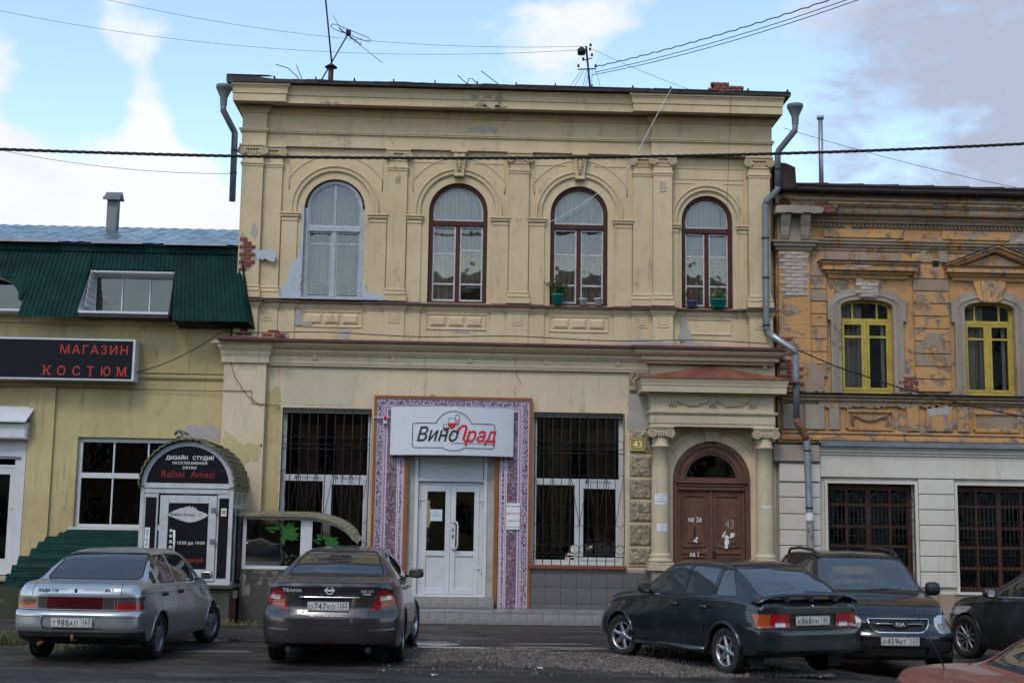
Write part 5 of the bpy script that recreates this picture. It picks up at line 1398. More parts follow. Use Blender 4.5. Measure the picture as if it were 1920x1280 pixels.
surf_wire([(.98, -.06, 5.0), (1.0, -.05, 4.7), (1.10, -.05, 4.55), (.95, -.05, 4.42), (1.0, -.05, 4.28)], .004, 'thin crooked wire hanging above the printed door surround')
# ------------------------------------------------------------------ downpipes
G = M['galv']
def hopper(mb, x, y, z, r=.16):
    mb.lathe([(.065, z - .38), (.075, z - .22), (r * .95, z - .05), (r, z - .04), (r, z + .02), (r * .9, z + .02), (.07, z - .15)], x, y, 20)
dp = thing('downpipe', 'short broken grey downpipe with a funnel at the left roof corner', 'downpipe', (-4.8, -.5, 8.0), group='galvanised rainwater pipes')
m = MB(); hopper(m, -4.83, -.60, 10.22); obj('hopper', m, G, dp)
obj('pipe', MB().tube([(-4.83, -.60, 9.88), (-4.83, -.60, 9.74), (-4.66, -.32, 9.42), (-4.64, -.30, 9.38), (-4.63, -.30, 8.00)], .062, 14), G, dp)
obj('bracket', MB().lathe([(.07, 9.0), (.07, 9.03)], -4.635, -.30, 14).tube([(-4.63, -.24, 9.015), (-4.45, -.1, 9.015)], .008, 6), A, dp)
obj('bracket', MB().lathe([(.07, 8.55), (.07, 8.58)], -4.635, -.30, 14), A, dp)
dp = thing('downpipe', 'long grey downpipe bending down the joint between the cream and orange houses', 'downpipe', (6.6, -.3, 1.0), group='galvanised rainwater pipes')
m = MB(); hopper(m, 6.44, -.62, 10.13); obj('hopper', m, G, dp)
m = MB().tube([(6.44, -.62, 9.77), (6.43, -.62, 9.62), (6.18, -.30, 9.30), (6.16, -.28, 9.24), (6.16, -.28, 8.55)], .062, 14)
obj('pipe', m, G, dp)
obj('elbow', MB().tube([(6.16, -.28, 8.56), (6.14, -.26, 8.48), (5.94, -.24, 8.28), (5.91, -.24, 8.20)], .067, 14), G, dp)
obj('pipe', MB().tube([(5.91, -.24, 8.22), (5.90, -.24, 5.72), (5.95, -.26, 5.60)], .066, 14), G, dp)
obj('elbow', MB().tube([(5.93, -.25, 5.64), (6.05, -.38, 5.50), (6.36, -.48, 5.27), (6.42, -.48, 5.18)], .067, 14), M['galv_light'], dp)
obj('pipe', MB().tube([(6.42, -.48, 5.20), (6.42, -.46, 3.92)], .064, 14), G, dp)
obj('elbow', MB().tube([(6.42, -.46, 3.95), (6.44, -.44, 3.86), (6.60, -.38, 3.60), (6.64, -.36, 3.52)], .068, 14), M['rust_pipe'], dp)
obj('pipe', MB().tube([(6.64, -.36, 3.54), (6.69, -.36, 1.30), (6.69, -.36, .35)], .068, 14), G, dp)
for z, x, y in ((8.9, 6.16, -.28), (7.5, 5.905, -.24), (6.7, 5.903, -.24), (5.75, 5.90, -.24), (4.6, 6.42, -.47), (3.3, 6.65, -.36), (2.2, 6.67, -.36)):
    obj('bracket', MB().lathe([(.074, z), (.074, z + .03)], x, y, 14).tube([(x, y + .06, z + .015), (x, y + .3, z + .015)], .008, 6), A, dp)
for z, mat, lab in ((1.98, M['paper'], 'white sticker wrapped round the lower right downpipe'), (1.25, flat('pink_sticker', (.45, .25, .32), .7, var=.3, scale=20), 'pink and white sticker low on the right downpipe')):
    obj('sticker', MB().lathe([(.0725, z), (.0725, z + .14)], 6.673 if z > 1.5 else 6.69, -.36, 14), mat, label=lab, cat='sticker', org=(6.68, -.36, z))
obj('sticker', MB().lathe([(.0722, 1.42), (.0722, 1.97)], 6.68, -.36, 14), flat('scraped_paper_glue', (.30, .29, .28), .9, var=.7, scale=26), label='scraped grey remains of bills around the right downpipe', cat='sticker', org=(6.68, -.36, 1.4))

# ------------------------------------------------------------------ potted plants on the sills
def plant(x, y, z, pr, ph, pmat, h, w, leaf, label, n=150, saucer=False, seed=1, potname='pot'):
    o = thing('potted_plant', label, 'potted plant', (x, y, z))
    m = MB().lathe([(0, z), (pr * .78, z), (pr * .95, z + ph * .88), (pr * 1.05, z + ph * .88), (pr * 1.07, z + ph), (pr * .93, z + ph), (pr * .9, z + ph * .9)], x, y, 20)
    obj('pot', m, pmat, o)
    obj('soil', MB().disc((x, y, z + ph * .9), pr * .9, 'z', 16), M['soil'], o)
    r = random.Random(seed); st = MB(); lv = MB()
    if h > 0:
        tips = []
        for k in range(max(4, n // 16)):
            a = r.uniform(0, 6.28); q = r.random() ** .5
            tip = (x + w * q * math.cos(a), y + w * .7 * q * math.sin(a), z + ph + h * r.uniform(.45, 1) * (1 - .3 * q))
            tips.append(tip); mid = ((x * 1.4 + tip[0] * .6) / 2, (y * 1.4 + tip[1] * .6) / 2, z + ph + h * .4)
            st.tube([(x, y, z + ph * .9), mid, tip], .005, 4, r1=.003)
        obj('stem', st, M['leaf'], o)
        for _ in range(n):
            tp = r.choice(tips); u = r.uniform(.35, 1.08)
            bx_, by_, bz_ = x + (tp[0] - x) * u + r.gauss(0, .02), y + (tp[1] - y) * u + r.gauss(0, .02), z + ph + (tp[2] - z - ph) * u + r.gauss(0, .02)
            s = r.uniform(.022, .045); d = Vector((r.gauss(0, 1), r.gauss(0, 1), r.gauss(.2, .6))).normalized(); e = d.cross(Vector((r.random(), r.random(), .3))).normalized()
            c0 = Vector((bx_, by_, bz_))
            lv.add([c0, c0 + d * s + e * s * .45, c0 + d * 2 * s, c0 + d * s - e * s * .45], [(0, 1, 2), (0, 2, 3)])
        obj('foliage', lv, leaf, o)
    return o
plant(1.79, -.10, 6.12, .115, .20, M['pot_teal'], .32, .20, M['leaf'], 'bushy dark green plant in a teal pot outside the third arched window', 330, seed=3)
plant(2.30, -.06, 6.12, .085, .13, M['pot_white'], .0, .1, M['leaf'], 'small empty white pot on the sill, left of a pair')
plant(2.60, -.06, 6.12, .085, .14, M['pot_white'], .0, .1, M['leaf'], 'small empty white pot on the sill, right of a pair')
plant(4.46, -.06, 6.12, .11, .13, M['pot_blue'], .30, .16, M['leaf_red'], 'reddish dried plant in a blue bowl outside the fourth arched window', 110, seed=5)
plant(4.98, -.10, 6.12, .165, .16, M['pot_teal'], .24, .17, M['leaf_pale'], 'pale leafy plant in a wide teal pot outside the fourth arched window', 200, seed=6)
for k, (x, h, lab) in enumerate(((-3.0, .1, 'tiny clay pot at the far left inside the grey window'), (-2.86, .28, 'red flowering plant in a clay pot inside the grey window'), (-2.44, .2, 'leafy plant in a clay pot right of the grey window centre bar'), (-2.24, .2, 'leafy plant in a clay pot at the right inside the grey window'))):
    plant(x, .27, 6.17, .07 if k else .05, .11, M['pot_clay'], h, .10, M['leaf'], lab, 90, seed=10 + k)
hc = thing('hanging_climber', 'dark trailing climber hanging inside the right half of the grey window', 'plant', (-2.2, .28, 6.3))
r = random.Random(2); m = MB()
for _ in range(420):
    z = r.uniform(6.35, 7.15); x = -2.19 - .22 * (7.15 - z) * r.random() + r.gauss(0, .012)
    c0 = Vector((x, .29 + r.gauss(0, .03), z)); d = Vector((r.gauss(0, .5), r.gauss(0, .5), -1)).normalized() * .04; e = Vector((r.gauss(0, 1), r.gauss(0, 1), 0)).normalized() * .009
    m.add([c0 - e, c0 + e, c0 + d], [(0, 1, 2)])
obj('foliage', m, M['leaf'], hc); obj('stem', MB().tube([(-2.19, .29, 7.15), (-2.2, .29, 6.7), (-2.3, .29, 6.3)], .006, 5), M['leaf'], hc)
fx = thing('window_fan', 'white framed fan unit standing in the second arched window', 'fan', (.12, .22, 6.45))
obj('housing', MB().xsweep([(-.02, 6.46), (.30, 6.46), (.30, 6.62), (-.02, 6.62), (-.02, 6.46)], [(.14, -.012), (.12, 0), (.14, .012), (.2, .01), (.2, -.01)]), M['white_paint'], fx)
obj('grille', MB().disc((.19, .145, 6.54), .05, t=.02, seg=14).box(0, .28, .16, .18, 6.475, 6.605), flat('grey_fan_body', (.25, .26, .27), .5), fx)
mossy = stucco('mossy_dark_concrete', (.065, .06, .048), (.035, .042, .022), dirt=(.015, .018, .010), dirt_amt=.9, peel_amt=.46, under=(.17, .155, .13), bump=1.0, grime=1.0)
# ------------------------------------------------------------------ left: low yellow shop building with green mansard
LBd = thing('yellow_shop_building', 'low dirty yellow shop building with a green corrugated mansard', 'building', (-8, 0, 0))
YS = M['stucco_left']
lw = (-7.44, -5.30, 1.64, 3.36)
ldr = (-9.6, -8.40, .70, 3.86)
obj('wall', wall_mb(rect(-12.5, -4.605, 0, 5.66), [rect(*lw), rect(*ldr)], .03, .30), YS, LBd)
bx('wall_pilaster', (-8.38, -7.90, -.03, .03, 0, 4.30), YS, LBd)
obj('wall_band', MB().box(-12.5, -4.61, -.05, .03, 5.56, 5.74, ch=.02), YS, LBd)
obj('wall_moulding', MB().sweep([(-12.5, .03), (-4.68, .03)], [(0, 4.50), (.03, 4.505), (.05, 4.54), (.05, 4.565), (.02, 4.575), (.02, 4.61), (.045, 4.625), (.045, 4.64), (0, 4.65)]), YS, LBd)
room('room_interior', -9.9, -4.8, .5, 4.2, .34, 3.5, M['dark_void'], LBd)
bx('back_room', (-12.4, -4.61, 1.0, 8, 6.0, 7.1), M['dark_void'], LBd)
patch([(-5.55, 3.35), (-4.7, 3.35), (-4.68, 3.6), (-5.3, 3.62)], .028, M['lilac_render'], LBd, 71, .05)
x0, x1, z0, z1 = lw
m = MB().box(x0, x0 + .08, .12, .2, z0, z1).box(x1 - .08, x1, .12, .2, z0, z1).box(x0 + .08, x1 - .08, .12, .2, z1 - .09, z1).box(x0 + .08, x1 - .08, .12, .2, z0, z0 + .06).box(x0 + .08, x1 - .08, .115, .2, 2.58, 2.68)
for x in (-6.76, -6.10): m.box(x - .014, x + .014, .13, .19, z0 + .06, 2.58).box(x - .014, x + .014, .13, .19, 2.68, z1 - .09)
f = obj('window', m, M['pvc'], LBd)
xs = [x0 + .08, -6.774, -6.746, -6.114, -6.086, x1 - .08]
for i in (0, 2, 4):
    for a, b in ((z0 + .06, 2.58), (2.68, z1 - .09)): obj('pane', MB().box(xs[i], xs[i + 1], .155, .162, a, b), M['glass_dark'], f)
bx('window_board', (x0 - .06, x1 + .05, -.10, .12, z0 - .045, z0 - .003), M['white_paint'], f)
for k in range(4): obj('bottle', MB().lathe([(0, 1.70), (.03, 1.70), (.03, 1.82), (.012, 1.87), (.012, 1.93), (0, 1.93)], -6.9 + k * .37, .45, 10), M['galv'], f)
bx('shelf', (-7.3, -5.4, .40, .55, 1.66, 1.70), M['galv'], f)
# door, shutter and awning box at the far left
f = obj('shop_door', MB().box(-8.60, -8.405, .02, .12, .70, 3.86).box(-8.69, -8.601, .06, .12, .72, 2.75).box(-9.6, -8.691, .06, .12, .72, 1.02).box(-9.6, -8.691, .06, .12, 2.62, 2.75).box(-9.6, -8.601, .05, .13, 2.751, 2.80), M['pvc'], LBd)
obj('pane', MB().box(-9.6, -8.691, .085, .093, 1.02, 2.62), M['glass_dark'], f)
obj('handle', MB().tube([(-8.645, .055, 1.98), (-8.645, .02, 1.98), (-8.58, .02, 1.98)], .01, 6), M['white_paint'], f)
ls = thing('roller_shutter', 'white roller shutter and awning box over the shop door at the far left', 'roller shutter', (-9.0, 0, 2.9))
bx('shutter_box', (-9.7, -8.36, -.20, .03, 3.28, 3.60), M['white_paint'], ls, ch=.03)
obj('awning', MB().add([(-9.7, -.30, 3.60), (-8.36, -.30, 3.60), (-8.30, .02, 3.90), (-9.7, .02, 3.90), (-9.7, -.30, 3.63), (-8.34, -.30, 3.63), (-8.28, .02, 3.93), (-9.7, .02, 3.93)], [(0, 1, 2, 3), (7, 6, 5, 4), (0, 4, 5, 1), (1, 5, 6, 2)]), M['white_paint'], ls)
for i in range(8): place('slat', slm, (-9.14, .03, 2.98 + i * .0475), ls)
bx('bottom_bar', (-9.7, -8.50, .0, .05, 2.91, 2.955), M['galv'], ls)
bx('step_block', (-10.5, -7.85, -.75, .03, 0, .62), mossy, LBd)
obj('step_slab', MB().box(-10.5, -7.95, -.82, .03, .622, .70, ch=.02), M['grey_old'], LBd)
# mansard of green corrugated sheet
green = flat('dark_green_sheet', (0.003, 0.030, 0.024), .7, .0, .35, 2.2, bump=.05, spec=.12, dirt=.15, dirtc=(.015, .03, .026))
def mans_y(z): return -.55 + (z - 5.58) / (7.14 - 5.58) * .62
def corr(name, xt0, xt1, xb0, xb1, zt, zb, parent, pitch=.085, mat=green):
    """ribbed sheet between a top line and a bottom line of the mansard slope"""
    W = xb1 - xb0; n = max(2, int(W / pitch)); vs = []
    for i in range(n * 4 + 1):
        u = i / (n * 4); k = i % 4; q = -.022 if k in (1, 2) else 0
        xt, xb = xt0 + (xt1 - xt0) * u, xb0 + (xb1 - xb0) * u
        vs += [(xb, mans_y(zb) + q, zb), (xt, mans_y(zt) + q, zt)]
    return obj(name, MB().add(vs, [(2 * i, 2 * i + 2, 2 * i + 3, 2 * i + 1) for i in range(n * 4)]), mat, parent, recalc=False)
def xr(z): return -4.49 + (7.0 - z) / 1.42 * .29
corr('mansard_sheet', -5.75, xr(6.99), -5.62, xr(5.58), 6.99, 5.58, LBd)
corr('mansard_sheet', -7.33, -5.752, -7.33, -5.712, 6.99, 6.62, LBd)
corr('mansard_sheet', -8.40, -7.332, -8.56, -7.46, 6.99, 5.60, LBd)
corr('mansard_sheet', -11.5, -8.402, -11.5, -8.45, 6.99, 6.40, LBd)
ends = [(xr(6.99) + .002, mans_y(6.99) - .02, 7.12), (xr(5.58) + .002, mans_y(5.58) - .02, 5.58), (xr(5.58) - .02, -.02, 5.58), (xr(5.58) - .1, .3, 5.9), (xr(6.99), .3, 7.12)]
obj('mansard_end', MB().add([(-4.46, .02, 7.13), (xr(5.58), mans_y(5.58) - .02, 5.575), (xr(5.58) + .10, -.155, 5.50), (-4.45, -.155, 7.05), (-5.6, .02, 5.50)], [(0, 1, 2, 3), (1, 4, 2)]), green, LBd)
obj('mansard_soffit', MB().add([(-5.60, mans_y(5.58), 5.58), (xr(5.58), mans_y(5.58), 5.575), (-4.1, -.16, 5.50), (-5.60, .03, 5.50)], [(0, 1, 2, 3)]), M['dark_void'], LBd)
obj('mansard_trim', MB().box(-11.5, -4.46, -.03, .12, 6.995, 7.12), green, LBd)
# dormer recess with white lining
dx0, dx1 = -7.33, -5.72
wl_ = M['white_paint']
obj('dormer_cheek', MB().add([(dx0 - .12, mans_y(5.72), 5.72), (dx0, .26, 5.72), (dx0, .26, 6.56), (dx0, mans_y(6.62) + .01, 6.62)], [(0, 1, 2, 3)]), wl_, LBd)
for k in range(6):
    z = 5.84 + k * .13; obj('lining_board', MB().box(dx0 - .004, dx0 + .004, mans_y(z) + .03, .255, z - .004, z + .112), wl_, LBd)
obj('dormer_cheek', MB().add([(dx1, mans_y(5.72), 5.72), (dx1, .26, 5.72), (dx1, .26, 6.56), (dx1, mans_y(6.62) + .01, 6.62)], [(3, 2, 1, 0)]), wl_, LBd)
obj('dormer_head', MB().box(dx0, dx1, mans_y(6.6) + .02, .26, 6.565, 6.60), wl_, LBd)
m = MB().box(dx0 - .10, dx1, mans_y(5.72), .30, 5.70, 5.745); obj('dormer_sill', m, wl_, LBd)
bx('flashing', (dx0 - .10, dx1, mans_y(5.7) + .02, .1, 5.63, 5.698), M['dark_roof'], LBd)
m = MB().box(dx0, dx0 + .03, .2, .26, 5.746, 6.564).box(dx1 - .03, dx1, .2, .26, 5.746, 6.564).box(dx0 + .03, dx1 - .03, .2, .26, 6.52, 6.564).box(dx0 + .03, dx1 - .03, .2, .26, 5.746, 5.79)
for x in (-6.79, -6.25): m.box(x - .013, x + .013, .2, .26, 5.79, 6.52)
f = obj('window', m, M['pvc'], LBd)
for a, b in ((dx0 + .03, -6.803), (-6.777, -6.263), (-6.237, dx1 - .03)): obj('pane', MB().box(a, b, .225, .232, 5.79, 6.52), M['glass_dark'], f)
room('room_interior', dx0 - .1, dx1 + .1, 5.6, 6.7, .27, .98, M['room'], LBd)
# arched opening at the far left
al_ = MB().prism([(-11.5, 5.76), (-8.62, 5.76), (-8.62, 5.95)] + [(-9.6 + .98 * math.cos(R(a)), 5.95 + .55 * math.sin(R(a))) for a in range(6, 91, 7)] + [(-11.5, 6.5)], .18, .19)
f = obj('window', MB().xsweep([(-8.60, 5.76), (-8.60, 5.95)] + [(-9.6 + 1.0 * math.cos(R(a)), 5.95 + .57 * math.sin(R(a))) for a in range(6, 91, 7)], [(.10, -.03), (.10, .03), (.2, .03), (.2, -.03)]), M['pvc'], LBd)
obj('pane', al_, M['glass_dark'], f)
obj('dormer_sill', MB().box(-11.5, -8.50, -.45, .3, 5.715, 5.757), wl_, LBd)
corr('mansard_sheet', -8.62, -8.402, -8.56, -8.555, 6.40, 5.9, LBd)
obj('arch_lining', MB().add([p for a in range(0, 91, 7) for p in ((-9.6 + .99 * math.cos(R(a)), mans_y(5.95 + .5 * math.sin(R(a))) , 5.95 + .56 * math.sin(R(a))), (-9.6 + .99 * math.cos(R(a)), .3, 5.95 + .56 * math.sin(R(a))))], [(2 * i, 2 * i + 1, 2 * i + 3, 2 * i + 2) for i in range(12)]), wl_, LBd)
m = MB()
vs = [(-9.6 + 1.0 * math.cos(R(a)), 5.95 + .57 * math.sin(R(a))) for a in range(0, 91, 7)]
m.add([(p[0], mans_y(p[1]) - .001, p[1]) for p in vs] + [(p[0] if p[0] > -8.45 else -8.44, mans_y(6.42) - .001, 6.42) for p in vs], [(i, i + 1, 14 + i if 14 + i < 26 else 25, 13 + i) for i in range(12)])
obj('mansard_sheet', m, green, LBd)
# wet roof above
t = NT('wet_blue_grey_roof')
wv = t.n('ShaderNodeTexWave', bands_direction='X'); wv.inputs['Scale'].default_value = 1.6; t.L(t.co(rot=(0, 0, .5)), wv.inputs['Vector'])
M['wetroof'] = t.fin(t.mix(t.ramp(t.noise(2, 5), .35, .65), (.10, .14, .16), (.055, .10, .10)), t.ramp(t.noise(3, 5), .3, .7, .12, .4), t.bump(wv.outputs['Fac'], .5, .02), metal=.3, spec=.8)
vs = []
for i in range(61):
    x = -12.5 + 8.0 * i / 60; e = .02 * noise.noise(Vector((x * 3, 0, 5)))
    q = .018 if i % 2 else 0
    vs += [(x, -.12 + e * 2, 7.155 + e + q), (x, 3.2, 8.19 + q), (x, 7, 7.3)]
obj('roof', MB().add(vs, [(3 * i + j, 3 * i + 3 + j, 3 * i + 4 + j, 3 * i + 1 + j) for i in range(60) for j in range(2)]), M['wetroof'], LBd)
for a, b in ((-9.2, -8.0), (-7.35, -6.37), (-5.95, -4.72)): obj('eave_sheet', MB().add([(a, -.17, 7.13), (b, -.17, 7.135), (b + .04, .05, 7.26), (a, .05, 7.25), (a, -.17, 7.15), (b, -.17, 7.155)], [(0, 1, 5, 4), (4, 5, 2, 3)]), M['galv_light'], LBd)
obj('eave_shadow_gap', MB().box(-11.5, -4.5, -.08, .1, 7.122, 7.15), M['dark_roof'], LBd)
vp = thing('roof_vent', 'square grey metal roof vent with a pitched cap on the left roof', 'vent', (-7.72, 2.6, 7.9))
obj('duct', MB().box(-7.82, -7.60, 2.5, 2.72, 7.8, 8.72), M['galv'], vp)
obj('cap', MB().add([(-7.88, 2.42, 8.68), (-7.53, 2.42, 8.68), (-7.53, 2.80, 8.68), (-7.88, 2.80, 8.68), (-7.88, 2.61, 8.84), (-7.53, 2.61, 8.84)], [(0, 1, 5, 4), (2, 3, 4, 5), (0, 4, 3), (1, 2, 5)]).box(-7.89, -7.52, 2.40, 2.43, 8.63, 8.70), M['galv'], vp)
# black sign with red lettering
sg = thing('shop_sign', 'long black box sign with red Cyrillic shop lettering on the yellow building', 'sign', (-8, -.3, 4.4))
bx('box', (-10.8, -6.34, -.37, -.02, 4.42, 5.22), M['white_paint'], sg)
bx('face', (-10.8, -6.385, -.378, -.371, 4.455, 5.185), M['sign_black'], sg)
bx('brace', (-7.2, -7.14, -.02, .03, 4.5, 5.1), M['galv'], sg)
text('lettering', 'МАГАЗИН', .235, M['red_paint'], sg, (-7.115, -.382, 4.92), bold=.001, spacing=1.22)
LT = 'КОСТЮМ'; LX = [-7.99, -7.715, -7.43, -7.165, -6.875, -6.575]
for c_, x in zip(LT, LX): text('lettering', c_, .245, M['red_paint'], sg, (x, -.382, 4.505), bold=.003, sx=.95 if c_ != 'Ю' else .82)
ser = MB()
for x, s in ((-7.99, (-.075, .06)), (-7.165, (0,)), (-6.945, ()), (-6.575, (-.085, .085))):
    for o_ in s:
        ser.box(x + o_ - .035, x + o_ + .035, -.3835, -.380, 4.503, 4.515)
        if len(s) > 1: ser.box(x + o_ - .03, x + o_ + .03, -.3835, -.380, 4.668, 4.680)
obj('lettering', ser, M['red_paint'], sg)
m = MB(); m.disc((-9.13, -.382, 4.93), .20, t=.002, seg=32, r_in=.10); obj('emblem', m, M['red_paint'], sg)
text('lettering', 'А', .2, M['red_paint'], sg, (-9.10, -.382, 4.46), bold=.002)
wl2 = thing('wall_lamp', 'small grey lamp head sticking out above the kiosk', 'lamp', (-5.35, -.1, 3.42))
obj('head', MB().tube([(-5.55, -.12, 3.44), (-5.48, -.2, 3.50), (-5.38, -.22, 3.48), (-5.28, -.22, 3.42)], .03, 10, r1=.02), M['galv'], wl2); obj('arm', MB().tube([(-5.45, .03, 3.45), (-5.45, -.2, 3.47)], .015, 6), M['galv'], wl2)
# green cellar canopy under the window
gc = thing('cellar_canopy', 'dented dark green corrugated canopy over a cellar entrance under the window', 'canopy', (-6.9, -.6, .5))
rows = 9
for k in range(rows):
    a0, a1 = R(90 * k / rows), R(90 * (k + 1) / rows + 2.5)
    p0 = (-.05 - 1.15 * math.sin(a0), .62 + .98 * math.cos(a0)); p1 = (-.06 - 1.16 * math.sin(a1), .62 + .98 * math.cos(a1) - .01)
    xl = -7.38 - .082 * k - .10 * (k // 3); n = 12; vs = []
    for i in range(n + 1):
        x = xl + (-4.6 - xl) * i / n; w = .012 * noise.noise(Vector((x * 2, k, 0)))
        for u in (0, .3, .42, .55, 1):
            q = -.012 if u == .42 else 0
            vs.append((x, p0[0] + (p1[0] - p0[0]) * u + q + w, p0[1] + (p1[1] - p0[1]) * u - q * .4 + w))
    obj('sheet', MB().add(vs, [(i * 5 + j, (i + 1) * 5 + j, (i + 1) * 5 + j + 1, i * 5 + j + 1) for i in range(n) for j in range(4)]), green, gc, recalc=False)
bx('wall', (-8.0, -5.9, -1.12, -1.0, 0, .60), M['grey_old'], gc)

# ------------------------------------------------------------------ kiosk porch of the shoe studio
K = thing('porch', 'white shoe studio porch with a black arched fascia and an olive barrel roof', 'porch', (-4.97, -.8, .65))
KX0, KX1, KY, KZ, KS = -5.80, -4.14, -1.60, .66, 2.38
Wp = flat('worn_white_frame', (.44, .45, .46), .45, dirt=.45, dirtc=(.22, .18, .14))
KC = (KX0 + KX1) / 2; KR = (KX1 - KX0) / 2
m = MB().box(KX0, KX0 + .07, KY, KY + .07, KZ, KS).box(KX1 - .07, KX1, KY, KY + .07, KZ, KS).box(KX0 + .07, KX1 - .07, KY, KY + .07, 2.27, 2.37, ch=.01).box(KX0 + .07, KX1 - .07, KY + .005, KY + .07, 2.38, 2.46).box(KX0 - .03, KX1 + .03, KY - .02, KY + .07, 2.372, 2.379)
m.box(KX0 + .07, KX1 - .07, KY, KY + .07, KZ, KZ + .05)
m.box(KX1 - .06, KX1, KY + .071, -.16, KZ, KZ + .06).box(KX1 - .06, KX1, KY + .071, -.16, 2.02, 2.10).box(KX1 - .06, KX1, KY + .071, -.16, 2.30, 2.37)
for y_ in (-1.15, -.62): m.box(KX1 - .055, KX1 - .002, y_ - .03, y_ + .03, KZ + .06, 2.30)
obj('frame', m, Wp, K)
obj('side_panel', MB().box(KX1 - .04, KX1 - .02, -.59, -.16, KZ + .06, 2.02), Wp, K)
for a, b in ((KY + .071, -1.18), (-1.12, -.65)):
    obj('pane', MB().box(KX1 - .03, KX1 - .022, a, b, KZ + .06, 2.02), M['glass_dark'], K); obj('pane', MB().box(KX1 - .03, KX1 - .022, a, b, 2.10, 2.30), M['glass'], K)
arc = [(KC + KR * math.cos(R(a)), KS + .02 + KR * .98 * math.sin(R(a))) for a in range(0, 181, 6)]
obj('arch_frame', MB().xsweep(arc, [(KY, 0), (KY, .085), (KY + .07, .085), (KY + .07, 0)]), Wp, K)
fan = [(KC + (KR - .09) * math.cos(R(a)), KS + .09 + (KR - .16) * .98 * math.sin(R(a))) for a in range(0, 181, 6)]
fa = obj('fascia', MB().prism(fan, KY + .015, KY + .03), M['sign_black'], K)
wt_ = flat('white_lettering', (.62, .62, .62), .5, var=.05)
yk = KY + .012
text('lettering', 'ДИЗАЙН   СТУДИЯ', .092, wt_, fa, (KC + .02, yk, 2.885), bold=.002); text('lettering', 'ЭКСКЛЮЗИВНОЙ', .066, wt_, fa, (KC + .02, yk, 2.80), bold=.001, spacing=1.15); text('lettering', 'ОБУВИ', .066, wt_, fa, (KC + .02, yk, 2.715), bold=.001, spacing=1.2)
rdk = flat('dull_red_lettering', (.24, .012, .015), .5, var=.05)
text('lettering', 'Rafael  Amazi', .175, rdk, fa, (KC + .0, yk, 2.565), bold=-.0005, spacing=1.02)
m = MB()
for i in range(10): m.disc((KC + .23 + .045 * i, yk, 2.70), .007, t=.001, seg=8)
obj('lettering', m, rdk, fa)
# barrel roof, ribs run front to back
olive = flat('olive_corrugated_roof', (.13, .13, .075), .6, 0, .4, 3, dirt=.6, dirtc=(.05, .05, .035))
n = 88; vs = []; Y = [KY - .10, KY + .4, KY + .9, -.02]
for i in range(n + 1):
    a = R(180 * i / n - 0); q = (.0, .018, .018, 0)[i % 4]; rr = KR + .03 + q
    if i < 2 or i > n - 2: pass
    for y_ in Y:
        vs.append((KC + rr * math.cos(a), y_ + .01 * math.sin(i * 1.3), KS + .02 + rr * math.sin(a)))
k4 = 4
obj('barrel_roof', MB().add(vs, [(i * k4 + j, (i + 1) * k4 + j, (i + 1) * k4 + j + 1, i * k4 + j + 1) for i in range(n) for j in range(3)]), olive, K)
obj('scalloped_edge', MB().xsweep([(KC + (KR + .03 + (.0, .018, .018, 0)[i % 4]) * math.cos(R(180 * i / n)), KS + .02 + (KR + .03 + (.0, .018, .018, 0)[i % 4]) * math.sin(R(180 * i / n))) for i in range(n + 1)], [(KY - .105, 0), (KY - .105, .03), (KY - .09, .03), (KY - .09, 0)]), olive, K)
for k in range(9):
    a = R(4 + k * 9); rr = KR + .052
    obj('roof_seam', MB().tube([(KC + rr * math.cos(a), KY - .08, KS + .02 + rr * math.sin(a)), (KC + rr * math.cos(a), -.04, KS + .02 + rr * math.sin(a))], .010, 5), olive, K)
bx('roof_skirt', (KX1 + .015, KX1 + .04, KY - .08, -.03, 2.34, 2.40), olive, K)
# front lights and door
bp = M['sign_black']
for a, b in ((-5.70, -5.51), (-4.385, -4.21)):
    obj('side_light', MB().box(a - .03, b + .03, KY + .01, KY + .06, KZ + .05, 2.27), Wp, K)
    obj('pane', MB().box(a, b, KY + .002, KY + .009, KZ + .12, 2.20), bp, K)
dk = obj('door_leaf', MB().box(-5.44, -5.285, KY - .01, KY + .05, KZ + .06, 2.24, ch=.008).box(-4.57, -4.425, KY - .01, KY + .05, KZ + .06, 2.24, ch=.008).box(-5.285, -4.57, KY - .009, KY + .05, 2.10, 2.24, ch=.008).box(-5.285, -4.57, KY - .009, KY + .05, KZ + .06, .93, ch=.008), Wp, K)
obj('pane', MB().box(-5.284, -4.571, KY + .004, KY + .012, .931, 2.099), bp, dk)
yy = KY + .002
m = MB()
cl = []
for k in range(41):
    a = 2 * math.pi * k / 40; cl.append((-4.935 + .335 * math.cos(a) + .02 * math.cos(3 * a), 1.895 + (.105 + .03 * math.cos(2 * a + 2.6)) * math.sin(a)))
m.add([(p[0], yy, p[1]) for p in cl[:-1]], [tuple(range(40))])
for k, (x, h) in enumerate(((-5.03, .05), (-4.98, .09), (-4.925, .11), (-4.87, .09), (-4.82, .05))):
    fp = [(x - .024, 1.95), (x + .024, 1.95), (x + .024, 1.97 + h * .5)] + [(x + .024 * math.cos(R(a)) + .01, 1.97 + h * .5 + .03 * math.sin(R(a))) for a in range(0, 181, 30)]
    m.add([(p[0], yy - .0005 * (k + 1), p[1]) for p in fp], [tuple(range(len(fp)))])
cw = flat('pale_grey_cloud_print', (.42, .42, .42), .5, var=.05)
lg = obj('cloud_emblem', m, cw, dk)
text('lettering', 'Rafael Amazi', .085, M['ink'], dk, (-5.03, yy - .004, 1.875), bold=-.0005); text('lettering', 'обувь\nна\nзаказ', .022, M['ink'], dk, (-4.72, yy - .004, 1.91))
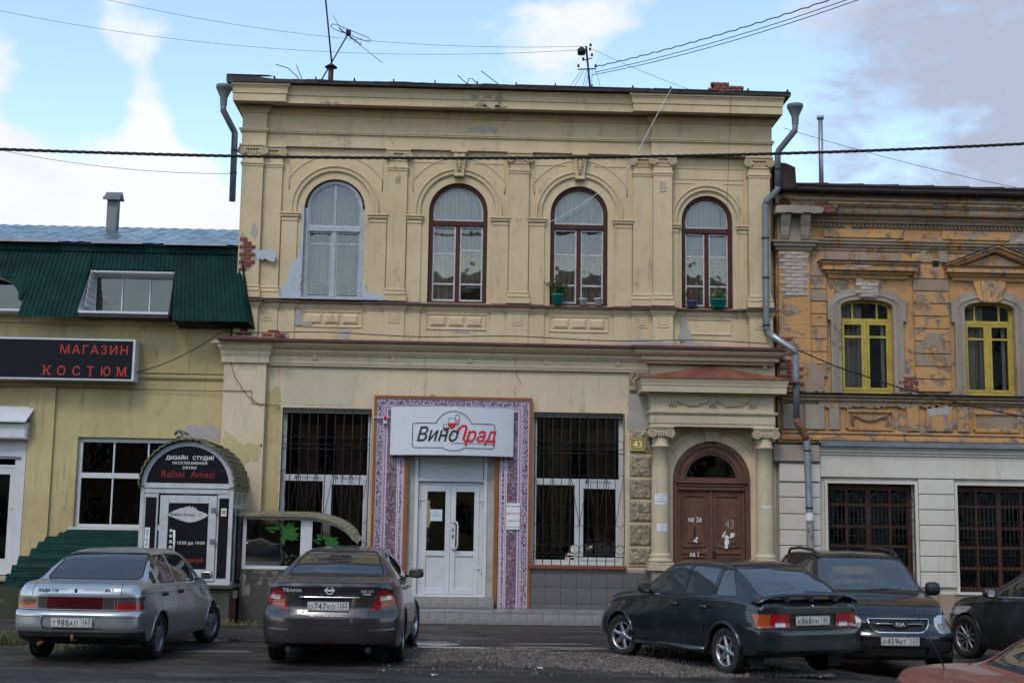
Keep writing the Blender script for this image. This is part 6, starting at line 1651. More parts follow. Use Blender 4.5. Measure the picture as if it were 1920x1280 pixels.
text('lettering', 'с 10:00 до 19:00', .082, wt_, dk, (-4.90, yy, 1.37), bold=.0003); text('lettering', 'ВЫХОДНОЙ', .09, M['red_paint'], dk, (-4.90, yy, 1.05))
m = MB()
for k in range(4): m.box(-5.25, -5.195, yy - .001, yy + .001, 1.585 - k * .098, 1.64 - k * .098)
obj('print_square', m, cw, dk)
m = MB(); flatline(m, dense([(-5.155, 1.62), (-5.145, 1.45), (-5.14, 1.35), (-5.145, 1.25), (-5.16, 1.12)], .04), .035, lambda x, y, z: (x, yy + y, z)); obj('handle', MB().tube([(-5.16, KY - .03, 1.62), (-5.145, KY - .045, 1.4), (-5.16, KY - .03, 1.15)], .018, 8), wt_, dk)
for z in (1.98, 1.42): obj('hinge', MB().box(-4.52, -4.44, KY - .03, KY - .009, z - .03, z + .05).box(-4.44, -4.41, KY - .025, KY - .005, z - .08, z), M['galv'], dk)
st = bx('sticker', (-4.345, -4.25, KY - .001, KY + .002, 1.88, 2.02), M['paper'], K); bx('sticker_print', (-4.33, -4.265, KY - .003, KY - .0009, 1.92, 1.985), M['ochre'], K)
st = bx('notice', (-5.69, -5.60, KY - .001, KY + .0019, .95, 1.66), M['paper'], K)
for k, c_ in enumerate('ОТКРЫТО'): text('lettering', c_, .078, M['ink'], K, (-5.645, KY - .003, 1.575 - k * .083), bold=.0015)
kb = bx('plinth', (KX0 - .1, KX1 + .05, KY - .25, -.16, 0, KZ - .05), mossy, K); bx('plinth_slab', (KX0 - .12, KX1 + .12, KY - .32, -.16, KZ - .048, KZ), mossy, K)
# brick pier beside it, mossy wall and the glazed cellar porch
CP = thing('cellar_porch', 'low glazed cellar porch with green leaf decals and a curved corrugated roof', 'porch', (-3.0, -1.1, 0))
obj('wall', MB().box(-4.02, -1.86, -1.25, -.17, 0, .94), mossy, CP)
bx('slab', (-4.45, -4.05, -1.55, -.9, .42, .56), M['grey_old'], CP, ch=.02)
for j in range(5):
    for i in range(2): place('brick', bsrc, (-4.29 + i * .12 + (.04 if j % 2 else 0), -1.50, .06 + j * .078), CP, scale=(.5, 3, 1))
bx('pier_core', (-4.36, -4.08, -1.50, -1.0, 0, .42), M['brick'], CP)
def topz(x): return 1.90 if x < -2.95 else 1.90 - .52 * (1 - math.sqrt(max(0, 1 - ((x + 2.95) / 1.02) ** 2)))
fr = MB(); yb_ = -1.22
fr.box(-4.0, -1.93, yb_, yb_ + .06, .94, 1.0).box(-4.0, -3.94, yb_, yb_ + .06, 1.0, 1.84).box(-2.95, -2.74, yb_, yb_ + .06, 1.0, topz(-2.85) - .06)
xs_ = [-4.0 + i * .0635 for i in range(33)]
fr.xsweep([(x, topz(x) - .03) for x in xs_], [(yb_, -.035), (yb_, .035), (yb_ + .06, .035), (yb_ + .06, -.035)])
obj('frame', fr, M['pvc'], CP)
gm = M['glass_dark']
obj('pane', MB().box(-3.94, -2.95, yb_ + .02, yb_ + .028, 1.0, 1.84), gm, CP)
obj('pane', MB().prism([(-2.74, 1.0), (-2.0, 1.0)] + [(x, topz(x) - .06) for x in reversed([-2.74 + i * .09 for i in range(9)])], yb_ + .02, yb_ + .028), gm, CP)
bx('back_board', (-3.95, -1.95, yb_ + .08, yb_ + .10, .95, 1.40), flat('dark_green_inner_board', (.010, .055, .040), .7), CP)
gl_ = flat('bright_green_decal', (.02, .12, .012), .5, var=.5, scale=25)
for (cx_, cz_, w, h, sd, n_) in ((-3.28, 1.60, .44, .24, 1, 13), (-2.48, 1.42, .30, .20, 2, 9)):
    rr = random.Random(sd)
    for i in range(n_):
        a = R(-80 + 260 * i / n_ + rr.uniform(-10, 10)); L = rr.uniform(.7, 1.1)
        e = (cx_ + w * L * math.cos(a), cz_ + h * L * math.sin(a)); q = .055
        if e[1] > topz(e[0]) - .09: e = (e[0], topz(e[0]) - .10)
        if cx_ < -3 and e[0] > -2.97: e = (-2.97, e[1])
        px_, pz_ = -math.sin(a) * q, math.cos(a) * q
        mx_, mz_ = (cx_ + e[0]) / 2, (cz_ + e[1]) / 2
        obj('leaf_decal', MB().add([(cx_, yb_ + .018 - i * .0004, cz_ - .03), (mx_ - px_, yb_ + .018 - i * .0004, mz_ - pz_), (e[0], yb_ + .018 - i * .0004, e[1]), (mx_ + px_, yb_ + .018 - i * .0004, mz_ + pz_), (cx_, yb_ + .018 - i * .0004, cz_ + .03)], [(0, 1, 2, 3, 4)]), gl_, CP)
vs = []; beige = flat('weathered_beige_corrugated', (.30, .27, .17), .65, 0, .4, 4, dirt=.6, dirtc=(.10, .08, .05))
NX = 60; YY = [-1.36, -1.0, -.17]
for i in range(NX + 1):
    x = -4.10 + 2.22 * i / NX; z = topz(max(-4, min(-1.935, x))) + .03; q = .014 if i % 2 else -.006
    for y_ in YY: vs.append((x, y_ + .008 * math.sin(i), z + q + .05 * (y_ + 1.36)))
obj('curved_roof', MB().add(vs, [(i * 3 + j, (i + 1) * 3 + j, (i + 1) * 3 + j + 1, i * 3 + j + 1) for i in range(NX) for j in range(2)] ), beige, CP)
obj('curved_roof_edge', MB().add([p for i in range(NX + 1) for p in ((lambda x, z, q: ((x, -1.365, z + q), (x, -1.355, z + q - .045)))(-4.10 + 2.22 * i / NX, topz(max(-4, min(-1.935, -4.10 + 2.22 * i / NX))) + .03, .014 if i % 2 else -.006))], [(2 * i, 2 * i + 2, 2 * i + 3, 2 * i + 1) for i in range(NX)]), beige, CP)

# ------------------------------------------------------------------ right: orange house over a pale shopfront
OH = thing('orange_house', 'crumbling orange plaster house over a pale panelled ground floor', 'house', (9, 0, 0))
O, OR_, GO, WW = M['orange'], M['orange_raw'], M['grey_old'], M['white_wall']
OX = 13.5
w1, w2 = (7.995, .53, 4.50, 6.24), (10.48, .51, 4.50, 6.24)
def seg_loop(cx, hw, z0, zs, rise=.14, n=10): return [(cx - hw, z0), (cx + hw, z0)] + [(cx + hw * math.cos(math.pi * i / n), zs + rise * math.sin(math.pi * i / n)) for i in range(n + 1)]
obj('wall', wall_mb(rect(6.19, OX, 3.40, 8.3), [seg_loop(*w1), seg_loop(*w2), seg_loop(12.95, .4, 4.5, 6.24)], .10, .3), O, OH)
g1, g2 = (7.13, 8.86, .64, 2.71), (9.70, 11.50, .64, 2.71)
obj('ground_floor_wall', wall_mb(rect(6.14, OX, -.3, 3.42), [rect(*g1), rect(*g2)], .04, .36), WW, OH)
bx('stone_base', (6.14, OX, -.06, .0399, -.3, .60), stucco('stained_base', (.30, .22, .15), (.24, .19, .15), dirt_amt=.9, peel_amt=.4, bump=.8), OH)
obj('shopfront_beam', MB().box(6.97, OX, -.03, .04, 2.83, 3.20, ch=.01), WW, OH)
obj('shopfront_cornice', MB().sweep([(6.97, .04), (OX, .04)], [(0, 3.20), (.07, 3.20), (.07, 3.25), (.10, 3.27), (.10, 3.30), (.13, 3.32), (.13, 3.36), (.16, 3.38), (.16, 3.41), (0, 3.42)]), WW, OH)
obj('parapet_flashing', MB().sweep([(6.97, .10), (OX, .10)], [(0, 3.53), (.20, 3.47), (.27, 3.415), (.275, 3.42), (.275, 3.45), (.2, 3.50), (0, 3.56)]), M['galv'], OH)
obj('pier_block', MB().box(6.02, 6.96, -.16, .04, 3.10, 3.46, ch=.03), GO, OH)
bx('parapet_flashing', (6.0, 6.98, -.18, .1, 3.462, 3.485), M['dark_roof'], OH)
pj = [3.09, 2.72, 2.42, 2.10, 1.79, 1.49, 1.19, .90, .62]
for i in range(len(pj) - 1): obj('panel', MB().box(6.16, 6.97, -.07 if i else -.10, .04, pj[i + 1] + .006, pj[i] - .006, ch=.012), WW, OH)
pj = [2.82 - .30 * k for k in range(8)]
for i in range(7): obj('panel', MB().box(8.93, 9.64, -.02, .04, pj[i + 1] + .006, pj[i] - .006, ch=.012), WW, OH)
for i in range(7): obj('panel', MB().box(11.6, 12.6, -.02, .04, pj[i + 1] + .006, pj[i] - .006, ch=.012), WW, OH)
for a, b, _, _ in (g1, g2):
    obj('window_surround', MB().box(a - .055, a, -.01, .10, .62, 2.765).box(b, b + .055, -.01, .10, .62, 2.765).box(a, b, -.01, .10, 2.712, 2.765), WW, OH)
bw = flat('dark_brown_joinery', (.085, .026, .014), .5, var=.4, dirt=.3)
def brown_window(a, b, z0, z1):
    m = MB().box(a, a + .09, .22, .30, z0, z1).box(b - .09, b, .22, .30, z0, z1).box(a + .09, b - .09, .22, .30, z0, z0 + .1).box(a + .09, b - .09, .22, .30, z1 - .12, z1)
    cols = [a + (b - a) * k / 4 for k in (1, 2, 3)]; rows_ = [1.10, 1.50, 1.88, 2.30]
    for x in cols: m.box(x - (.05 if x == cols[1] else .028), x + (.05 if x == cols[1] else .028), .222, .298, z0 + .1, z1 - .12)
    for z in rows_: m.box(a + .09, b - .09, .226, .294, z - .028, z + .028)
    f = obj('window', m, bw, OH)
    X = [a + .09] + cols + [b - .09]; Z = [z0 + .1] + rows_ + [z1 - .12]
    for i in range(4):
        for j in range(5): obj('pane', MB().box(X[i] + .03, X[i + 1] - .03, .255, .262, Z[j] + .03, Z[j + 1] - .03), M['glass_dark'], f)
    g = thing('window_grille', 'black iron grille with arches over the ' + ('left' if a < 9 else 'right') + ' brown shop window of the orange house', 'window grille', ((a + b) / 2, .1, z0), group='arched iron grilles of the orange house')
    n = 20; I = M['black_iron']
    for i in range(n + 1):
        x = a + .06 + (b - a - .12) * i / n; obj('bar', MB().tube([(x, .12, z0), (x, .12, z1 - .25)], .0075, 5), I, g)
    for z in (z0 + .06, 1.36, 1.70, 2.02, 2.28): obj('rail', MB().tube([(a, .12, z), (b, .12, z)], .009, 5), I, g)
    for k in range(4):
        cx_ = a + (b - a) * (k + .5) / 4; rr = (b - a) / 8.6
        obj('arch', MB().tube([(cx_ + rr * math.cos(R(t_)), .115, 2.38 + rr * math.sin(R(t_))) for t_ in range(0, 181, 15)], .008, 5), I, g)
        obj('scroll', MB().tube([(cx_ - .08, .115, 2.50), (cx_ - .03, .115, 2.38), (cx_, .115, 2.30), (cx_ + .03, .115, 2.38), (cx_ + .08, .115, 2.50)], .007, 5), I, g)
        obj('scroll', MB().tube([(cx_ - .15, .115, 1.98), (cx_ - .05, .115, 1.90), (cx_, .115, 1.80), (cx_ + .05, .115, 1.90), (cx_ + .15, .115, 1.98)], .007, 5), I, g)
        obj('scroll', MB().tube([(cx_ + rr * math.cos(R(t_)), .115, .98 + rr * math.sin(R(t_))) for t_ in range(180, 361, 15)], .007, 5), I, g)
    return f
brown_window(*g1); brown_window(*g2)
bx('window_sill', (9.6, 11.6, -.10, .04, .60, .635), WW, OH)
room('room_interior', 6.3, 13.3, .2, 3.3, .41, 3.5, M['dark_void'], OH); room('room_interior', 6.6, 13.3, 4.2, 6.8, .41, 3.5, M['dark_void'], OH)
# rusticated orange blocks
ro = random.Random(12)
def rust_block(x0, x1, z0, z1, y=.10, d=.05):
    g_ = .007; nx, nz = 5, 3; vs = []
    mat = O
    q = ro.random()
    if q < .12: mat = OR_
    obj('block', MB().box(x0 + g_, x1 - g_, y - d - ro.uniform(0, .006), y - .001, z0 + g_, z1 - g_, ch=.008), mat, OH)
zj = [7.08 - .2535 * k for k in range(11)]
for i in range(len(zj) - 1):
    if i > 3 and i < 8: rust_block(6.24, 6.85, zj[i + 1], zj[i], y=.06)
    elif i <= 3: rust_block(6.24, 6.34, zj[i + 1], zj[i], y=.06); rust_block(6.75, 6.85, zj[i + 1], zj[i], y=.06)
    if i < 9: rust_block(6.86, 7.20, zj[i + 1], zj[i])
    rust_block(8.95 if i < 10 else 9.0, 9.68, zj[i + 1], zj[i])
    rust_block(11.35, 12.2, zj[i + 1], zj[i])
bx('pier', (6.22, 6.855, .012, .099, 4.50, 7.36), O, OH)
def wob(a, b, z0, z1, y, seed, par=OH, n=1, me=None): bricks([(a, z0), (b, z0 + .03), (b - .03, z1), (a + .02, z1 - .02)], y, par, me=me or bsrc, seed=seed, bw=.24, bh=.075)
wme = unit_block(.225, .014, .060, .006, M['brick_white'], 'brick')
bricks([(6.33, 6.42), (6.74, 6.42), (6.76, 7.30), (6.32, 7.30)], .008, OH, me=wme, seed=31)
bricks([(6.24, 4.55), (6.62, 4.55), (6.60, 5.02), (6.42, 5.10), (6.36, 5.6), (6.24, 5.75)], .005, OH, seed=32)
bricks([(8.60, 4.52), (8.92, 4.52), (8.90, 4.86), (8.72, 4.9)], .024, OH, seed=41, bw=.2)
bricks([(10.95, 7.62), (12.0, 7.3), (12.2, 7.8), (11.4, 7.84)], .05, OH, me=wme, seed=42)
bricks([(6.9, 8.1), (7.3, 8.1), (7.4, 8.3), (6.9, 8.3)], -.21, OH, seed=43, bw=.2)
bricks([(11.15, 4.9), (11.35, 4.9), (11.35, 6.1), (11.15, 6.0)], .095, OH, me=wme, seed=33)
patch([(6.60, 4.5), (7.12, 4.5), (7.1, 4.9), (6.9, 5.1), (6.62, 5.02)], .008, OR_, OH, 34, .04)
# window architraves, windows
def orange_window(cx, hw, z0, zs, pediment):
    a, b = cx - hw, cx + hw
    band = MB()
    outer = [(a - .20, 4.50), (a - .20, 5.95), (a - .26, 5.95), (a - .26, 6.35), (a - .12, 6.42)] + [(cx + (hw + .12) * math.cos(R(t_)), 6.42 + .20 * math.sin(R(t_))) for t_ in range(168, 10, -12)] + [(b + .12, 6.42), (b + .26, 6.35), (b + .26, 5.95), (b + .20, 5.95), (b + .20, 4.50)]
    inner = [(b, 4.50)] + [(cx + hw * math.cos(math.pi * i / 12), zs + .14 * math.sin(math.pi * i / 12)) for i in range(13)] + [(a, 4.50)]
    band.prism(outer + inner, .03, .099)
    ar = obj('architrave', band, GO if not pediment else GO, OH)
    lin = [(a - .13, 4.55), (a - .13, 6.25)] + [(cx + (hw + .11) * math.cos(R(t_)), 6.26 + .22 * math.sin(R(t_))) for t_ in range(170, 5, -12)] + [(b + .13, 6.25), (b + .13, 4.55)]
    obj('architrave_moulding', MB().xsweep(lin, [(.03, -.02), (.008, -.01), (.008, .01), (.03, .02)]), GO, OH)
    lin = [(p[0] + (.06 if p[0] < cx else -.06), p[1]) for p in lin]
    obj('architrave_moulding', MB().xsweep(lin, [(.03, -.014), (.015, -.006), (.015, .006), (.03, .014)]), GO, OH)
    Yw = M['yellow_wood']; zt = 5.99
    m = MB().box(a, a + .06, .18, .27, z0, zs + .02).box(b - .06, b, .18, .27, z0, zs + .02).box(a + .06, b - .06, .18, .27, z0, z0 + .07).box(a + .06, b - .06, .18, .27, zt - .06, zt + .02, ch=.008).box(cx - .035, cx + .035, .175, .27, z0 + .07, zt - .06, ch=.008)
    tp = [(cx + hw * math.cos(math.pi * i / 12), zs + .14 * math.sin(math.pi * i / 12)) for i in range(13)]
    m.xsweep(tp, [(.18, 0), (.18, .05), (.27, .05), (.27, 0)])
    for x in (cx - .25, cx + .25): m.box(x - .015, x + .015, .19, .26, zt + .02, zs + .09)
    f = obj('window', m, Yw, OH)
    s = MB(); t_ = .045
    for p, q in ((a + .06, cx - .035), (cx + .035, b - .06)):
        s.box(p, p + t_, .17, .23, z0 + .07, zt - .06).box(q - t_, q, .17, .23, z0 + .07, zt - .06).box(p + t_, q - t_, .17, .23, z0 + .07, z0 + .12).box(p + t_, q - t_, .17, .23, zt - .105, zt - .06).box(p + t_, q - t_, .17, .23, 5.62, 5.66)
    obj('sash', s, Yw, f)
    for p, q in ((a + .06, cx - .035), (cx + .035, b - .06)):
        for u, v in ((z0 + .12, 5.62), (5.66, zt - .105)): obj('pane', MB().box(p + t_, q - t_, .20, .206, u, v), M['glass'], f)
    for p, q in ((a + .05, cx - .265), (cx - .235, cx + .235), (cx + .265, b - .05)): obj('pane', MB().box(p, q, .215, .221, zt + .02, zs + .06), M['glass'], f)
    N = 30; vs = []
    for i in range(N + 1):
        x = a + .06 + (hw * .9) * i / N; vs += [(x, .42 + .02 * math.sin(i * 1.7), z0), (x, .42 + .02 * math.sin(i * 1.7), zs + .1)]
    obj('curtain', MB().add(vs, [(2 * i, 2 * i + 2, 2 * i + 3, 2 * i + 1) for i in range(N)], True), M['curtain_and_reflection'], f)
    obj('inner_sash', MB().box(cx - .12, cx - .05, .30, .34, z0, zt).box(b - .18, b - .11, .30, .34, z0, zt), M['white_paint'], f)
orange_window(*w1, False); orange_window(*w2, True)
# broken keystone left, keystone right
obj('keystone', MB().prism(jag([(7.78, 6.78), (7.82, 6.42), (8.20, 6.42), (8.27, 6.78)], .02, .06, 3), .0, .099), OR_, OH)
bricks([(7.84, 6.45), (8.2, 6.45), (8.22, 6.72), (7.84, 6.72)], -.001, OH, me=wme, seed=35)
obj('keystone', MB().prism([(10.36, 6.36), (10.62, 6.36), (10.68, 6.80), (10.30, 6.80)], -.02, .099), O, OH)
for s_ in (-1, 1): obj('keystone', MB().prism([(10.49 + s_ * .135, 6.38), (10.49 + s_ * .24, 6.42), (10.49 + s_ * .33, 6.78), (10.49 + s_ * .195, 6.80)], .0, .0995), O, OH)
sprof = [(0, 6.80), (.04, 6.80), (.06, 6.86), (.12, 6.90), (.12, 6.93), (.20, 6.95), (.20, 7.03), (.25, 7.08), (.26, 7.10), (0, 7.12)]
obj('window_cornice', MB().sweep([(7.28, .10), (7.28, .09), (8.80, .09), (8.80, .10)], sprof), O, OH)
obj('cornice_flashing', MB().box(7.02, 9.06, -.18, .10, 7.115, 7.135), M['dark_roof'], OH)
obj('pediment_cornice', MB().sweep([(9.80, .10), (9.80, .09), (11.45, .09), (11.45, .10)], sprof[:-2] + [(.22, 7.05), (0, 7.06)]), O, OH)
for s_ in (-1, 1):
    cxp = 10.62; e = cxp + s_ * 1.05
    pts = [(e, 7.06), (cxp, 7.46)] if s_ < 0 else [(cxp, 7.46), (e, 7.06)]
    obj('pediment_rake', MB().xsweep(pts, [(.09, -.07), (-.08, -.06), (-.10, 0), (-.16, .01), (-.16, .04), (.09, .05)]), O, OH)
    obj('cornice_flashing', MB().xsweep(pts, [(.09, .052), (-.18, .045), (-.18, .06), (.09, .068)]), M['dark_roof'], OH)
obj('tympanum', MB().prism([(9.9, 7.06), (11.34, 7.06), (10.62, 7.36)], .03, .0985), OR_, OH)
obj('entablature_band', MB().sweep([(6.86, .10), (OX, .10)], [(0, 7.38), (.03, 7.38), (.03, 7.42), (.06, 7.44), (.07, 7.48), (.11, 7.50), (.11, 7.53), (.14, 7.56), (.14, 7.59), (0, 7.61)]), OR_, OH)
for a, b in ((7.15, 8.78), (9.58, 11.2), (11.3, 13)):
    bx('frieze_panel', (a, b, .06, .099, 7.64, 7.82), O, OH, ch=.012)
for a, b in ((7.18, 8.72), (8.95, 9.68), (9.75, 11.3)):
    if a != 9.75: bx('frieze_panel', (a, b, .065, .099, 7.17, 7.34), O if a > 8.9 else OR_, OH, ch=.01)
obj('main_cornice', MB().sweep([(6.75, .3), (6.75, .10), (OX, .10)], [(0, 7.93), (.06, 7.94), (.08, 7.99), (.12, 8.02), (.12, 8.06), (.24, 8.08), (.26, 8.12), (.26, 8.20), (.30, 8.22), (.33, 8.29), (.38, 8.33), (.38, 8.36), (0, 8.38)]), OR_, OH)
obj('upper_fascia', MB().box(6.3, OX, -.20, .1, 8.36, 8.47), OR_, OH)
for a, b in ((7.2, 9.3), (9.5, 11.0), (11.1, 12.5)): bx('fascia_strip', (a, b, -.24, -.201, 8.25, 8.34), O, OH, ch=.01)
dn = unit_block(.045, .045, .075, .004, M['orange_raw'], 'dentil')
for i in range(62):
    if ro.random() < .94: place('dentil', dn, (6.98 + i * .082, .099, 7.885 + ro.uniform(-.003, .003)), OH)
# corner capital with two consoles
obj('corner_capital', MB().sweep([(6.20, .3), (6.20, .012), (6.86, .012), (6.86, .1)], [(0, 7.34), (.03, 7.34), (.05, 7.40), (.09, 7.42), (.09, 7.46), (.13, 7.49), (.13, 7.52), (0, 7.54)]), GO, OH)
bx('corner_frieze', (6.20, 6.88, -.02, .09, 7.53, 8.1), GO, OH)
for cx_ in (6.34, 6.74):
    prof = [(-.02, 7.56), (-.05, 7.56), (-.08, 7.64), (-.10, 7.80), (-.16, 7.92), (-.19, 8.0), (-.19, 8.05), (-.02, 8.05)]
    v = [(cx_ - .07 - .04 * (k / 7), p[0], p[1]) for k, p in enumerate(prof)] + [(cx_ + .07 + .04 * (k / 7), p[0], p[1]) for k, p in enumerate(prof)]
    obj('console', MB().add(v, [tuple(range(8)), tuple(reversed(range(8, 16)))] + [(k, (k + 1) % 8, 8 + (k + 1) % 8, 8 + k) for k in range(8)]), GO, OH)
obj('corner_cornice', MB().prism(jag([(6.12, 8.05), (7.05, 8.05), (7.08, 8.16), (6.9, 8.2), (6.12, 8.2)], .015, .08, 4), -.26, .09), GO, OH)
bricks([(6.2, 8.21), (7.0, 8.21), (7.0, 8.36), (6.2, 8.36)], -.05, OH, seed=36)
bx('corner_fill', (6.19, 7.05, -.049, .1, 8.2, 8.47), M['mortar'], OH)
# apron zone below the sills
obj('sill_course', MB().sweep([(6.25, .10), (OX, .10)], [(0, 4.28), (.03, 4.28), (.05, 4.32), (.10, 4.34), (.10, 4.38), (.15, 4.41), (.16, 4.44), (0, 4.46)]), OR_, OH)
bx('sill_flashing', (6.25, OX, -.09, .11, 4.462, 4.482), M['dark_roof'], OH)
obj('base_moulding', MB().sweep([(6.25, .10), (OX, .10)], [(0, 3.56), (.05, 3.56), (.05, 3.62), (.03, 3.64), (.03, 3.67), (.06, 3.69), (.06, 3.72), (0, 3.74)]), O, OH)
for a, b, m_ in ((6.28, 6.68, GO), (6.72, 7.12, GO), (7.20, 7.42, GO), (8.75, 9.0, O), (9.15, 9.68, O), (9.78, 10.0, O), (11.1, 11.35, O)):
    bx('apron_panel', (a, b, .05, .099, 3.76, 4.26), m_, OH, ch=.012)
for a, b in ((7.58, 8.47), (10.12, 10.98)):
    obj('apron_panel', MB().xsweep([(a, 3.80), (b, 3.80), (b, 4.14), (a, 4.14), (a, 3.80)], [(.099, -.05), (.055, -.035), (.055, .02), (.08, .03), (.099, .035)]), O, OH)
patch([(10.18, 3.86), (10.92, 3.86), (10.92, 4.08), (10.18, 4.08)], .099, OR_, OH, 37, .03)
m = MB(); 
for i in range(40):
    u = i / 39; x = 7.70 + u * .64; z = 4.06 - .10 * math.sin(math.pi * u) + ro.uniform(-.015, .015)
    m.lathe([(0, z - .02), (.02, z - .012), (.024, z), (.018, z + .014), (0, z + .02)], x, .075, 6)
for x in (7.68, 8.36):
    for q in range(6): m.lathe([(0, 4.08 - q * .04), (.03, 4.07 - q * .04), (.03, 4.05 - q * .04), (0, 4.03 - q * .04)], x + ro.uniform(-.015, .015), .075, 6)
obj('garland', m, OR_, OH)
for k, (poly, y_, m_) in enumerate([([(8.55, 4.5), (8.95, 4.5), (8.9, 4.95), (8.78, 4.8), (8.6, 4.75)], .028, GO), ([(9.6, 4.5), (9.95, 4.5), (9.9, 4.7), (9.75, 4.62)], .028, OR_), ([(6.9, 4.46), (8.9, 4.3), (9.6, 4.3), (9.5, 4.24), (7.0, 4.2)], .048, OR_),
      ([(9.0, 7.2), (9.7, 7.16), (9.66, 7.38), (9.1, 7.36)], .062, OR_), ([(10.9, 7.5), (12, 7.3), (12.2, 7.8), (11.0, 7.84)], .055, OR_), ([(9.2, 4.05), (9.6, 4.1), (9.66, 4.26), (9.16, 4.26)], .048, M['lilac_render']), ([(8.98, 6.2), (9.3, 6.25), (9.2, 6.5), (9.0, 6.5)], .048, OR_), ([(9.1, 5.5), (9.55, 5.5), (9.6, 5.72), (9.2, 5.75)], .047, M['orange_raw']), ([(7.5, 7.02), (7.9, 7.0), (8.1, 7.05), (7.6, 7.07)], -.12, M['lilac_render'])]):
    patch(poly, y_, m_, OH, 80 + k, .03)
# joist hole, roof
bx('wall_hole', (9.36, 9.48, .040, .049, 7.08, 7.2), M['dark_void'], OH)
BR = M['rust_roof']
vs = []
for i in range(31):
    x = 6.2 + 7.3 * i / 30; e = .03 * noise.noise(Vector((x * 1.3, 7, 0)))
    vs += [(x, -.42 + e, 8.455 + e * .6), (x, -.45 + e, 8.49 + e * .6), (x, .05, 8.60 + e)]
obj('eave_flashing', MB().add(vs, [(3 * i + j, 3 * i + 3 + j, 3 * i + 4 + j, 3 * i + 1 + j) for i in range(30) for j in range(2)]), BR, OH)
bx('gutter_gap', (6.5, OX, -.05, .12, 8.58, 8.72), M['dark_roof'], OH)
W8 = .72
for i in range(10):
    x = 6.50 + i * W8; vs = [(x, -.08, 8.70), (x + W8 - .004, -.08, 8.70), (x + W8 - .9, 3.2, 9.50), (x - .9, 3.2, 9.50)]
    obj('roof_sheet', MB().add(vs + [(p[0], p[1], p[2] - .03) for p in vs], [(0, 1, 2, 3), (4, 7, 6, 5), (0, 4, 5, 1)]), BR, OH)
    obj('roof_seam', MB().tube([(x, -.08, 8.715), (x - .9, 3.2, 9.515)], .014, 5), M['dark_roof'], OH)
obj('roof_back', MB().add([(4.0, 3.2, 9.46), (OX, 3.2, 9.46), (OX, 7, 8.6), (4.0, 7, 8.6)], [(0, 1, 2, 3)]), BR, OH)
obj('fire_wall', MB().add([(6.19, -.10, 8.48), (6.58, -.10, 8.62), (6.56, -.10, 9.02), (6.38, -.10, 9.10), (6.19, -.10, 9.12), (6.19, 3, 8.48), (6.58, 3, 8.62), (6.56, 3, 9.5), (6.38, 3, 9.6), (6.19, 3, 9.62)], [(0, 1, 2, 3, 4), (1, 6, 7, 2), (2, 7, 8, 3), (3, 8, 9, 4), (0, 4, 9, 5)]), BR, OH)
fl = thing('flue_pipe', 'tall thin pale flue pipe with a flat cap above the brown roof', 'flue pipe', (7.66, 2, 9))
obj('pipe', MB().tube([(7.66, 2, 8.9), (7.66, 2, 10.72)], .052, 12), M['galv_light'], fl); obj('cap', MB().lathe([(0, 10.80), (.075, 10.77), (.08, 10.70), (0, 10.70)], 7.66, 2, 14), M['galv_light'], fl)
# ------------------------------------------------------------------ cars
from mathutils.bvhtree import BVHTree
def paint(name, col, rough=.32, metal=.55, dirt=.35):
    t = NT(name)
    fl_ = t.noise(900, 1, .5)
    c = t.mix(t.ramp(fl_, .4, .7), col, tuple(min(1, x * 1.35 + .004) for x in col))
    d = t.ramp(t.noise(2.6, 6, .65), .42, .72)
    sp_ = t.ramp(t.noise(4.5, 8, .75, .6, co=t.co((1, .5, 1.3))), .50, .70)
    f = t.m_('MULTIPLY', t.m_('ADD', t.m_('MULTIPLY', d, .45), t.m_('MULTIPLY', sp_, .5)), dirt, True)
    c = t.mix(f, c, (.075, .068, .060))
    return t.fin(c, t.m_('ADD', t.m_('MULTIPLY', f, .45), rough), None, metal=t.m_('MULTIPLY', t.m_('SUBTRACT', 1.0, f), metal), coat=.55)
t = NT('tinted_car_glass'); M['cglass'] = t.fin((.012, .014, .016), .03, None, spec=.9, coat=.5)
t = NT('clear_car_glass'); M['cglass2'] = t.fin((.035, .042, .048), .03, None, spec=.8, coat=.4)
M['chrome'] = flat('bright_chrome', (.62, .63, .65), .14, 1.0, .05)
M['alloy'] = flat('alloy_rim', (.50, .51, .53), .3, .9, .2, 12, dirt=.3)
M['alloy_dull'] = flat('dull_alloy_rim', (.26, .26, .27), .45, .6, .3, 12, dirt=.6)
M['blackp'] = flat('black_car_plastic', (.016, .016, .018), .5, 0, .3, 8, dirt=.35, dirtc=(.05, .045, .04))
M['lamp_red'] = flat('red_lamp_lens', (.27, .006, .009), .12, 0, .25, 30, coat=.6)
M['lamp_dark'] = flat('dark_red_lens', (.055, .005, .008), .15, 0, .2, 20, coat=.6)
M['lamp_smoke'] = flat('smoked_lens', (.055, .045, .047), .15, 0, .2, 20, coat=.6)
M['lamp_clear'] = flat('clear_lamp_lens', (.48, .48, .50), .10, .3, .35, 14, coat=.8)
M['lamp_orange'] = flat('orange_lamp_lens', (.32, .065, .010), .15, 0, .2, 20, coat=.6)
M['mirror'] = flat('mirror_glass', (.7, .72, .75), .05, 1.0, .02)
M['plate'] = flat('number_plate_white', (.50, .50, .49), .4, 0, .1, 20, dirt=.25, dirtc=(.2, .18, .15))
M['tyre'] = flat('tyre_rubber', (.017, .016, .016), .8, 0, .5, 14, bump=.3, dirt=.4, dirtc=(.055, .05, .045))
M['seat'] = flat('dark_seat_cloth', (.03, .03, .032), .9)

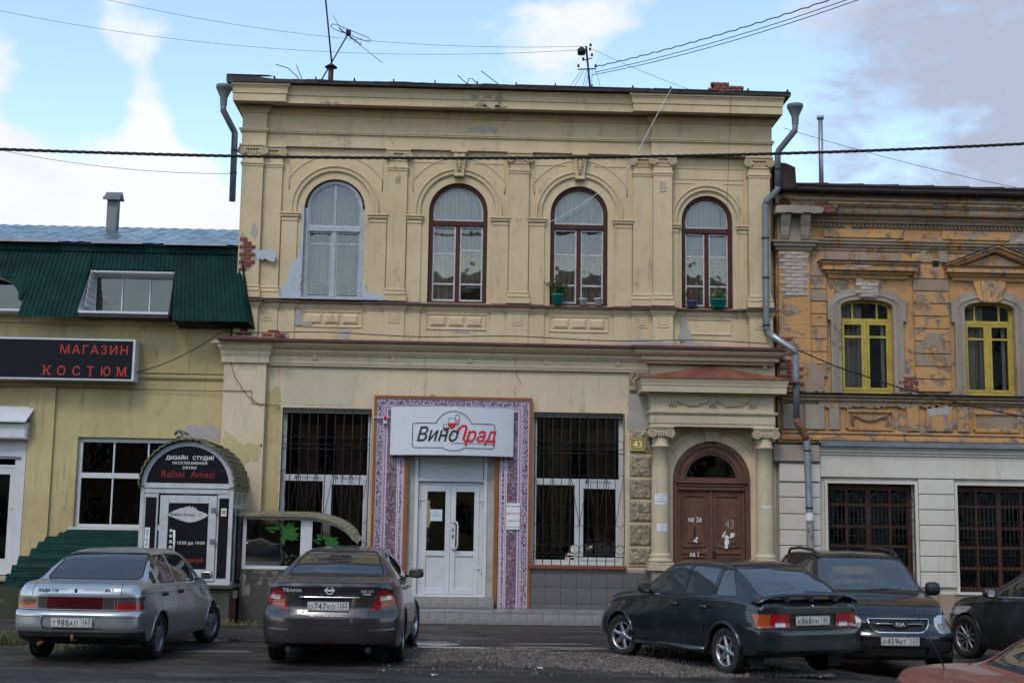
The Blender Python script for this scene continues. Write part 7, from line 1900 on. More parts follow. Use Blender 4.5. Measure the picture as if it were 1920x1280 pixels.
def pchip(keys):
    xs = [k[0] for k in keys]; ys = [k[1] for k in keys]; n = len(xs)
    d = [(ys[i + 1] - ys[i]) / (xs[i + 1] - xs[i]) for i in range(n - 1)]
    m = [d[0]] + [0 if d[i - 1] * d[i] <= 0 else 2 * d[i - 1] * d[i] / (d[i - 1] + d[i]) for i in range(1, n - 1)] + [d[-1]]
    def f(x):
        if x <= xs[0]: return ys[0]
        if x >= xs[-1]: return ys[-1]
        i = 0
        while x > xs[i + 1]: i += 1
        h = xs[i + 1] - xs[i]; t_ = (x - xs[i]) / h
        return ys[i] * (1 + 2 * t_) * (1 - t_) ** 2 + m[i] * h * t_ * (1 - t_) ** 2 + ys[i + 1] * t_ * t_ * (3 - 2 * t_) + m[i + 1] * h * t_ * t_ * (t_ - 1)
    return f
def offset_poly(poly, w):
    n = len(poly); P = [Vector(p) for p in poly]
    area = sum(P[i].x * P[(i + 1) % n].y - P[(i + 1) % n].x * P[i].y for i in range(n))
    s = 1 if area > 0 else -1; out = []
    for i in range(n):
        a, b, c = P[i - 1], P[i], P[(i + 1) % n]
        d1, d2 = (b - a).normalized(), (c - b).normalized()
        n1, n2 = Vector((d1.y, -d1.x)) * s, Vector((d2.y, -d2.x)) * s
        m = n1 + n2; 
        if m.length < 1e-6: m = n1
        m.normalize(); k = min(2.0, 1 / max(.35, m.dot(n1)))
        out.append(tuple(b + m * w * k))
    return out
def roundp(poly, r=.03, n=3):
    """rounds a polygon's corners"""
    out = []; N = len(poly); P = [Vector(p) for p in poly]
    for i in range(N):
        a, b, c = P[i - 1], P[i], P[(i + 1) % N]
        q = min(r, (a - b).length * .45, (c - b).length * .45)
        p0 = b + (a - b).normalized() * q; p1 = b + (c - b).normalized() * q
        for k in range(n + 1):
            t_ = k / n; out.append(tuple(p0 * (1 - t_) ** 2 + b * 2 * t_ * (1 - t_) + p1 * t_ * t_))
    return out
class Car:
    def __init__(s, name, label, L, W, loc, rot, body_mat, top, belt, wb, wm, bot, roof_w, roofh, rear_prof, front_prof, cr=.16, cf=.30, z=0., group=None, cat='car', crown=.035, box=.90):
        s.L, s.W = L, W; s.mat = body_mat
        s.t = thing(name, label, cat, (loc[0], loc[1], z), group=group, local=True)
        s.t.rotation_euler = (0, 0, R(rot))
        top, belt, wb, wm, bot = [pchip(k) for k in (top, belt, wb, wm, bot)]
        rp, fp = pchip(rear_prof), pchip(front_prof)
        ss = [L * (.5 - .5 * math.cos(math.pi * i / 84)) * .5 + L * i / 84 * .5 for i in range(85)]
        def mapy(x, z_, u, w):
            q = min(1, abs(x) / max(.01, w))
            yr = -L / 2 + rp(z_) + cr * q ** 4; yf = L / 2 - fp(z_) - cf * q ** 3
            return yr + (yf - yr) * u
        bm = bmesh.new(); rows = []
        for S_ in ss:
            tp, be, b_, m_, zb = top(S_), belt(S_), wb(S_), wm(S_), bot(S_)
            be = min(be, tp - .004)
            t_ = max(0, (tp - be)) / (roofh - be); wr = b_ - .03 - (b_ - .03 - roof_w) * min(1, t_)
            zr = be + (tp - be) * box - .012 * t_; tm = be + .45 * (zr - be)
            zm = zb + .5 * (be - zb)
            pts = [(0, zb), (m_ * .6, zb), (m_ - .06, zb), (m_ - .02, zb + .05), (m_, zm - .04), (m_ - .002, zm + .06), (b_ + .004, be - .07), (b_, be - .02), (b_ - .02, be + .008 * t_),
                   (b_ - .03 + (wr - b_ + .03) * .5, be + (zr - be) * .55), (wr, zr - .03 * t_), (wr - .05 - .03 * t_, zr + (tp - zr) * .55), (wr * .55, tp - (tp - zr) * .10 - crown * .25 * t_), (0, tp)]
            for _ in range(2):
                o_ = [pts[0]]
                for a, b in zip(pts, pts[1:]): o_ += [(a[0] * .75 + b[0] * .25, a[1] * .75 + b[1] * .25), (a[0] * .25 + b[0] * .75, a[1] * .25 + b[1] * .75)]
                pts = o_ + [pts[-1]]
            u = S_ / L
            full = [(-x, z_) for x, z_ in reversed(pts[1:])] + pts[0:1] * 0 + [pts[0]] + pts[1:]
            # goes left-top ... bottom ... right-top; drop duplicate centre tops kept at both ends
            full = [(-x, z_) for x, z_ in reversed(pts)][:-1] + pts
            full = full[1:]
            rows.append([bm.verts.new((x, mapy(x, z_, u, m_), z_)) for x, z_ in full])
            s_last = (full, m_)
        n = len(rows[0])
        for i in range(len(rows) - 1):
            for j in range(n):
                a, b, c, d = rows[i][j], rows[i][(j + 1) % n], rows[i + 1][(j + 1) % n], rows[i + 1][j]
                try: bm.faces.new((a, b, c, d))
                except ValueError: pass
        # end caps: rows run from left point to the mirrored right one
        for ci, u in ((0, 0), (len(rows) - 1, 1)):
            row = rows[ci]; m_ = wm(ss[ci]); half = (n - 1) // 2  # index of bottom centre
            left = [row[half - 1 - k] for k in range(half)]; right = [row[half + k + (0 if n % 2 == 0 else 1)] for k in range(half)]
            bc = row[half]
            pairs = [(l, r) for l, r in zip([row[half - k] for k in range(1, half + 1)], [row[(half + k) % n] for k in range(1, half + 1)])]
            prev = None; nc = 16
            for l, r in pairs:
                line = [l] + [bm.verts.new((l.co.x + (r.co.x - l.co.x) * k / nc, mapy(l.co.x + (r.co.x - l.co.x) * k / nc, l.co.z, u, m_), l.co.z)) for k in range(1, nc)] + [r]
                if prev:
                    for k in range(nc):
                        try: bm.faces.new((prev[k], prev[k + 1], line[k + 1], line[k]))
                        except ValueError: pass
                else:
                    try: bm.faces.new([bc] + line)
                    except ValueError: pass
                prev = line
            topc = row[(half + half + 1) % n]
            if topc not in (prev[0], prev[-1]):
                try: bm.faces.new(prev + [topc])
                except ValueError: pass
        bmesh.ops.remove_doubles(bm, verts=bm.verts, dist=.0008)
        bmesh.ops.recalc_face_normals(bm, faces=bm.faces)
        s.bm = bm; s.bvh = BVHTree.FromBMesh(bm); s.feats = []
        s.layer = bm.faces.layers.int.new('f')
    def ray(s, view, a, b):
        if view == 'rear': o_, d = Vector((a, -9, b)), Vector((0, 1, 0))
        elif view == 'front': o_, d = Vector((a, 9, b)), Vector((0, -1, 0))
        elif view == 'right': o_, d = Vector((9, a, b)), Vector((-1, 0, 0))
        elif view == 'left': o_, d = Vector((-9, a, b)), Vector((1, 0, 0))
        else: o_, d = Vector((a, b, 9)), Vector((0, 0, -1))
        h = s.bvh.ray_cast(o_, d)
        return (h[0], h[1]) if h[0] is not None else (o_ + d * (9 - s.W / 2), -d)
    def on(s, view, a, b, out=0.0):
        p, n = s.ray(view, a, b); return p + n * out
    @staticmethod
    def uv(view, c):
        return (c.x, c.z) if view in ('rear', 'front') else (c.y, c.z) if view in ('right', 'left') else (c.x, c.y)
    def pred(s, view, f, zone):
        n = f.normal; c = f.calc_center_median()
        if view == 'rear' and not (n.y < -.08 and c.y < zone): return False
        if view == 'front' and not (n.y > .08 and c.y > zone): return False
        if view == 'right' and not (n.x > .25): return False
        if view == 'left' and not (n.x < -.25): return False
        if view == 'top' and not n.z > .3: return False
        return True
    def cut(s, view, poly, zone=0.0):
        us = [p[0] for p in poly]; vs_ = [p[1] for p in poly]
        ia, ib = (0, 2) if view in ('rear', 'front') else (1, 2) if view in ('right', 'left') else (0, 1)
        B = (min(us) - .02, max(us) + .02, min(vs_) - .02, max(vs_) + .02)
        def box(f):
            cs = [v.co for v in f.verts]; U = [c[ia] for c in cs]; V = [c[ib] for c in cs]
            return (min(U), max(U), min(V), max(V))
        boxes = {}
        for f in s.bm.faces:
            c = f.verts[0].co
            if not (B[0] - .3 < c[ia] < B[1] + .3 and B[2] - .3 < c[ib] < B[3] + .3): continue
            q = box(f)
            if q[1] < B[0] or q[0] > B[1] or q[3] < B[2] or q[2] > B[3]: continue
            if s.pred(view, f, zone): boxes[f] = q
        n = len(poly)
        for i in range(n):
            a, b = poly[i], poly[(i + 1) % n]; d = (b[0] - a[0], b[1] - a[1])
            if abs(d[0]) + abs(d[1]) < 1e-5: continue
            nn = (-d[1], d[0])
            l0, h0, l1, h1 = min(a[0], b[0]) - .03, max(a[0], b[0]) + .03, min(a[1], b[1]) - .03, max(a[1], b[1]) + .03
            fs = [f for f, q in boxes.items() if q[1] >= l0 and q[0] <= h0 and q[3] >= l1 and q[2] <= h1]
            if not fs: continue
            if view in ('rear', 'front'): co, no = Vector((a[0], 0, a[1])), Vector((nn[0], 0, nn[1]))
            elif view in ('right', 'left'): co, no = Vector((0, a[0], a[1])), Vector((0, nn[0], nn[1]))
            else: co, no = Vector((a[0], a[1], 0)), Vector((nn[0], nn[1], 0))
            for f in fs: del boxes[f]
            ed = set(e_ for f in fs for e_ in f.edges); ve = set(v for f in fs for v in f.verts)
            r = bmesh.ops.bisect_plane(s.bm, geom=list(fs) + list(ed) + list(ve), plane_co=co, plane_no=no, dist=1e-5)
            for g_ in r['geom']:
                if isinstance(g_, bmesh.types.BMFace): boxes[g_] = box(g_)
    def mark(s, view, poly, idx, zone=0.0):
        ia, ib = (0, 2) if view in ('rear', 'front') else (1, 2) if view in ('right', 'left') else (0, 1)
        u0, u1, v0, v1 = min(p[0] for p in poly) - .25, max(p[0] for p in poly) + .25, min(p[1] for p in poly) - .25, max(p[1] for p in poly) + .25
        for f in s.bm.faces:
            c = f.verts[0].co
            if u0 < c[ia] < u1 and v0 < c[ib] < v1 and s.pred(view, f, zone) and inside(s.uv(view, f.calc_center_median()), poly): f[s.layer] = idx
    def feature(s, name, mat, view, poly, off=-.004, ring=0.0, ringmat=None, zone=None, label=None):
        zone = {'rear': -.2, 'front': .2}.get(view, 0) if zone is None else zone
        if ring:
            big = offset_poly(poly, ring); s.cut(view, big, zone)
        s.cut(view, poly, zone)
        if ring:
            s.feats.append(('seal', ringmat or M['rubber'], -.003, None)); s.mark(view, big, len(s.feats), zone)
        s.feats.append((name, mat, off, label)); s.mark(view, poly, len(s.feats), zone)
    def both(s, name, mat, poly, **k):
        for v in ('right', 'left'): s.feature(name, mat, v, poly, **k)
    def arch(s, y, z, r):
        poly = [(y + r * math.cos(2 * math.pi * k / 28), z + r * math.sin(2 * math.pi * k / 28)) for k in range(28)]
        for v in ('right', 'left'):
            s.cut(v, poly)
            dead = [f for f in s.bm.faces if s.pred(v, f, 0) and inside(s.uv(v, f.calc_center_median()), poly)]
            bmesh.ops.delete(s.bm, geom=dead, context='FACES')
            sg_ = 1 if v == 'right' else -1; m = MB(); x0 = s.W / 2 - .30; N = 20; lip = MB(); vs = []
            pts = []
            for k in range(N + 1):
                a = R(-12 + 204 * k / N); yy, zz = y + r * math.cos(a), z + r * math.sin(a)
                p = s.on(v, yy * 1.0 + (0), max(.2, zz)); pts.append(p)
                vs += [(p.x - sg_ * .001, yy, zz), (sg_ * x0, yy, zz)]
            m.add(vs, [(2 * k, 2 * k + 1, 2 * k + 3, 2 * k + 2) for k in range(N)])
            m.add([(sg_ * x0, y + r * math.cos(R(-12 + 204 * k / N)), z + r * math.sin(R(-12 + 204 * k / N))) for k in range(N + 1)], [tuple(range(N + 1))])
            obj('arch_liner', m, M['blackp'], s.t)
            lp_ = [(p.x + sg_ * .001, y + (r + .004) * math.cos(R(-12 + 204 * k / N)), z + (r + .004) * math.sin(R(-12 + 204 * k / N))) for k, p in enumerate(pts)]
            obj('arch_lip', MB().tube(lp_[1:-1], .009, 6), s.mat, s.t)
    def finish(s, body='body'):
        me_all = {}
        for f in s.bm.faces: me_all.setdefault(f[s.layer], []).append(f)
        sm_angle = R(35)
        for idx, fs in me_all.items():
            nm, mat, off, lab = (body, s.mat, 0, None) if idx == 0 else s.feats[idx - 1]
            b2 = bmesh.new(); mp = {}
            for f in fs:
                vv = []
                for v in f.verts:
                    if v not in mp: mp[v] = b2.verts.new(v.co + v.normal * off)
                    vv.append(mp[v])
                try:
                    nf = b2.faces.new(vv); nf.smooth = True
                except ValueError: pass
            me = bpy.data.meshes.new(nm); b2.to_mesh(me); b2.free()
            try: me.set_sharp_from_angle(angle=R(40))
            except Exception: pass
            link(nm, me, mat, s.t, lab)
        s.bm.free()
    def wheel(s, x, y, r, w, kind, mat, steer=0.0):
        sg_ = 1 if x > 0 else -1; z = r
        wo = MB().lathe([(0, -.02), (.06, -.02), (.06, .02), (0, .03)], 0, 0, 16)
        def turn(mb):  # lathe axis z -> x outward
            mb.v = [(sg_ * v[2], v[0], v[1]) for v in mb.v]; return mb
        hub = obj('wheel', turn(wo), mat, s.t); hub.location = (x, y, z); hub.rotation_euler = (0, 0, R(steer))
        h = w / 2; rr = r * .66
        ty = MB().lathe([(rr, -h * .8), (rr + .01, -h * .95), (r * .85, -h), (r * .96, -h * .93), (r, -h * .75), (r, -.045), (r - .007, -.042), (r - .007, -.034), (r, -.03), (r, .03), (r - .007, .034), (r - .007, .042), (r, .045), (r, h * .75), (r * .96, h * .93), (r * .85, h), (rr + .012, h * .96), (rr, h * .8)], 0, 0, 40)
        o_ = obj('tyre', turn(ty), M['tyre'], hub)
        rm = MB().lathe([(rr, -h * .8), (rr - .015, -h * .5), (rr - .02, h * .55), (rr - .004, h * .86), (rr + .006, h * .86), (rr + .006, h * .8)], 0, 0, 40)
        rm.lathe([(0, h * .70), (.03, h * .70), (.055, h * .62), (.06, h * .4)], 0, 0, 18)
        n, w0, w1 = {'six': (6, .034, .026), 'three': (3, .11, .10), 'five': (5, .05, .04), 'ten': (10, .016, .018)}[kind]
        for k in range(n):
            a = 2 * math.pi * k / n + .3; c_, s_ = math.cos(a), math.sin(a); vv = []
            for rad, hw, zz in ((.04, w0, h * .62), (rr * .55, (w0 + w1) / 2, h * .68), (rr - .006, w1, h * .72)):
                for q, dz in ((-1, -.02), (-.75, 0), (.75, 0), (1, -.02)): vv.append((rad * c_ - q * hw * s_, rad * s_ + q * hw * c_, zz + dz))
            rm.add(vv, [(4 * i + j, 4 * i + j + 1, 4 * i + 5 + j, 4 * i + 4 + j) for i in range(2) for j in range(3)], True)
        obj('rim', turn(rm), mat, hub)
        obj('brake_disc', turn(MB().lathe([(.0, 0), (rr * .9, .0), (rr * .9, -.02)], 0, 0, 24)), M['blackp'], hub)
    def wheels(s, rear, front, r, w, kind, mat, steer=0.0, track=.012):
        for y, st_ in ((-s.L / 2 + rear, 0), (s.L / 2 - front, steer)):
            for x in (-1, 1): s.wheel(x * (s.W / 2 - w / 2 - track), y, r, w, kind, mat, st_)
        for y in (-s.L / 2 + rear, s.L / 2 - front): s.arch(y, r, r + .045)
        obj('underbody', MB().box(-s.W / 2 + .36, s.W / 2 - .36, -s.L / 2 + .6, s.L / 2 - .6, .20, .5), M['rubber'], s.t)
    def plate(s, view, x, z, txt, reg, tilt=0.0, w=.52, h=.112):
        p = s.on(view, x, z); d = -1 if view == 'rear' else 1
        y = (p.y - .022) if view == 'rear' else (p.y + .022)
        pl_ = obj('number_plate', MB().box(-w / 2, w / 2, -.006, .006, -h / 2, h / 2, ch=.002), M['plate'], s.t)
        pl_.location = (x, y, z); pl_.rotation_euler = (R(tilt), 0, 0 if d < 0 else math.pi)
        k = M['ink']
        obj('plate_border', MB().xsweep([(-w / 2 + .006, -h / 2 + .006), (w / 2 - .006, -h / 2 + .006), (w / 2 - .006, h / 2 - .006), (-w / 2 + .006, h / 2 - .006), (-w / 2 + .006, -h / 2 + .006)], [(-.0062, -.002), (-.0075, 0), (-.0062, .002)]).box(.125, .129, -.0072, -.006, -h / 2 + .008, h / 2 - .008), k, pl_)
        txt = txt.upper(); big, small = .112, .082; xx = -.215
        for i, c_ in enumerate(txt):
            dig = c_.isdigit(); text('lettering', c_, big if dig else small, k, pl_, (xx, -.008, -.038), bold=.0012, sx=.86); xx += .053 if dig else .058
        text('lettering', reg, .085, k, pl_, (.190, -.008, -.016), bold=.001, sx=.82); text('lettering', 'RUS', .03, k, pl_, (.175, -.008, -.043)); 
        obj('plate_flag', MB().box(.215, .245, -.0072, -.006, -.043, -.034), M['bright_red'], pl_)
    def bar(s, name, mat, view, pts, r, out=.0, n=12, flat_=None, seg=8):
        P_ = []
        for a, b in zip(pts, pts[1:]):
            for k in range(n): P_.append((a[0] + (b[0] - a[0]) * k / n, a[1] + (b[1] - a[1]) * k / n))
        P_.append(pts[-1])
        return obj(name, MB().tube([s.on(view, a, b, out) for a, b in P_], r, seg), mat, s.t)
    def badge(s, txt, mat, view, x, z, size, out=.004, **k):
        def fn(a, y, b):
            aa = a if view == 'rear' else -a
            p = s.on(view, aa, b); 
            return (p.x, p.y + (-out if view == 'rear' else out), p.z)
        return text('lettering', txt, size, mat, s.t, (x if view == 'rear' else -x, 0, z), fn=fn, **k)
    def mirror(s, y, z, out=.19, w=.17, h=.115, mat=None, glass_back=True):
        for sg_ in (-1, 1):
            v = 'right' if sg_ > 0 else 'left'; p = s.on(v, y, z - .02); x0 = p.x; m = MB()
            prof = []
            N = 14
            rings = [(-.055, .70), (-.05, .92), (-.02, 1.0), (.03, .92), (.07, .62), (.085, .2)]
            vs = []
            for dy, sc in rings:
                for k in range(N):
                    a = 2 * math.pi * k / N; ca, sa = math.cos(a), math.sin(a)
                    ca = math.copysign(abs(ca) ** .6, ca); sa = math.copysign(abs(sa) ** .6, sa)
                    vs.append((x0 + sg_ * (out - w * .25 + w / 2 * sc * ca), y + dy, z + .04 + h / 2 * sc * sa))
            fs = [(i * N + k, i * N + (k + 1) % N, (i + 1) * N + (k + 1) % N, (i + 1) * N + k) for i in range(5) for k in range(N)] + [tuple(range(N)), tuple((5) * N + k for k in range(N))]
            m.add(vs, fs, True); m.tube([(x0 - sg_ * .02, y + .01, z), (x0 + sg_ * .06, y, z), (x0 + sg_ * .10, y, z + .02)], .018, 8)
            mo = obj('wing_mirror', m, mat or s.mat, s.t)
            g_ = [(x0 + sg_ * (out - w * .25 + w / 2 * .68 * math.copysign(abs(math.cos(a)) ** .6, math.cos(a))), y - .0565, z + .04 + h / 2 * .68 * math.copysign(abs(math.sin(a)) ** .6, math.sin(a))) for a in [2 * math.pi * k / N for k in range(N)]]
            obj('mirror_glass', MB().add(g_, [tuple(range(N))]), M['mirror'], mo)
    def handle(s, y, z, w=.16, mat=None, flat_=False):
        for v in ('right', 'left'):
            p0, p1, pm = s.on(v, y - w / 2, z, .004), s.on(v, y + w / 2, z, .004), s.on(v, y, z, .032)
            q = obj('door_handle', MB().tube([p0, (p0 * .7 + pm * .3) + (pm - p0) * .1, pm, (p1 * .7 + pm * .3), p1], .016 if not flat_ else .024, 8), mat or s.mat, s.t)
    def seats(s, ys, z=.75):
        for y in ys:
            for x in (-.36, .36):
                obj('seat', MB().box(x - .22, x + .22, y - .06, y + .05, z - .3, z + .25, ch=.03).box(x - .12, x + .12, y - .05, y + .03, z + .27, z + .44, ch=.02), M['seat'], s.t)
M['badge'] = flat('chrome_shine_grey', (.55, .56, .58), .35, .2, .05)  # light grey colour stands in for the bright reflection of chrome
def sedan110(label, paint_, loc, rot, z, plate_, extras=True):
    L, W = 4.265, 1.68
    c = Car('parked_car', label, L, W, loc, rot, paint_,
        top=[(0, .90), (.03, .955), (.10, .985), (.35, 1.005), (.54, 1.01), (.80, 1.16), (1.12, 1.33), (1.35, 1.385), (1.8, 1.42), (2.15, 1.415), (2.5, 1.37), (2.85, 1.20), (3.22, .985), (3.6, .93), (3.95, .84), (4.15, .72), (4.265, .60)],
        belt=[(0, .87), (.10, .935), (.5, .955), (1.5, .95), (2.6, .93), (3.3, .90), (3.9, .79), (4.15, .67), (4.265, .56)],
        wb=[(0, .72), (.05, .765), (.25, .79), (1, .805), (2.5, .80), (3.4, .76), (3.9, .70), (4.15, .62), (4.265, .54)],
        wm=[(0, .76), (.06, .80), (.3, .832), (1, .84), (3, .84), (3.7, .83), (4.0, .80), (4.2, .72), (4.265, .66)],
        bot=[(0, .34), (.15, .27), (.6, .22), (3.6, .20), (4.0, .24), (4.265, .32)], roof_w=.585, roofh=1.42, box=.93,
        rear_prof=[(.25, .07), (.40, .03), (.44, .0), (.60, .0), (.635, .015), (.66, .055), (.85, .065), (.95, .09), (1.1, .12), (1.42, .15)],
        front_prof=[(.2, .05), (.4, .0), (.55, .01), (.7, .08), (.9, .12), (1.4, .12)], cr=.13, cf=.26, z=z)
    A_ = L / 2
    # glass
    c.feature('rear_window', M['cglass'], 'rear', roundp([(-.615, 1.035), (.615, 1.035), (.525, 1.335), (-.525, 1.335)], .05), ring=.018, zone=-.3)
    c.feature('windscreen', M['cglass'], 'front', roundp([(-.66, .99), (.66, .99), (.54, 1.34), (-.54, 1.34)], .05), ring=.018, zone=.1)
    c.both('quarter_panel', M['blackp'], roundp([(-A_ + .70, .975), (-A_ + .86, .975), (-A_ + .90, 1.22), (-A_ + .885, 1.25)], .02, 2))
    c.both('side_window', M['cglass'], roundp([(-A_ + .99, .985), (-A_ + 1.60, .975), (-A_ + 1.57, 1.325), (-A_ + 1.10, 1.30), (-A_ + .98, 1.22)], .04), ring=.014)
    c.both('side_window', M['cglass'], roundp([(-A_ + 1.70, .975), (-A_ + 2.86, .955), (-A_ + 2.74, 1.06), (-A_ + 2.32, 1.295), (-A_ + 1.69, 1.325)], .04), ring=.014)
    gap = M['dark_void']
    for x in (.93, 1.65):
        c.both('door_gap', gap, [(-A_ + x, .28), (-A_ + x + .007, .28), (-A_ + x + .007 + (.03 if x < 1 else 0), .96), (-A_ + x + (.03 if x < 1 else 0), .96)])
    c.both('door_gap', gap, [(-A_ + 2.84, .28), (-A_ + 2.847, .28), (-A_ + 2.90, .94), (-A_ + 2.893, .94)])
    c.both('door_gap', gap, [(-A_ + .93, .275), (-A_ + 2.84, .265), (-A_ + 2.84, .272), (-A_ + .93, .282)])
    c.both('crease', gap, [(-A_ + .25, .868), (A_ - .55, .80), (A_ - .55, .804), (-A_ + .25, .873)])
    c.both('fuel_flap_gap', gap, roundp([(-A_ + .50, .70), (-A_ + .66, .70), (-A_ + .66, .86), (-A_ + .50, .86)], .02)); 
    c.both('fuel_flap', paint_, roundp([(-A_ + .505, .705), (-A_ + .655, .705), (-A_ + .655, .855), (-A_ + .505, .855)], .02), off=0)
    # rear
    for s_ in (-1, 1):
        c.feature('boot_gap', gap, 'rear', [(s_ * .565, .83), (s_ * .573, .83), (s_ * .560, 1.0), (s_ * .552, 1.0)], zone=-.8)
        c.feature('tail_light', M['lamp_smoke'], 'rear', [(s_ * .50, .745), (s_ * .80, .75), (s_ * .80, .825), (s_ * .50, .825)], zone=-.8, ring=0)
        c.feature('tail_light', M['lamp_red'], 'rear', [(s_ * .50, .672), (s_ * .81, .672), (s_ * .80, .7495), (s_ * .50, .7445)], zone=-.8)
        c.feature('reverse_light', M['lamp_smoke'], 'rear', [(s_ * .36, .672), (s_ * .495, .672), (s_ * .495, .825), (s_ * .36, .825)], zone=-.8)
    c.feature('tail_light', M['lamp_dark'], 'rear', [(-.358, .672), (.358, .672), (.358, .825), (-.358, .825)], zone=-.8)
    c.feature('bumper_gap', gap, 'rear', [(-.80, .655), (.80, .655), (.80, .668), (-.80, .668)], zone=-.8)
    c.feature('bumper_groove', gap, 'rear', [(-.80, .575), (-.42, .575), (-.42, .582), (-.80, .582)], zone=-.8); c.feature('bumper_groove', gap, 'rear', [(.80, .575), (.42, .575), (.42, .582), (.80, .582)], zone=-.8)
    c.feature('plate_recess', paint_, 'rear', roundp([(-.40, .43), (.40, .43), (.40, .60), (-.40, .60)], .08, 4), off=-.02, zone=-.8)
    c.feature('lower_bumper', M['blackp'], 'rear', [(-.85, .20), (.85, .20), (.85, .395), (-.85, .395)], zone=-.8, off=0)
    c.both('lower_trim', M['blackp'], [(-A_, .20), (-A_ + .38, .20), (-A_ + .30, .36), (-A_, .39)], off=0)
    c.wheels(.95, .82, .29, .175, 'three', M['alloy_dull'], steer=-14)
    c.finish()
    c.plate('rear', 0, .515, plate_[0], plate_[1])
    c.badge('ЛАДА 110', M['ink'], 'rear', -.36, .885, .048, bold=.004, sx=1.2); c.badge('ВАЗ', M['ink'], 'rear', .42, .895, .042, bold=.003, sx=1.3)
    obj('boot_lock', MB().lathe([(0, .87), (.016, .88), (.02, .90), (.012, .925), (0, .93)], 0, c.on('rear', 0, .9).y, 10), M['blackp'], c.t)
    c.mirror(-A_ + 2.78, .975, mat=paint_); c.handle(-A_ + 1.10, .825, .11, M['blackp'], True); c.handle(-A_ + 1.80, .83, .11, M['blackp'], True)
    obj('tow_ball', MB().tube([(.02, -A_ + .2, .30), (.02, -A_ - .02, .30), (.02, -A_ - .03, .37)], .018, 8), M['rust_pipe'], c.t)
    obj('exhaust', MB().tube([(-.42, -A_ + .3, .26), (-.42, -A_ + .02, .25)], .022, 10), M['rust_pipe'], c.t)
    return c
silver = sedan110('silver sedan with smoked full width tail lights parked left of the shoe studio porch', paint('silver_metallic', (.34, .36, .375), .28, .75, .25), (-4.64, -6.78), -5, 0, ('т988ао', '163'))
red = sedan110('dusty red sedan of which only the boot and rear window show at the lower right', paint('dull_red', (.15, .012, .012), .3, .2, .2), (4.60, -18.55), -92, 0, ('а', '63'))
obj('aerial', MB().tube([(-.45, -1.75, .99), (-.47, -1.92, 1.34)], .004, 5), M['blackp'], red.t)

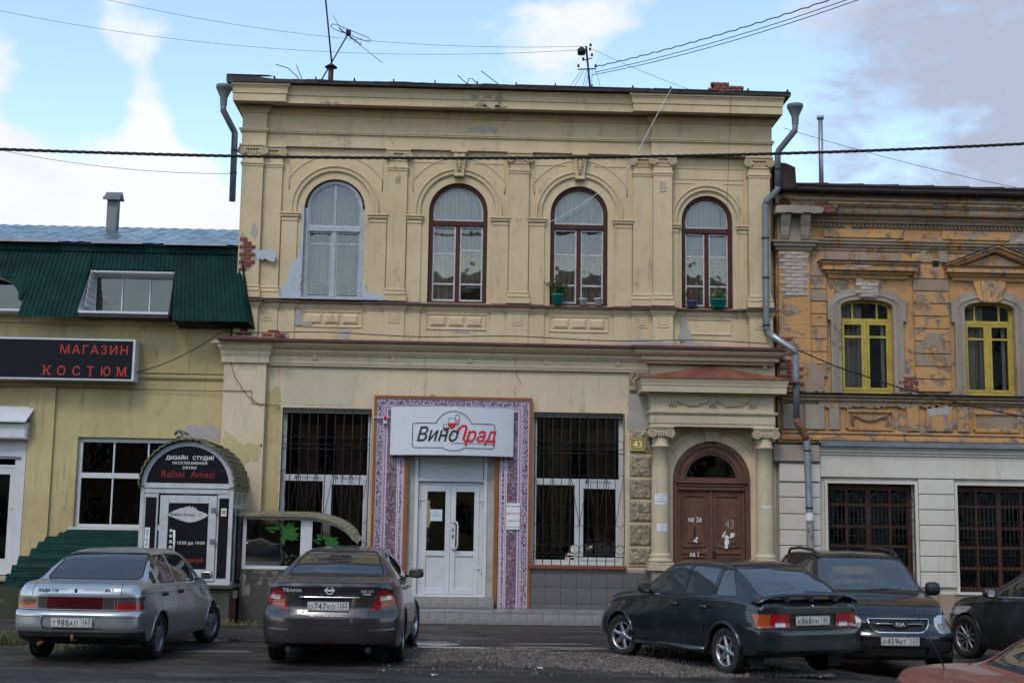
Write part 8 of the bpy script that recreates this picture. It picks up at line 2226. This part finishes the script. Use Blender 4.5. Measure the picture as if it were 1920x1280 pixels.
def teana():
    L, W = 4.85, 1.795; A_ = L / 2; P_ = paint('purple_grey_metallic', (.040, .034, .038), .22, .55, .28)
    c = Car('parked_car', 'dark purple grey sedan with red wraparound tail lights in front of the shop doorway', L, W, (-1.60, -6.50), -1.2, P_,
        top=[(0, 1.00), (.03, 1.045), (.10, 1.062), (.35, 1.07), (.62, 1.085), (1.0, 1.27), (1.45, 1.41), (1.9, 1.46), (2.4, 1.475), (2.9, 1.44), (3.3, 1.27), (3.75, 1.05), (4.3, .96), (4.65, .83), (4.85, .66)],
        belt=[(0, .94), (.10, 1.0), (.5, 1.01), (1.5, .99), (2.8, .95), (3.8, .90), (4.4, .80), (4.7, .68), (4.85, .58)],
        wb=[(0, .70), (.06, .77), (.3, .82), (.9, .85), (2.6, .85), (3.8, .82), (4.4, .74), (4.7, .62), (4.85, .52)],
        wm=[(0, .80), (.06, .85), (.3, .885), (.9, .897), (3.6, .897), (4.2, .87), (4.6, .78), (4.85, .66)],
        bot=[(0, .30), (.2, .22), (.7, .18), (4.2, .17), (4.6, .20), (4.85, .26)], roof_w=.56, roofh=1.475,
        rear_prof=[(.2, .10), (.3, .03), (.45, .0), (.58, .0), (.66, .02), (.72, .06), (.90, .07), (1.0, .045), (1.06, .05), (1.2, .1), (1.47, .14)],
        front_prof=[(.2, .05), (.4, .0), (.6, .02), (.8, .10), (1.47, .15)], cr=.20, cf=.38)
    gap = M['dark_void']
    c.feature('rear_window', M['cglass'], 'rear', roundp([(-.62, 1.11), (.62, 1.11), (.54, 1.27), (.46, 1.40), (-.46, 1.40), (-.54, 1.27)], .05), ring=.016, zone=-.3)
    c.feature('windscreen', M['cglass'], 'front', roundp([(-.70, 1.06), (.70, 1.06), (.54, 1.41), (-.54, 1.41)], .05), ring=.016, zone=.1)
    c.both('side_window', M['cglass'], roundp([(-A_ + .98, 1.05), (-A_ + 1.75, 1.03), (-A_ + 1.76, 1.375), (-A_ + 1.45, 1.33)], .04), ring=.014, ringmat=M['chrome'])
    c.both('side_window', M['cglass'], roundp([(-A_ + 1.84, 1.03), (-A_ + 3.25, .99), (-A_ + 2.75, 1.33), (-A_ + 2.2, 1.385), (-A_ + 1.84, 1.38)], .04), ring=.014, ringmat=M['chrome'])
    for x, dx in ((1.15, -.18), (1.80, 0), (3.12, .05)): c.both('door_gap', gap, [(-A_ + x, .30), (-A_ + x + .007, .30), (-A_ + x + .007 + dx, 1.0), (-A_ + x + dx, 1.0)])
    T = [(-.625, 1.035), (.625, 1.035), (.605, .955), (.505, .69), (.45, .56), (.40, .525), (-.40, .525), (-.45, .56), (-.505, .69), (-.605, .955)]
    T = roundp(T, .03, 2)
    c.feature('boot_gap', gap, 'rear', offset_poly(T, .006), zone=-.8); c.feature('boot_lid', P_, 'rear', T, zone=-.8, off=-.001)
    c.feature('plate_recess', P_, 'rear', roundp([(-.36, .86), (.36, .86), (.33, .655), (-.33, .655)], .03), zone=-.8, off=-.012)
    for s_ in (-1, 1):
        lam = roundp([(s_ * .612, .955), (s_ * .515, .70), (s_ * .80, .775), (s_ * .84, .83), (s_ * .72, .955)], .02, 2)
        c.feature('tail_light', M['lamp_red'], 'rear', lam, zone=-.8, ring=.004)
        c.feature('reverse_light', M['lamp_clear'], 'rear', roundp([(s_ * .625, .875), (s_ * .635, .825), (s_ * .79, .845), (s_ * .73, .895)], .02, 2), zone=-.8)
        for k in range(5):
            z = .915 - k * .028; c.bar('led_row', M['lamp_dark'], 'rear', [(s_ * (.60 - k * .02), z), (s_ * (.70 + k * .02), z - .006 * (k > 2))], .0025, .001, 8, seg=5)
        c.feature('bumper_chrome', M['chrome'], 'rear', [(s_ * .50, .455), (s_ * .82, .468), (s_ * .82, .482), (s_ * .50, .468)], zone=-.8, off=.004)
    c.feature('reflector', M['lamp_dark'], 'rear', roundp([(-.085, .285), (.085, .285), (.075, .33), (-.075, .33)], .01), zone=-.8)
    c.feature('lower_bumper', P_, 'rear', [(-.40, .245), (.40, .245), (.38, .28), (-.38, .28)], zone=-.8, off=-.01)
    c.wheels(1.10, .975, .325, .205, 'five', M['alloy'], steer=-10)
    c.finish()
    c.bar('chrome_bar', M['chrome'], 'rear', [(-.37, .862), (.37, .862)], .012, .016); c.bar('chrome_line', M['chrome'], 'rear', [(-.29, .635), (.29, .635)], .004, .003)
    c.plate('rear', -.01, .752, 'о747уо', '163')
    c.badge('TEANA', M['badge'], 'rear', -.475, .925, .058, bold=.003, sx=1.35); c.badge('250 XV', M['badge'], 'rear', .47, .925, .046, bold=.002, sx=1.15); c.badge('FOUR', M['badge'], 'rear', .47, .895, .028, bold=.002, sx=1.3)
    y0 = c.on('rear', 0, .945).y
    obj('badge', MB().disc((0, y0 - .012, .948), .052, t=.01, seg=28, r_in=.038).box(-.066, .066, y0 - .016, y0 - .006, .937, .959), M['badge'], c.t)
    c.mirror(-A_ + 3.12, 1.03, mat=P_, out=.20, w=.22, h=.14); c.handle(-A_ + 1.45, .93, .2, M['chrome']); c.handle(-A_ + 2.15, .92, .2, M['chrome'])
    for s_ in (-1, 1): obj('exhaust', MB().tube([(s_ * .5, -A_ + .3, .22), (s_ * .5, -A_ + .05, .215)], .035, 12), M['blackp'], c.t)
    obj('third_brake_light', MB().box(-.14, .14, -A_ + 1.16, -A_ + 1.18, 1.345, 1.362), M['lamp_dark'], c.t)
teana()

def hatch():
    L, W = 4.12, 1.65; A_ = L / 2; P_ = paint('dark_teal_grey_metallic', (.012, .017, .021), .22, .4, .25)
    c = Car('parked_car', 'dark teal grey hatchback with a boot spoiler parked askew before the columned door', L, W, (3.50, -7.62), 25, P_,
        top=[(0, .86), (.03, .915), (.08, .945), (.16, .965), (.55, 1.17), (.92, 1.335), (1.15, 1.375), (1.6, 1.395), (2.0, 1.39), (2.25, 1.35), (2.6, 1.16), (2.95, .965), (3.4, .915), (3.85, .83), (4.05, .72), (4.12, .62)],
        belt=[(0, .83), (.12, .90), (.6, .935), (1.5, .93), (2.4, .91), (3.0, .885), (3.7, .80), (4.0, .70), (4.12, .60)],
        wb=[(0, .72), (.06, .76), (.25, .785), (1, .79), (2.5, .785), (3.2, .76), (3.8, .71), (4.05, .65), (4.12, .60)],
        wm=[(0, .77), (.06, .80), (.3, .82), (3.4, .825), (3.8, .81), (4.05, .74), (4.12, .69)],
        bot=[(0, .33), (.15, .27), (.6, .22), (3.5, .21), (3.9, .24), (4.12, .30)], roof_w=.60, roofh=1.395, box=.95,
        rear_prof=[(.25, .06), (.35, .0), (.56, .0), (.59, .02), (.61, .07), (.85, .075), (.95, .09), (1.2, .10), (1.4, .10)],
        front_prof=[(.2, .05), (.35, .0), (.55, .0), (.68, .06), (.9, .10), (1.4, .10)], cr=.09, cf=.16)
    gap = M['dark_void']; bl = M['blackp']
    c.feature('rear_window', M['cglass2'], 'rear', roundp([(-.62, .985), (.62, .985), (.525, 1.315), (-.525, 1.315)], .04), ring=.02, zone=-.3)
    c.feature('windscreen', M['cglass'], 'front', roundp([(-.66, .975), (.66, .975), (.54, 1.33), (-.54, 1.33)], .05), ring=.02, zone=.1)
    g2_ = M['cglass2']
    c.both('side_window', g2_, roundp([(-A_ + .62, .965), (-A_ + 1.03, .96), (-A_ + 1.03, 1.285), (-A_ + .86, 1.27), (-A_ + .66, 1.04)], .03), ring=.012)
    c.both('side_window', g2_, roundp([(-A_ + 1.12, .955), (-A_ + 1.72, .95), (-A_ + 1.70, 1.31), (-A_ + 1.12, 1.30)], .03), ring=.012)
    c.both('side_window', g2_, roundp([(-A_ + 1.81, .945), (-A_ + 2.72, .935), (-A_ + 2.22, 1.285), (-A_ + 1.80, 1.31)], .03), ring=.012)
    for x, dx, z0 in ((1.08, .0, .5), (1.765, 0, .28), (2.68, .02, .28)): c.both('door_gap', gap, [(-A_ + x, z0), (-A_ + x + .007, z0), (-A_ + x + .007 + dx, .94), (-A_ + x + dx, .94)])
    c.both('door_gap', gap, [(-A_ + 1.2, .275), (-A_ + 2.68, .27), (-A_ + 2.68, .277), (-A_ + 1.2, .282)])
    c.both('crease', gap, [(-A_ + .1, .812), (A_ - .2, .775), (A_ - .2, .779), (-A_ + .1, .817)])
    c.both('side_moulding', P_, [(-A_ + 1.22, .47), (A_ - 1.26, .47), (A_ - 1.26, .58), (-A_ + 1.22, .58)], off=.012)
    for s_ in (-1, 1):
        c.feature('boot_gap', gap, 'rear', [(s_ * .70, .60), (s_ * .706, .60), (s_ * .69, .93), (s_ * .684, .93)], zone=-.8)
        c.feature('tail_light', M['lamp_red'], 'rear', [(s_ * .36, .615), (s_ * .62, .615), (s_ * .62, .775), (s_ * .36, .775)], zone=-.8, ring=.006)
        c.feature('indicator', M['lamp_orange'], 'rear', [(s_ * .622, .615), (s_ * .79, .615), (s_ * .79, .775), (s_ * .622, .775)], zone=-.8)
        c.feature('reverse_light', M['lamp_clear'], 'rear', [(s_ * .42, .622), (s_ * .56, .622), (s_ * .56, .672), (s_ * .42, .672)], zone=-.8)
    c.feature('plate_recess', bl, 'rear', [(-.352, .612), (.352, .612), (.352, .775), (-.352, .775)], zone=-.8, off=-.015)
    c.feature('bumper_gap', gap, 'rear', [(-.80, .592), (.80, .592), (.80, .604), (-.80, .604)], zone=-.8)
    for z in (.47, .50): c.feature('bumper_groove', gap, 'rear', [(-.80, z), (.80, z), (.80, z + .004), (-.80, z + .004)], zone=-.8)
    c.both('indicator', M['lamp_orange'], [(A_ - .92, .73), (A_ - .86, .73), (A_ - .86, .755), (A_ - .92, .755)], off=.004)
    c.both('indicator', M['lamp_orange'], [(A_ - .26, .63), (A_ - .14, .63), (A_ - .14, .74), (A_ - .22, .74)], off=.002)
    c.wheels(.80, .86, .285, .175, 'six', M['alloy'], steer=16)
    c.finish()
    c.plate('rear', -.02, .69, 'к868ун', '63')
    c.badge('LADA', bl, 'rear', -.50, .845, .045, bold=.004, sx=1.2); c.badge('SAMARA', bl, 'rear', .50, .855, .034, bold=.003, sx=1.2); c.badge('1,6L', bl, 'rear', .53, .825, .032, bold=.003)
    obj('boot_lock', MB().lathe([(0, .845), (.014, .85), (.014, .875), (0, .88)], 0, c.on('rear', 0, .86).y, 10), M['chrome'], c.t)
    # spoiler on three feet
    sp = MB(); N = 28; vs = []
    for i in range(N + 1):
        u = -1 + 2 * i / N; x = .77 * u; y = -A_ + .035 + .10 * abs(u) ** 3; z = 1.005 - .085 * abs(u) ** 6 - .012 * u * u
        vs += [(x, y, z), (x, y + .06, z + .018), (x, y + .17, z + .004), (x, y + .16, z - .018), (x, y + .01, z - .02)]
    sp.add(vs, [(5 * i + j, 5 * i + 5 + j, 5 * i + 5 + (j + 1) % 5, 5 * i + (j + 1) % 5) for i in range(N) for j in range(5)] + [(0, 1, 2, 3, 4), tuple(5 * N + j for j in range(5))], True)
    so = obj('spoiler', sp, P_, c.t)
    for x in (-.38, .38, 0): obj('spoiler_foot', MB().box(x - .035, x + .035, -A_ + .09, -A_ + .19, .92, .985), P_, so)
    obj('brake_light', MB().box(-.13, .13, -A_ + .028, -A_ + .05, .985, 1.0), M['lamp_dark'], so)
    obj('wiper', MB().tube([(.0, -A_ + .20, .965), (.05, -A_ + .30, 1.03), (.42, -A_ + .26, 1.02)], .007, 6), bl, c.t)
    c.mirror(-A_ + 2.58, .935, out=.14, w=.17, h=.13, mat=bl)
    c.handle(-A_ + 1.25, .80, .16, P_, True); c.handle(-A_ + 1.92, .80, .16, P_, True)
    for y in (.80, L - .86):
        for v, sg_ in (('right', 1), ('left', -1)):
            pts = [c.on(v, -A_ + y + .345 * math.cos(R(a)), .285 + .345 * math.sin(R(a)), .006) for a in range(5, 176, 10)]
            obj('arch_trim', MB().tube(pts, .022, 8), P_, c.t)
    for s_ in (-1, 1): obj('mud_flap', MB().box(s_ * .60 - .1, s_ * .60 + .1, -A_ + .40, -A_ + .41, .10, .36), M['rubber'], c.t)
    obj('sill_skirt', MB().tube([(-.80, -A_ + 1.2, .26), (-.805, A_ - 1.3, .25)], .045, 8), P_, c.t)
hatch()

def suv():
    L, W = 4.35, 1.84; A_ = L / 2; P_ = paint('near_black_blue', (.008, .008, .011), .2, .35, .28)
    c = Car('parked_car', 'near black off roader with roof rails facing the street behind the dark hatchback', L, W, (5.93, -5.72), 180, P_,
        top=[(0, 1.10), (.05, 1.18), (.15, 1.30), (.35, 1.52), (.55, 1.62), (1.1, 1.66), (1.9, 1.665), (2.4, 1.62), (2.6, 1.55), (2.95, 1.30), (3.25, 1.105), (3.7, 1.04), (4.1, .96), (4.27, .86), (4.35, .74)],
        belt=[(0, .98), (.15, 1.03), (.6, 1.06), (2.0, 1.03), (3.2, .99), (3.9, .93), (4.2, .82), (4.35, .68)],
        wb=[(0, .74), (.08, .80), (.4, .85), (1, .87), (3.1, .86), (3.8, .82), (4.15, .76), (4.35, .66)],
        wm=[(0, .80), (.08, .87), (.4, .91), (3.6, .92), (4.0, .90), (4.25, .84), (4.35, .78)],
        bot=[(0, .38), (.2, .30), (.7, .26), (3.7, .24), (4.1, .24), (4.35, .28)], roof_w=.66, roofh=1.665, box=.94,
        rear_prof=[(.3, .03), (.5, 0), (.8, .04), (1.2, .08), (1.66, .12)],
        front_prof=[(.2, .06), (.32, .02), (.45, .0), (.55, .0), (.62, .03), (.78, .06), (.85, .09), (1.0, .14), (1.66, .2)], cr=.14, cf=.26, z=-.17)
    gap = M['dark_void']; bl = M['blackp']
    c.feature('windscreen', M['cglass2'], 'front', roundp([(-.74, 1.125), (.74, 1.125), (.62, 1.56), (-.62, 1.56)], .06), ring=.018, zone=.0)
    c.feature('rear_window', M['cglass'], 'rear', roundp([(-.6, 1.15), (.6, 1.15), (.5, 1.5), (-.5, 1.5)], .06), ring=.018)
    for a, b, t0, t1 in ((.42, .98, .55, .98), (1.06, 1.75, 1.06, 1.75), (1.83, 2.92, 1.83, 2.42)):
        c.both('side_window', M['cglass'], roundp([(-A_ + a, 1.10), (-A_ + b, 1.07), (-A_ + t1, 1.53), (-A_ + t0, 1.53)], .05), ring=.012)
    for x in (1.79, 2.95): c.both('door_gap', gap, [(-A_ + x, .33), (-A_ + x + .007, .33), (-A_ + x + .007, 1.05), (-A_ + x, 1.05)])
    H_ = [(-.74, .96), (-.70, .80), (.70, .80), (.74, .96)]
    c.feature('bonnet_gap', gap, 'front', [(-.72, .835), (.72, .835), (.72, .842), (-.72, .842)], zone=.8)
    gr = roundp([(-.42, .785), (-.37, .665), (-.30, .62), (.30, .62), (.37, .665), (.42, .785)], .03, 2)
    c.feature('grille_rim', M['chrome'], 'front', offset_poly(gr, .012), zone=.8, off=.003); c.feature('grille', bl, 'front', gr, zone=.8, off=-.02)
    for s_ in (-1, 1):
        c.feature('headlight', M['lamp_clear'], 'front', roundp([(s_ * .50, .80), (s_ * .50, .70), (s_ * .58, .60), (s_ * .84, .60), (s_ * .84, .82), (s_ * .62, .85)], .04, 3), zone=.8, ring=.006)
        c.feature('indicator', M['lamp_orange'], 'front', roundp([(s_ * .76, .70), (s_ * .83, .70), (s_ * .83, .78), (s_ * .76, .79)], .02, 2), zone=.8)
        c.feature('fog_recess', bl, 'front', roundp([(s_ * .50, .52), (s_ * .50, .34), (s_ * .80, .34), (s_ * .82, .52)], .04, 2), zone=.8, off=-.025)
        for z in (.38, .42, .46): c.bar('slat', M['rubber'], 'front', [(s_ * .51, z), (s_ * .80, z)], .006, -.005, 6, seg=5)
    c.feature('lower_intake', bl, 'front', roundp([(-.40, .42), (.40, .42), (.36, .29), (-.36, .29)], .03), zone=.8, off=-.03)
    c.wheels(.87, .85, .34, .22, 'five', M['alloy'], steer=0)
    c.finish()
    for z in (.31, .335, .36, .385): c.bar('slat', M['rubber'], 'front', [(-.37, z), (.37, z)], .005, -.008, 6, seg=5)
    c.bar('chrome_bar', M['chrome'], 'front', [(-.33, .725), (.33, .725)], .009, .012)
    y0 = c.on('front', 0, .725).y
    bd = obj('badge', MB().disc((0, 0, 0), 1.0, t=.012, seg=32), M['chrome'], c.t); bd.location = (0, y0 + .012, .725); bd.scale = (.105, 1, .05)
    bi = obj('badge', MB().disc((0, 0, 0), 1.0, t=.012, seg=32), bl, c.t); bi.location = (0, y0 + .0145, .725); bi.scale = (.093, 1, .041)
    def fnk(a, y, b): return (-a, y0 + .028, b)
    text('lettering', 'KIA', .062, M['badge'], c.t, (0, 0, .703), bold=.003, fn=fnk, sx=1.3)
    c.plate('front', .02, .50, 'р459мт', '163')
    for s_ in (-1, 1):
        pts = [(s_ * .60, -A_ + .62, 1.58), (s_ * .61, -A_ + .80, 1.665), (s_ * .61, -A_ + 1.4, 1.69), (s_ * .61, -A_ + 2.1, 1.67), (s_ * .60, -A_ + 2.35, 1.615), (s_ * .59, -A_ + 2.42, 1.56)]
        obj('roof_rail', MB().tube(pts, .022, 8), bl, c.t)
        obj('wiper', MB().tube([(s_ * .1 + .2, A_ - 1.07, 1.12), (s_ * .1 - .30, A_ - 1.13, 1.15)], .008, 6), bl, c.t)
    c.mirror(-A_ + 2.85, 1.10, mat=bl, out=.22, w=.22, h=.20); c.handle(-A_ + 1.2, .98, .18, P_); c.handle(-A_ + 2.0, .97, .18, P_)
    obj('steering_wheel', MB().tube([(-.36 + .18 * math.cos(a), A_ - 1.55, 1.08 + .17 * math.sin(a)) for a in [k * .35 for k in range(19)]], .014, 6), bl, c.t)
suv()

def darksedan():
    L, W = 4.75, 1.80; A_ = L / 2; P_ = paint('dark_graphite', (.020, .021, .022), .33, .4, .55)
    c = Car('parked_car', 'dusty dark graphite saloon cut off by the right edge in front of the orange house', L, W, (9.08, -6.30), 20, P_,
        top=[(0, 1.0), (.1, 1.06), (.6, 1.09), (1.0, 1.26), (1.5, 1.41), (2.0, 1.455), (2.5, 1.45), (2.9, 1.37), (3.3, 1.17), (3.65, 1.01), (4.2, .93), (4.55, .82), (4.75, .66)],
        belt=[(0, .93), (.1, .98), (1.5, .98), (2.8, .95), (3.7, .90), (4.3, .82), (4.6, .70), (4.75, .58)],
        wb=[(0, .72), (.1, .78), (.9, .84), (2.6, .84), (3.7, .81), (4.3, .74), (4.6, .64), (4.75, .54)],
        wm=[(0, .80), (.1, .86), (.9, .90), (3.6, .90), (4.2, .87), (4.55, .78), (4.75, .66)],
        bot=[(0, .3), (.2, .22), (.7, .18), (4.1, .17), (4.5, .20), (4.75, .26)], roof_w=.56, roofh=1.455,
        rear_prof=[(.2, .1), (.45, .0), (.7, .04), (1.05, .05), (1.45, .14)], front_prof=[(.2, .05), (.4, .0), (.6, .02), (.8, .10), (1.47, .15)], cr=.2, cf=.38, z=-.125)
    c.feature('windscreen', M['cglass'], 'front', roundp([(-.70, 1.02), (.70, 1.02), (.54, 1.39), (-.54, 1.39)], .05), ring=.016, zone=.1)
    c.feature('rear_window', M['cglass'], 'rear', roundp([(-.6, 1.12), (.6, 1.12), (.5, 1.38), (-.5, 1.38)], .05), ring=.016, zone=-.3)
    c.both('side_window', M['cglass'], roundp([(-A_ + 1.0, 1.03), (-A_ + 1.70, 1.01), (-A_ + 1.70, 1.36), (-A_ + 1.4, 1.32)], .04), ring=.014, ringmat=M['galv_light'])
    c.both('side_window', M['cglass'], roundp([(-A_ + 1.78, 1.01), (-A_ + 3.18, .975), (-A_ + 2.68, 1.30), (-A_ + 2.15, 1.37), (-A_ + 1.78, 1.37)], .04), ring=.014, ringmat=M['galv_light'])
    for x in (1.74, 3.05): c.both('door_gap', M['dark_void'], [(-A_ + x, .30), (-A_ + x + .007, .30), (-A_ + x + .03, .98), (-A_ + x + .023, .98)])
    for s_ in (-1, 1): c.feature('headlight', M['lamp_clear'], 'front', roundp([(s_ * .45, .62), (s_ * .82, .66), (s_ * .80, .80), (s_ * .5, .74)], .03), zone=.8, ring=.005)
    c.both('indicator', M['lamp_clear'], [(A_ - 1.02, .76), (A_ - .97, .76), (A_ - .97, .78), (A_ - 1.02, .78)], off=.003)
    c.wheels(1.05, .98, .325, .21, 'ten', M['alloy_dull'], steer=0)
    c.finish()
    c.mirror(-A_ + 3.16, .98, mat=P_, out=.19, w=.2, h=.14); c.handle(-A_ + 1.4, .90, .18, P_); c.handle(-A_ + 2.1, .89, .18, P_)
darksedan()
# ------------------------------------------------------------------ the other side of the street (seen in the panes and paintwork), houses raised to cut skylight
def opposite(name, label, x0, x1, h, mat, roofm, y=-38.5, seed=1):
    b = thing(name, label, 'building', ((x0 + x1) / 2, y, 0))
    n = max(2, int((x1 - x0) / 2.6)); holes = []; w = (x1 - x0) / n
    for i in range(n):
        for k in range(int(h // 3.2)):
            cx = x0 + w * (i + .5); z = 1.1 + 3.2 * k; holes.append(rect(cx - .55, cx + .55, z, z + 1.7))
    mb = wall_mb(rect(x0, x1, -.3, h), holes, 0, -.25, back=False)
    mb.v = [(v[0], y + v[1], v[2]) for v in mb.v]
    obj('wall', mb, mat, b)
    obj('back_wall', MB().box(x0, x1, y - 8, y - .26, -.3, h - .1), M['dark_void'], b)
    obj('cornice', MB().box(x0 - .2, x1 + .2, y - .2, y + .35, h, h + .3), mat, b)
    obj('roof', MB().add([(x0 - .3, y + .5, h + .3), (x1 + .3, y + .5, h + .3), (x1 + .3, y - 4, h + 2), (x0 - .3, y - 4, h + 2), (x0 - .3, y - 8, h + .3), (x1 + .3, y - 8, h + .3)], [(0, 1, 2, 3), (3, 2, 5, 4), (0, 3, 4), (1, 5, 2)]), roofm, b)
    for hl in holes:
        (a, z0), (c, _), (_, z1), _ = hl
        f = obj('window', MB().box(a, a + .06, y - .2, y - .12, z0, z1).box(c - .06, c, y - .2, y - .12, z0, z1).box(a + .06, c - .06, y - .2, y - .12, z0, z0 + .06).box(a + .06, c - .06, y - .2, y - .12, z1 - .06, z1).box((a + c) / 2 - .03, (a + c) / 2 + .03, y - .2, y - .12, z0 + .06, z1 - .06), M['pvc'], b)
opposite('brick_house', 'three storey brick house, raised to cut skylight, on the far side of the street behind the viewer', -19, -2.5, 9.8, flat('dull_brick_wall', (.16, .075, .05), .9, var=.4, scale=3, dirt=.5), M['rust_roof'])
opposite('ochre_house', 'ochre four storey house, raised to cut skylight, on the far side of the street behind the viewer', -1.5, 13, 12.9, stucco('ochre_render', (.33, .24, .12), grime=.3), M['dark_roof'], seed=2)
opposite('grey_house', 'grey house, raised to cut skylight, at the left on the far side of the street', -38, -20.5, 9.7, stucco('dull_grey_render', (.20, .19, .17), grime=.3), M['dark_roof'], seed=3)
opposite('tall_grey_house', 'grey house, raised to cut skylight, at the right on the far side of the street', 14.5, 34, 12.9, stucco('pale_grey_render', (.26, .25, .23), grime=.3), M['rust_roof'], seed=4)
def street_tree(x, y, h, seed, label):
    t_ = thing('street_tree', label, 'tree', (x, y, 0)); r = random.Random(seed); tr = MB(); lf = MB()
    tr.tube([(x, y, -.2), (x + .1, y, h * .25), (x - .05, y + .1, h * .55), (x, y, h * .9)], .2, 10, r1=.04)
    tips = []
    for k in range(26):
        z0 = h * r.uniform(.25, .75); a = r.uniform(0, 6.28); L = h * r.uniform(.16, .34); e = (x + L * math.cos(a), y + L * math.sin(a), z0 + L * r.uniform(.3, 1.0))
        tr.tube([(x, y, z0), ((x + e[0]) / 2, (y + e[1]) / 2, z0 + L * .5), e], .05, 5, r1=.012); tips.append(((x, y, z0), e))
    for _ in range(5200):
        (a, b) = r.choice(tips); u = r.uniform(.45, 1.15); c = Vector(a).lerp(Vector(b), u) + Vector((r.gauss(0, .28), r.gauss(0, .28), r.gauss(0, .25)))
        s = r.uniform(.05, .10); d = Vector((r.gauss(0, 1), r.gauss(0, 1), r.gauss(0, 1))).normalized(); e = d.orthogonal().normalized() * s * .5
        lf.add([c - e, c + d * s * 1.5, c + e], [(0, 1, 2)])
    obj('trunk', tr, M['soil'], t_); obj('crown', lf, M['leaf'], t_)
street_tree(-9.5, -35.5, 7.5, 3, 'leafy street tree across the street, mirrored in the silver sedan')
street_tree(6.5, -36, 6.5, 4, 'leafy street tree across the street to the right of the viewer')
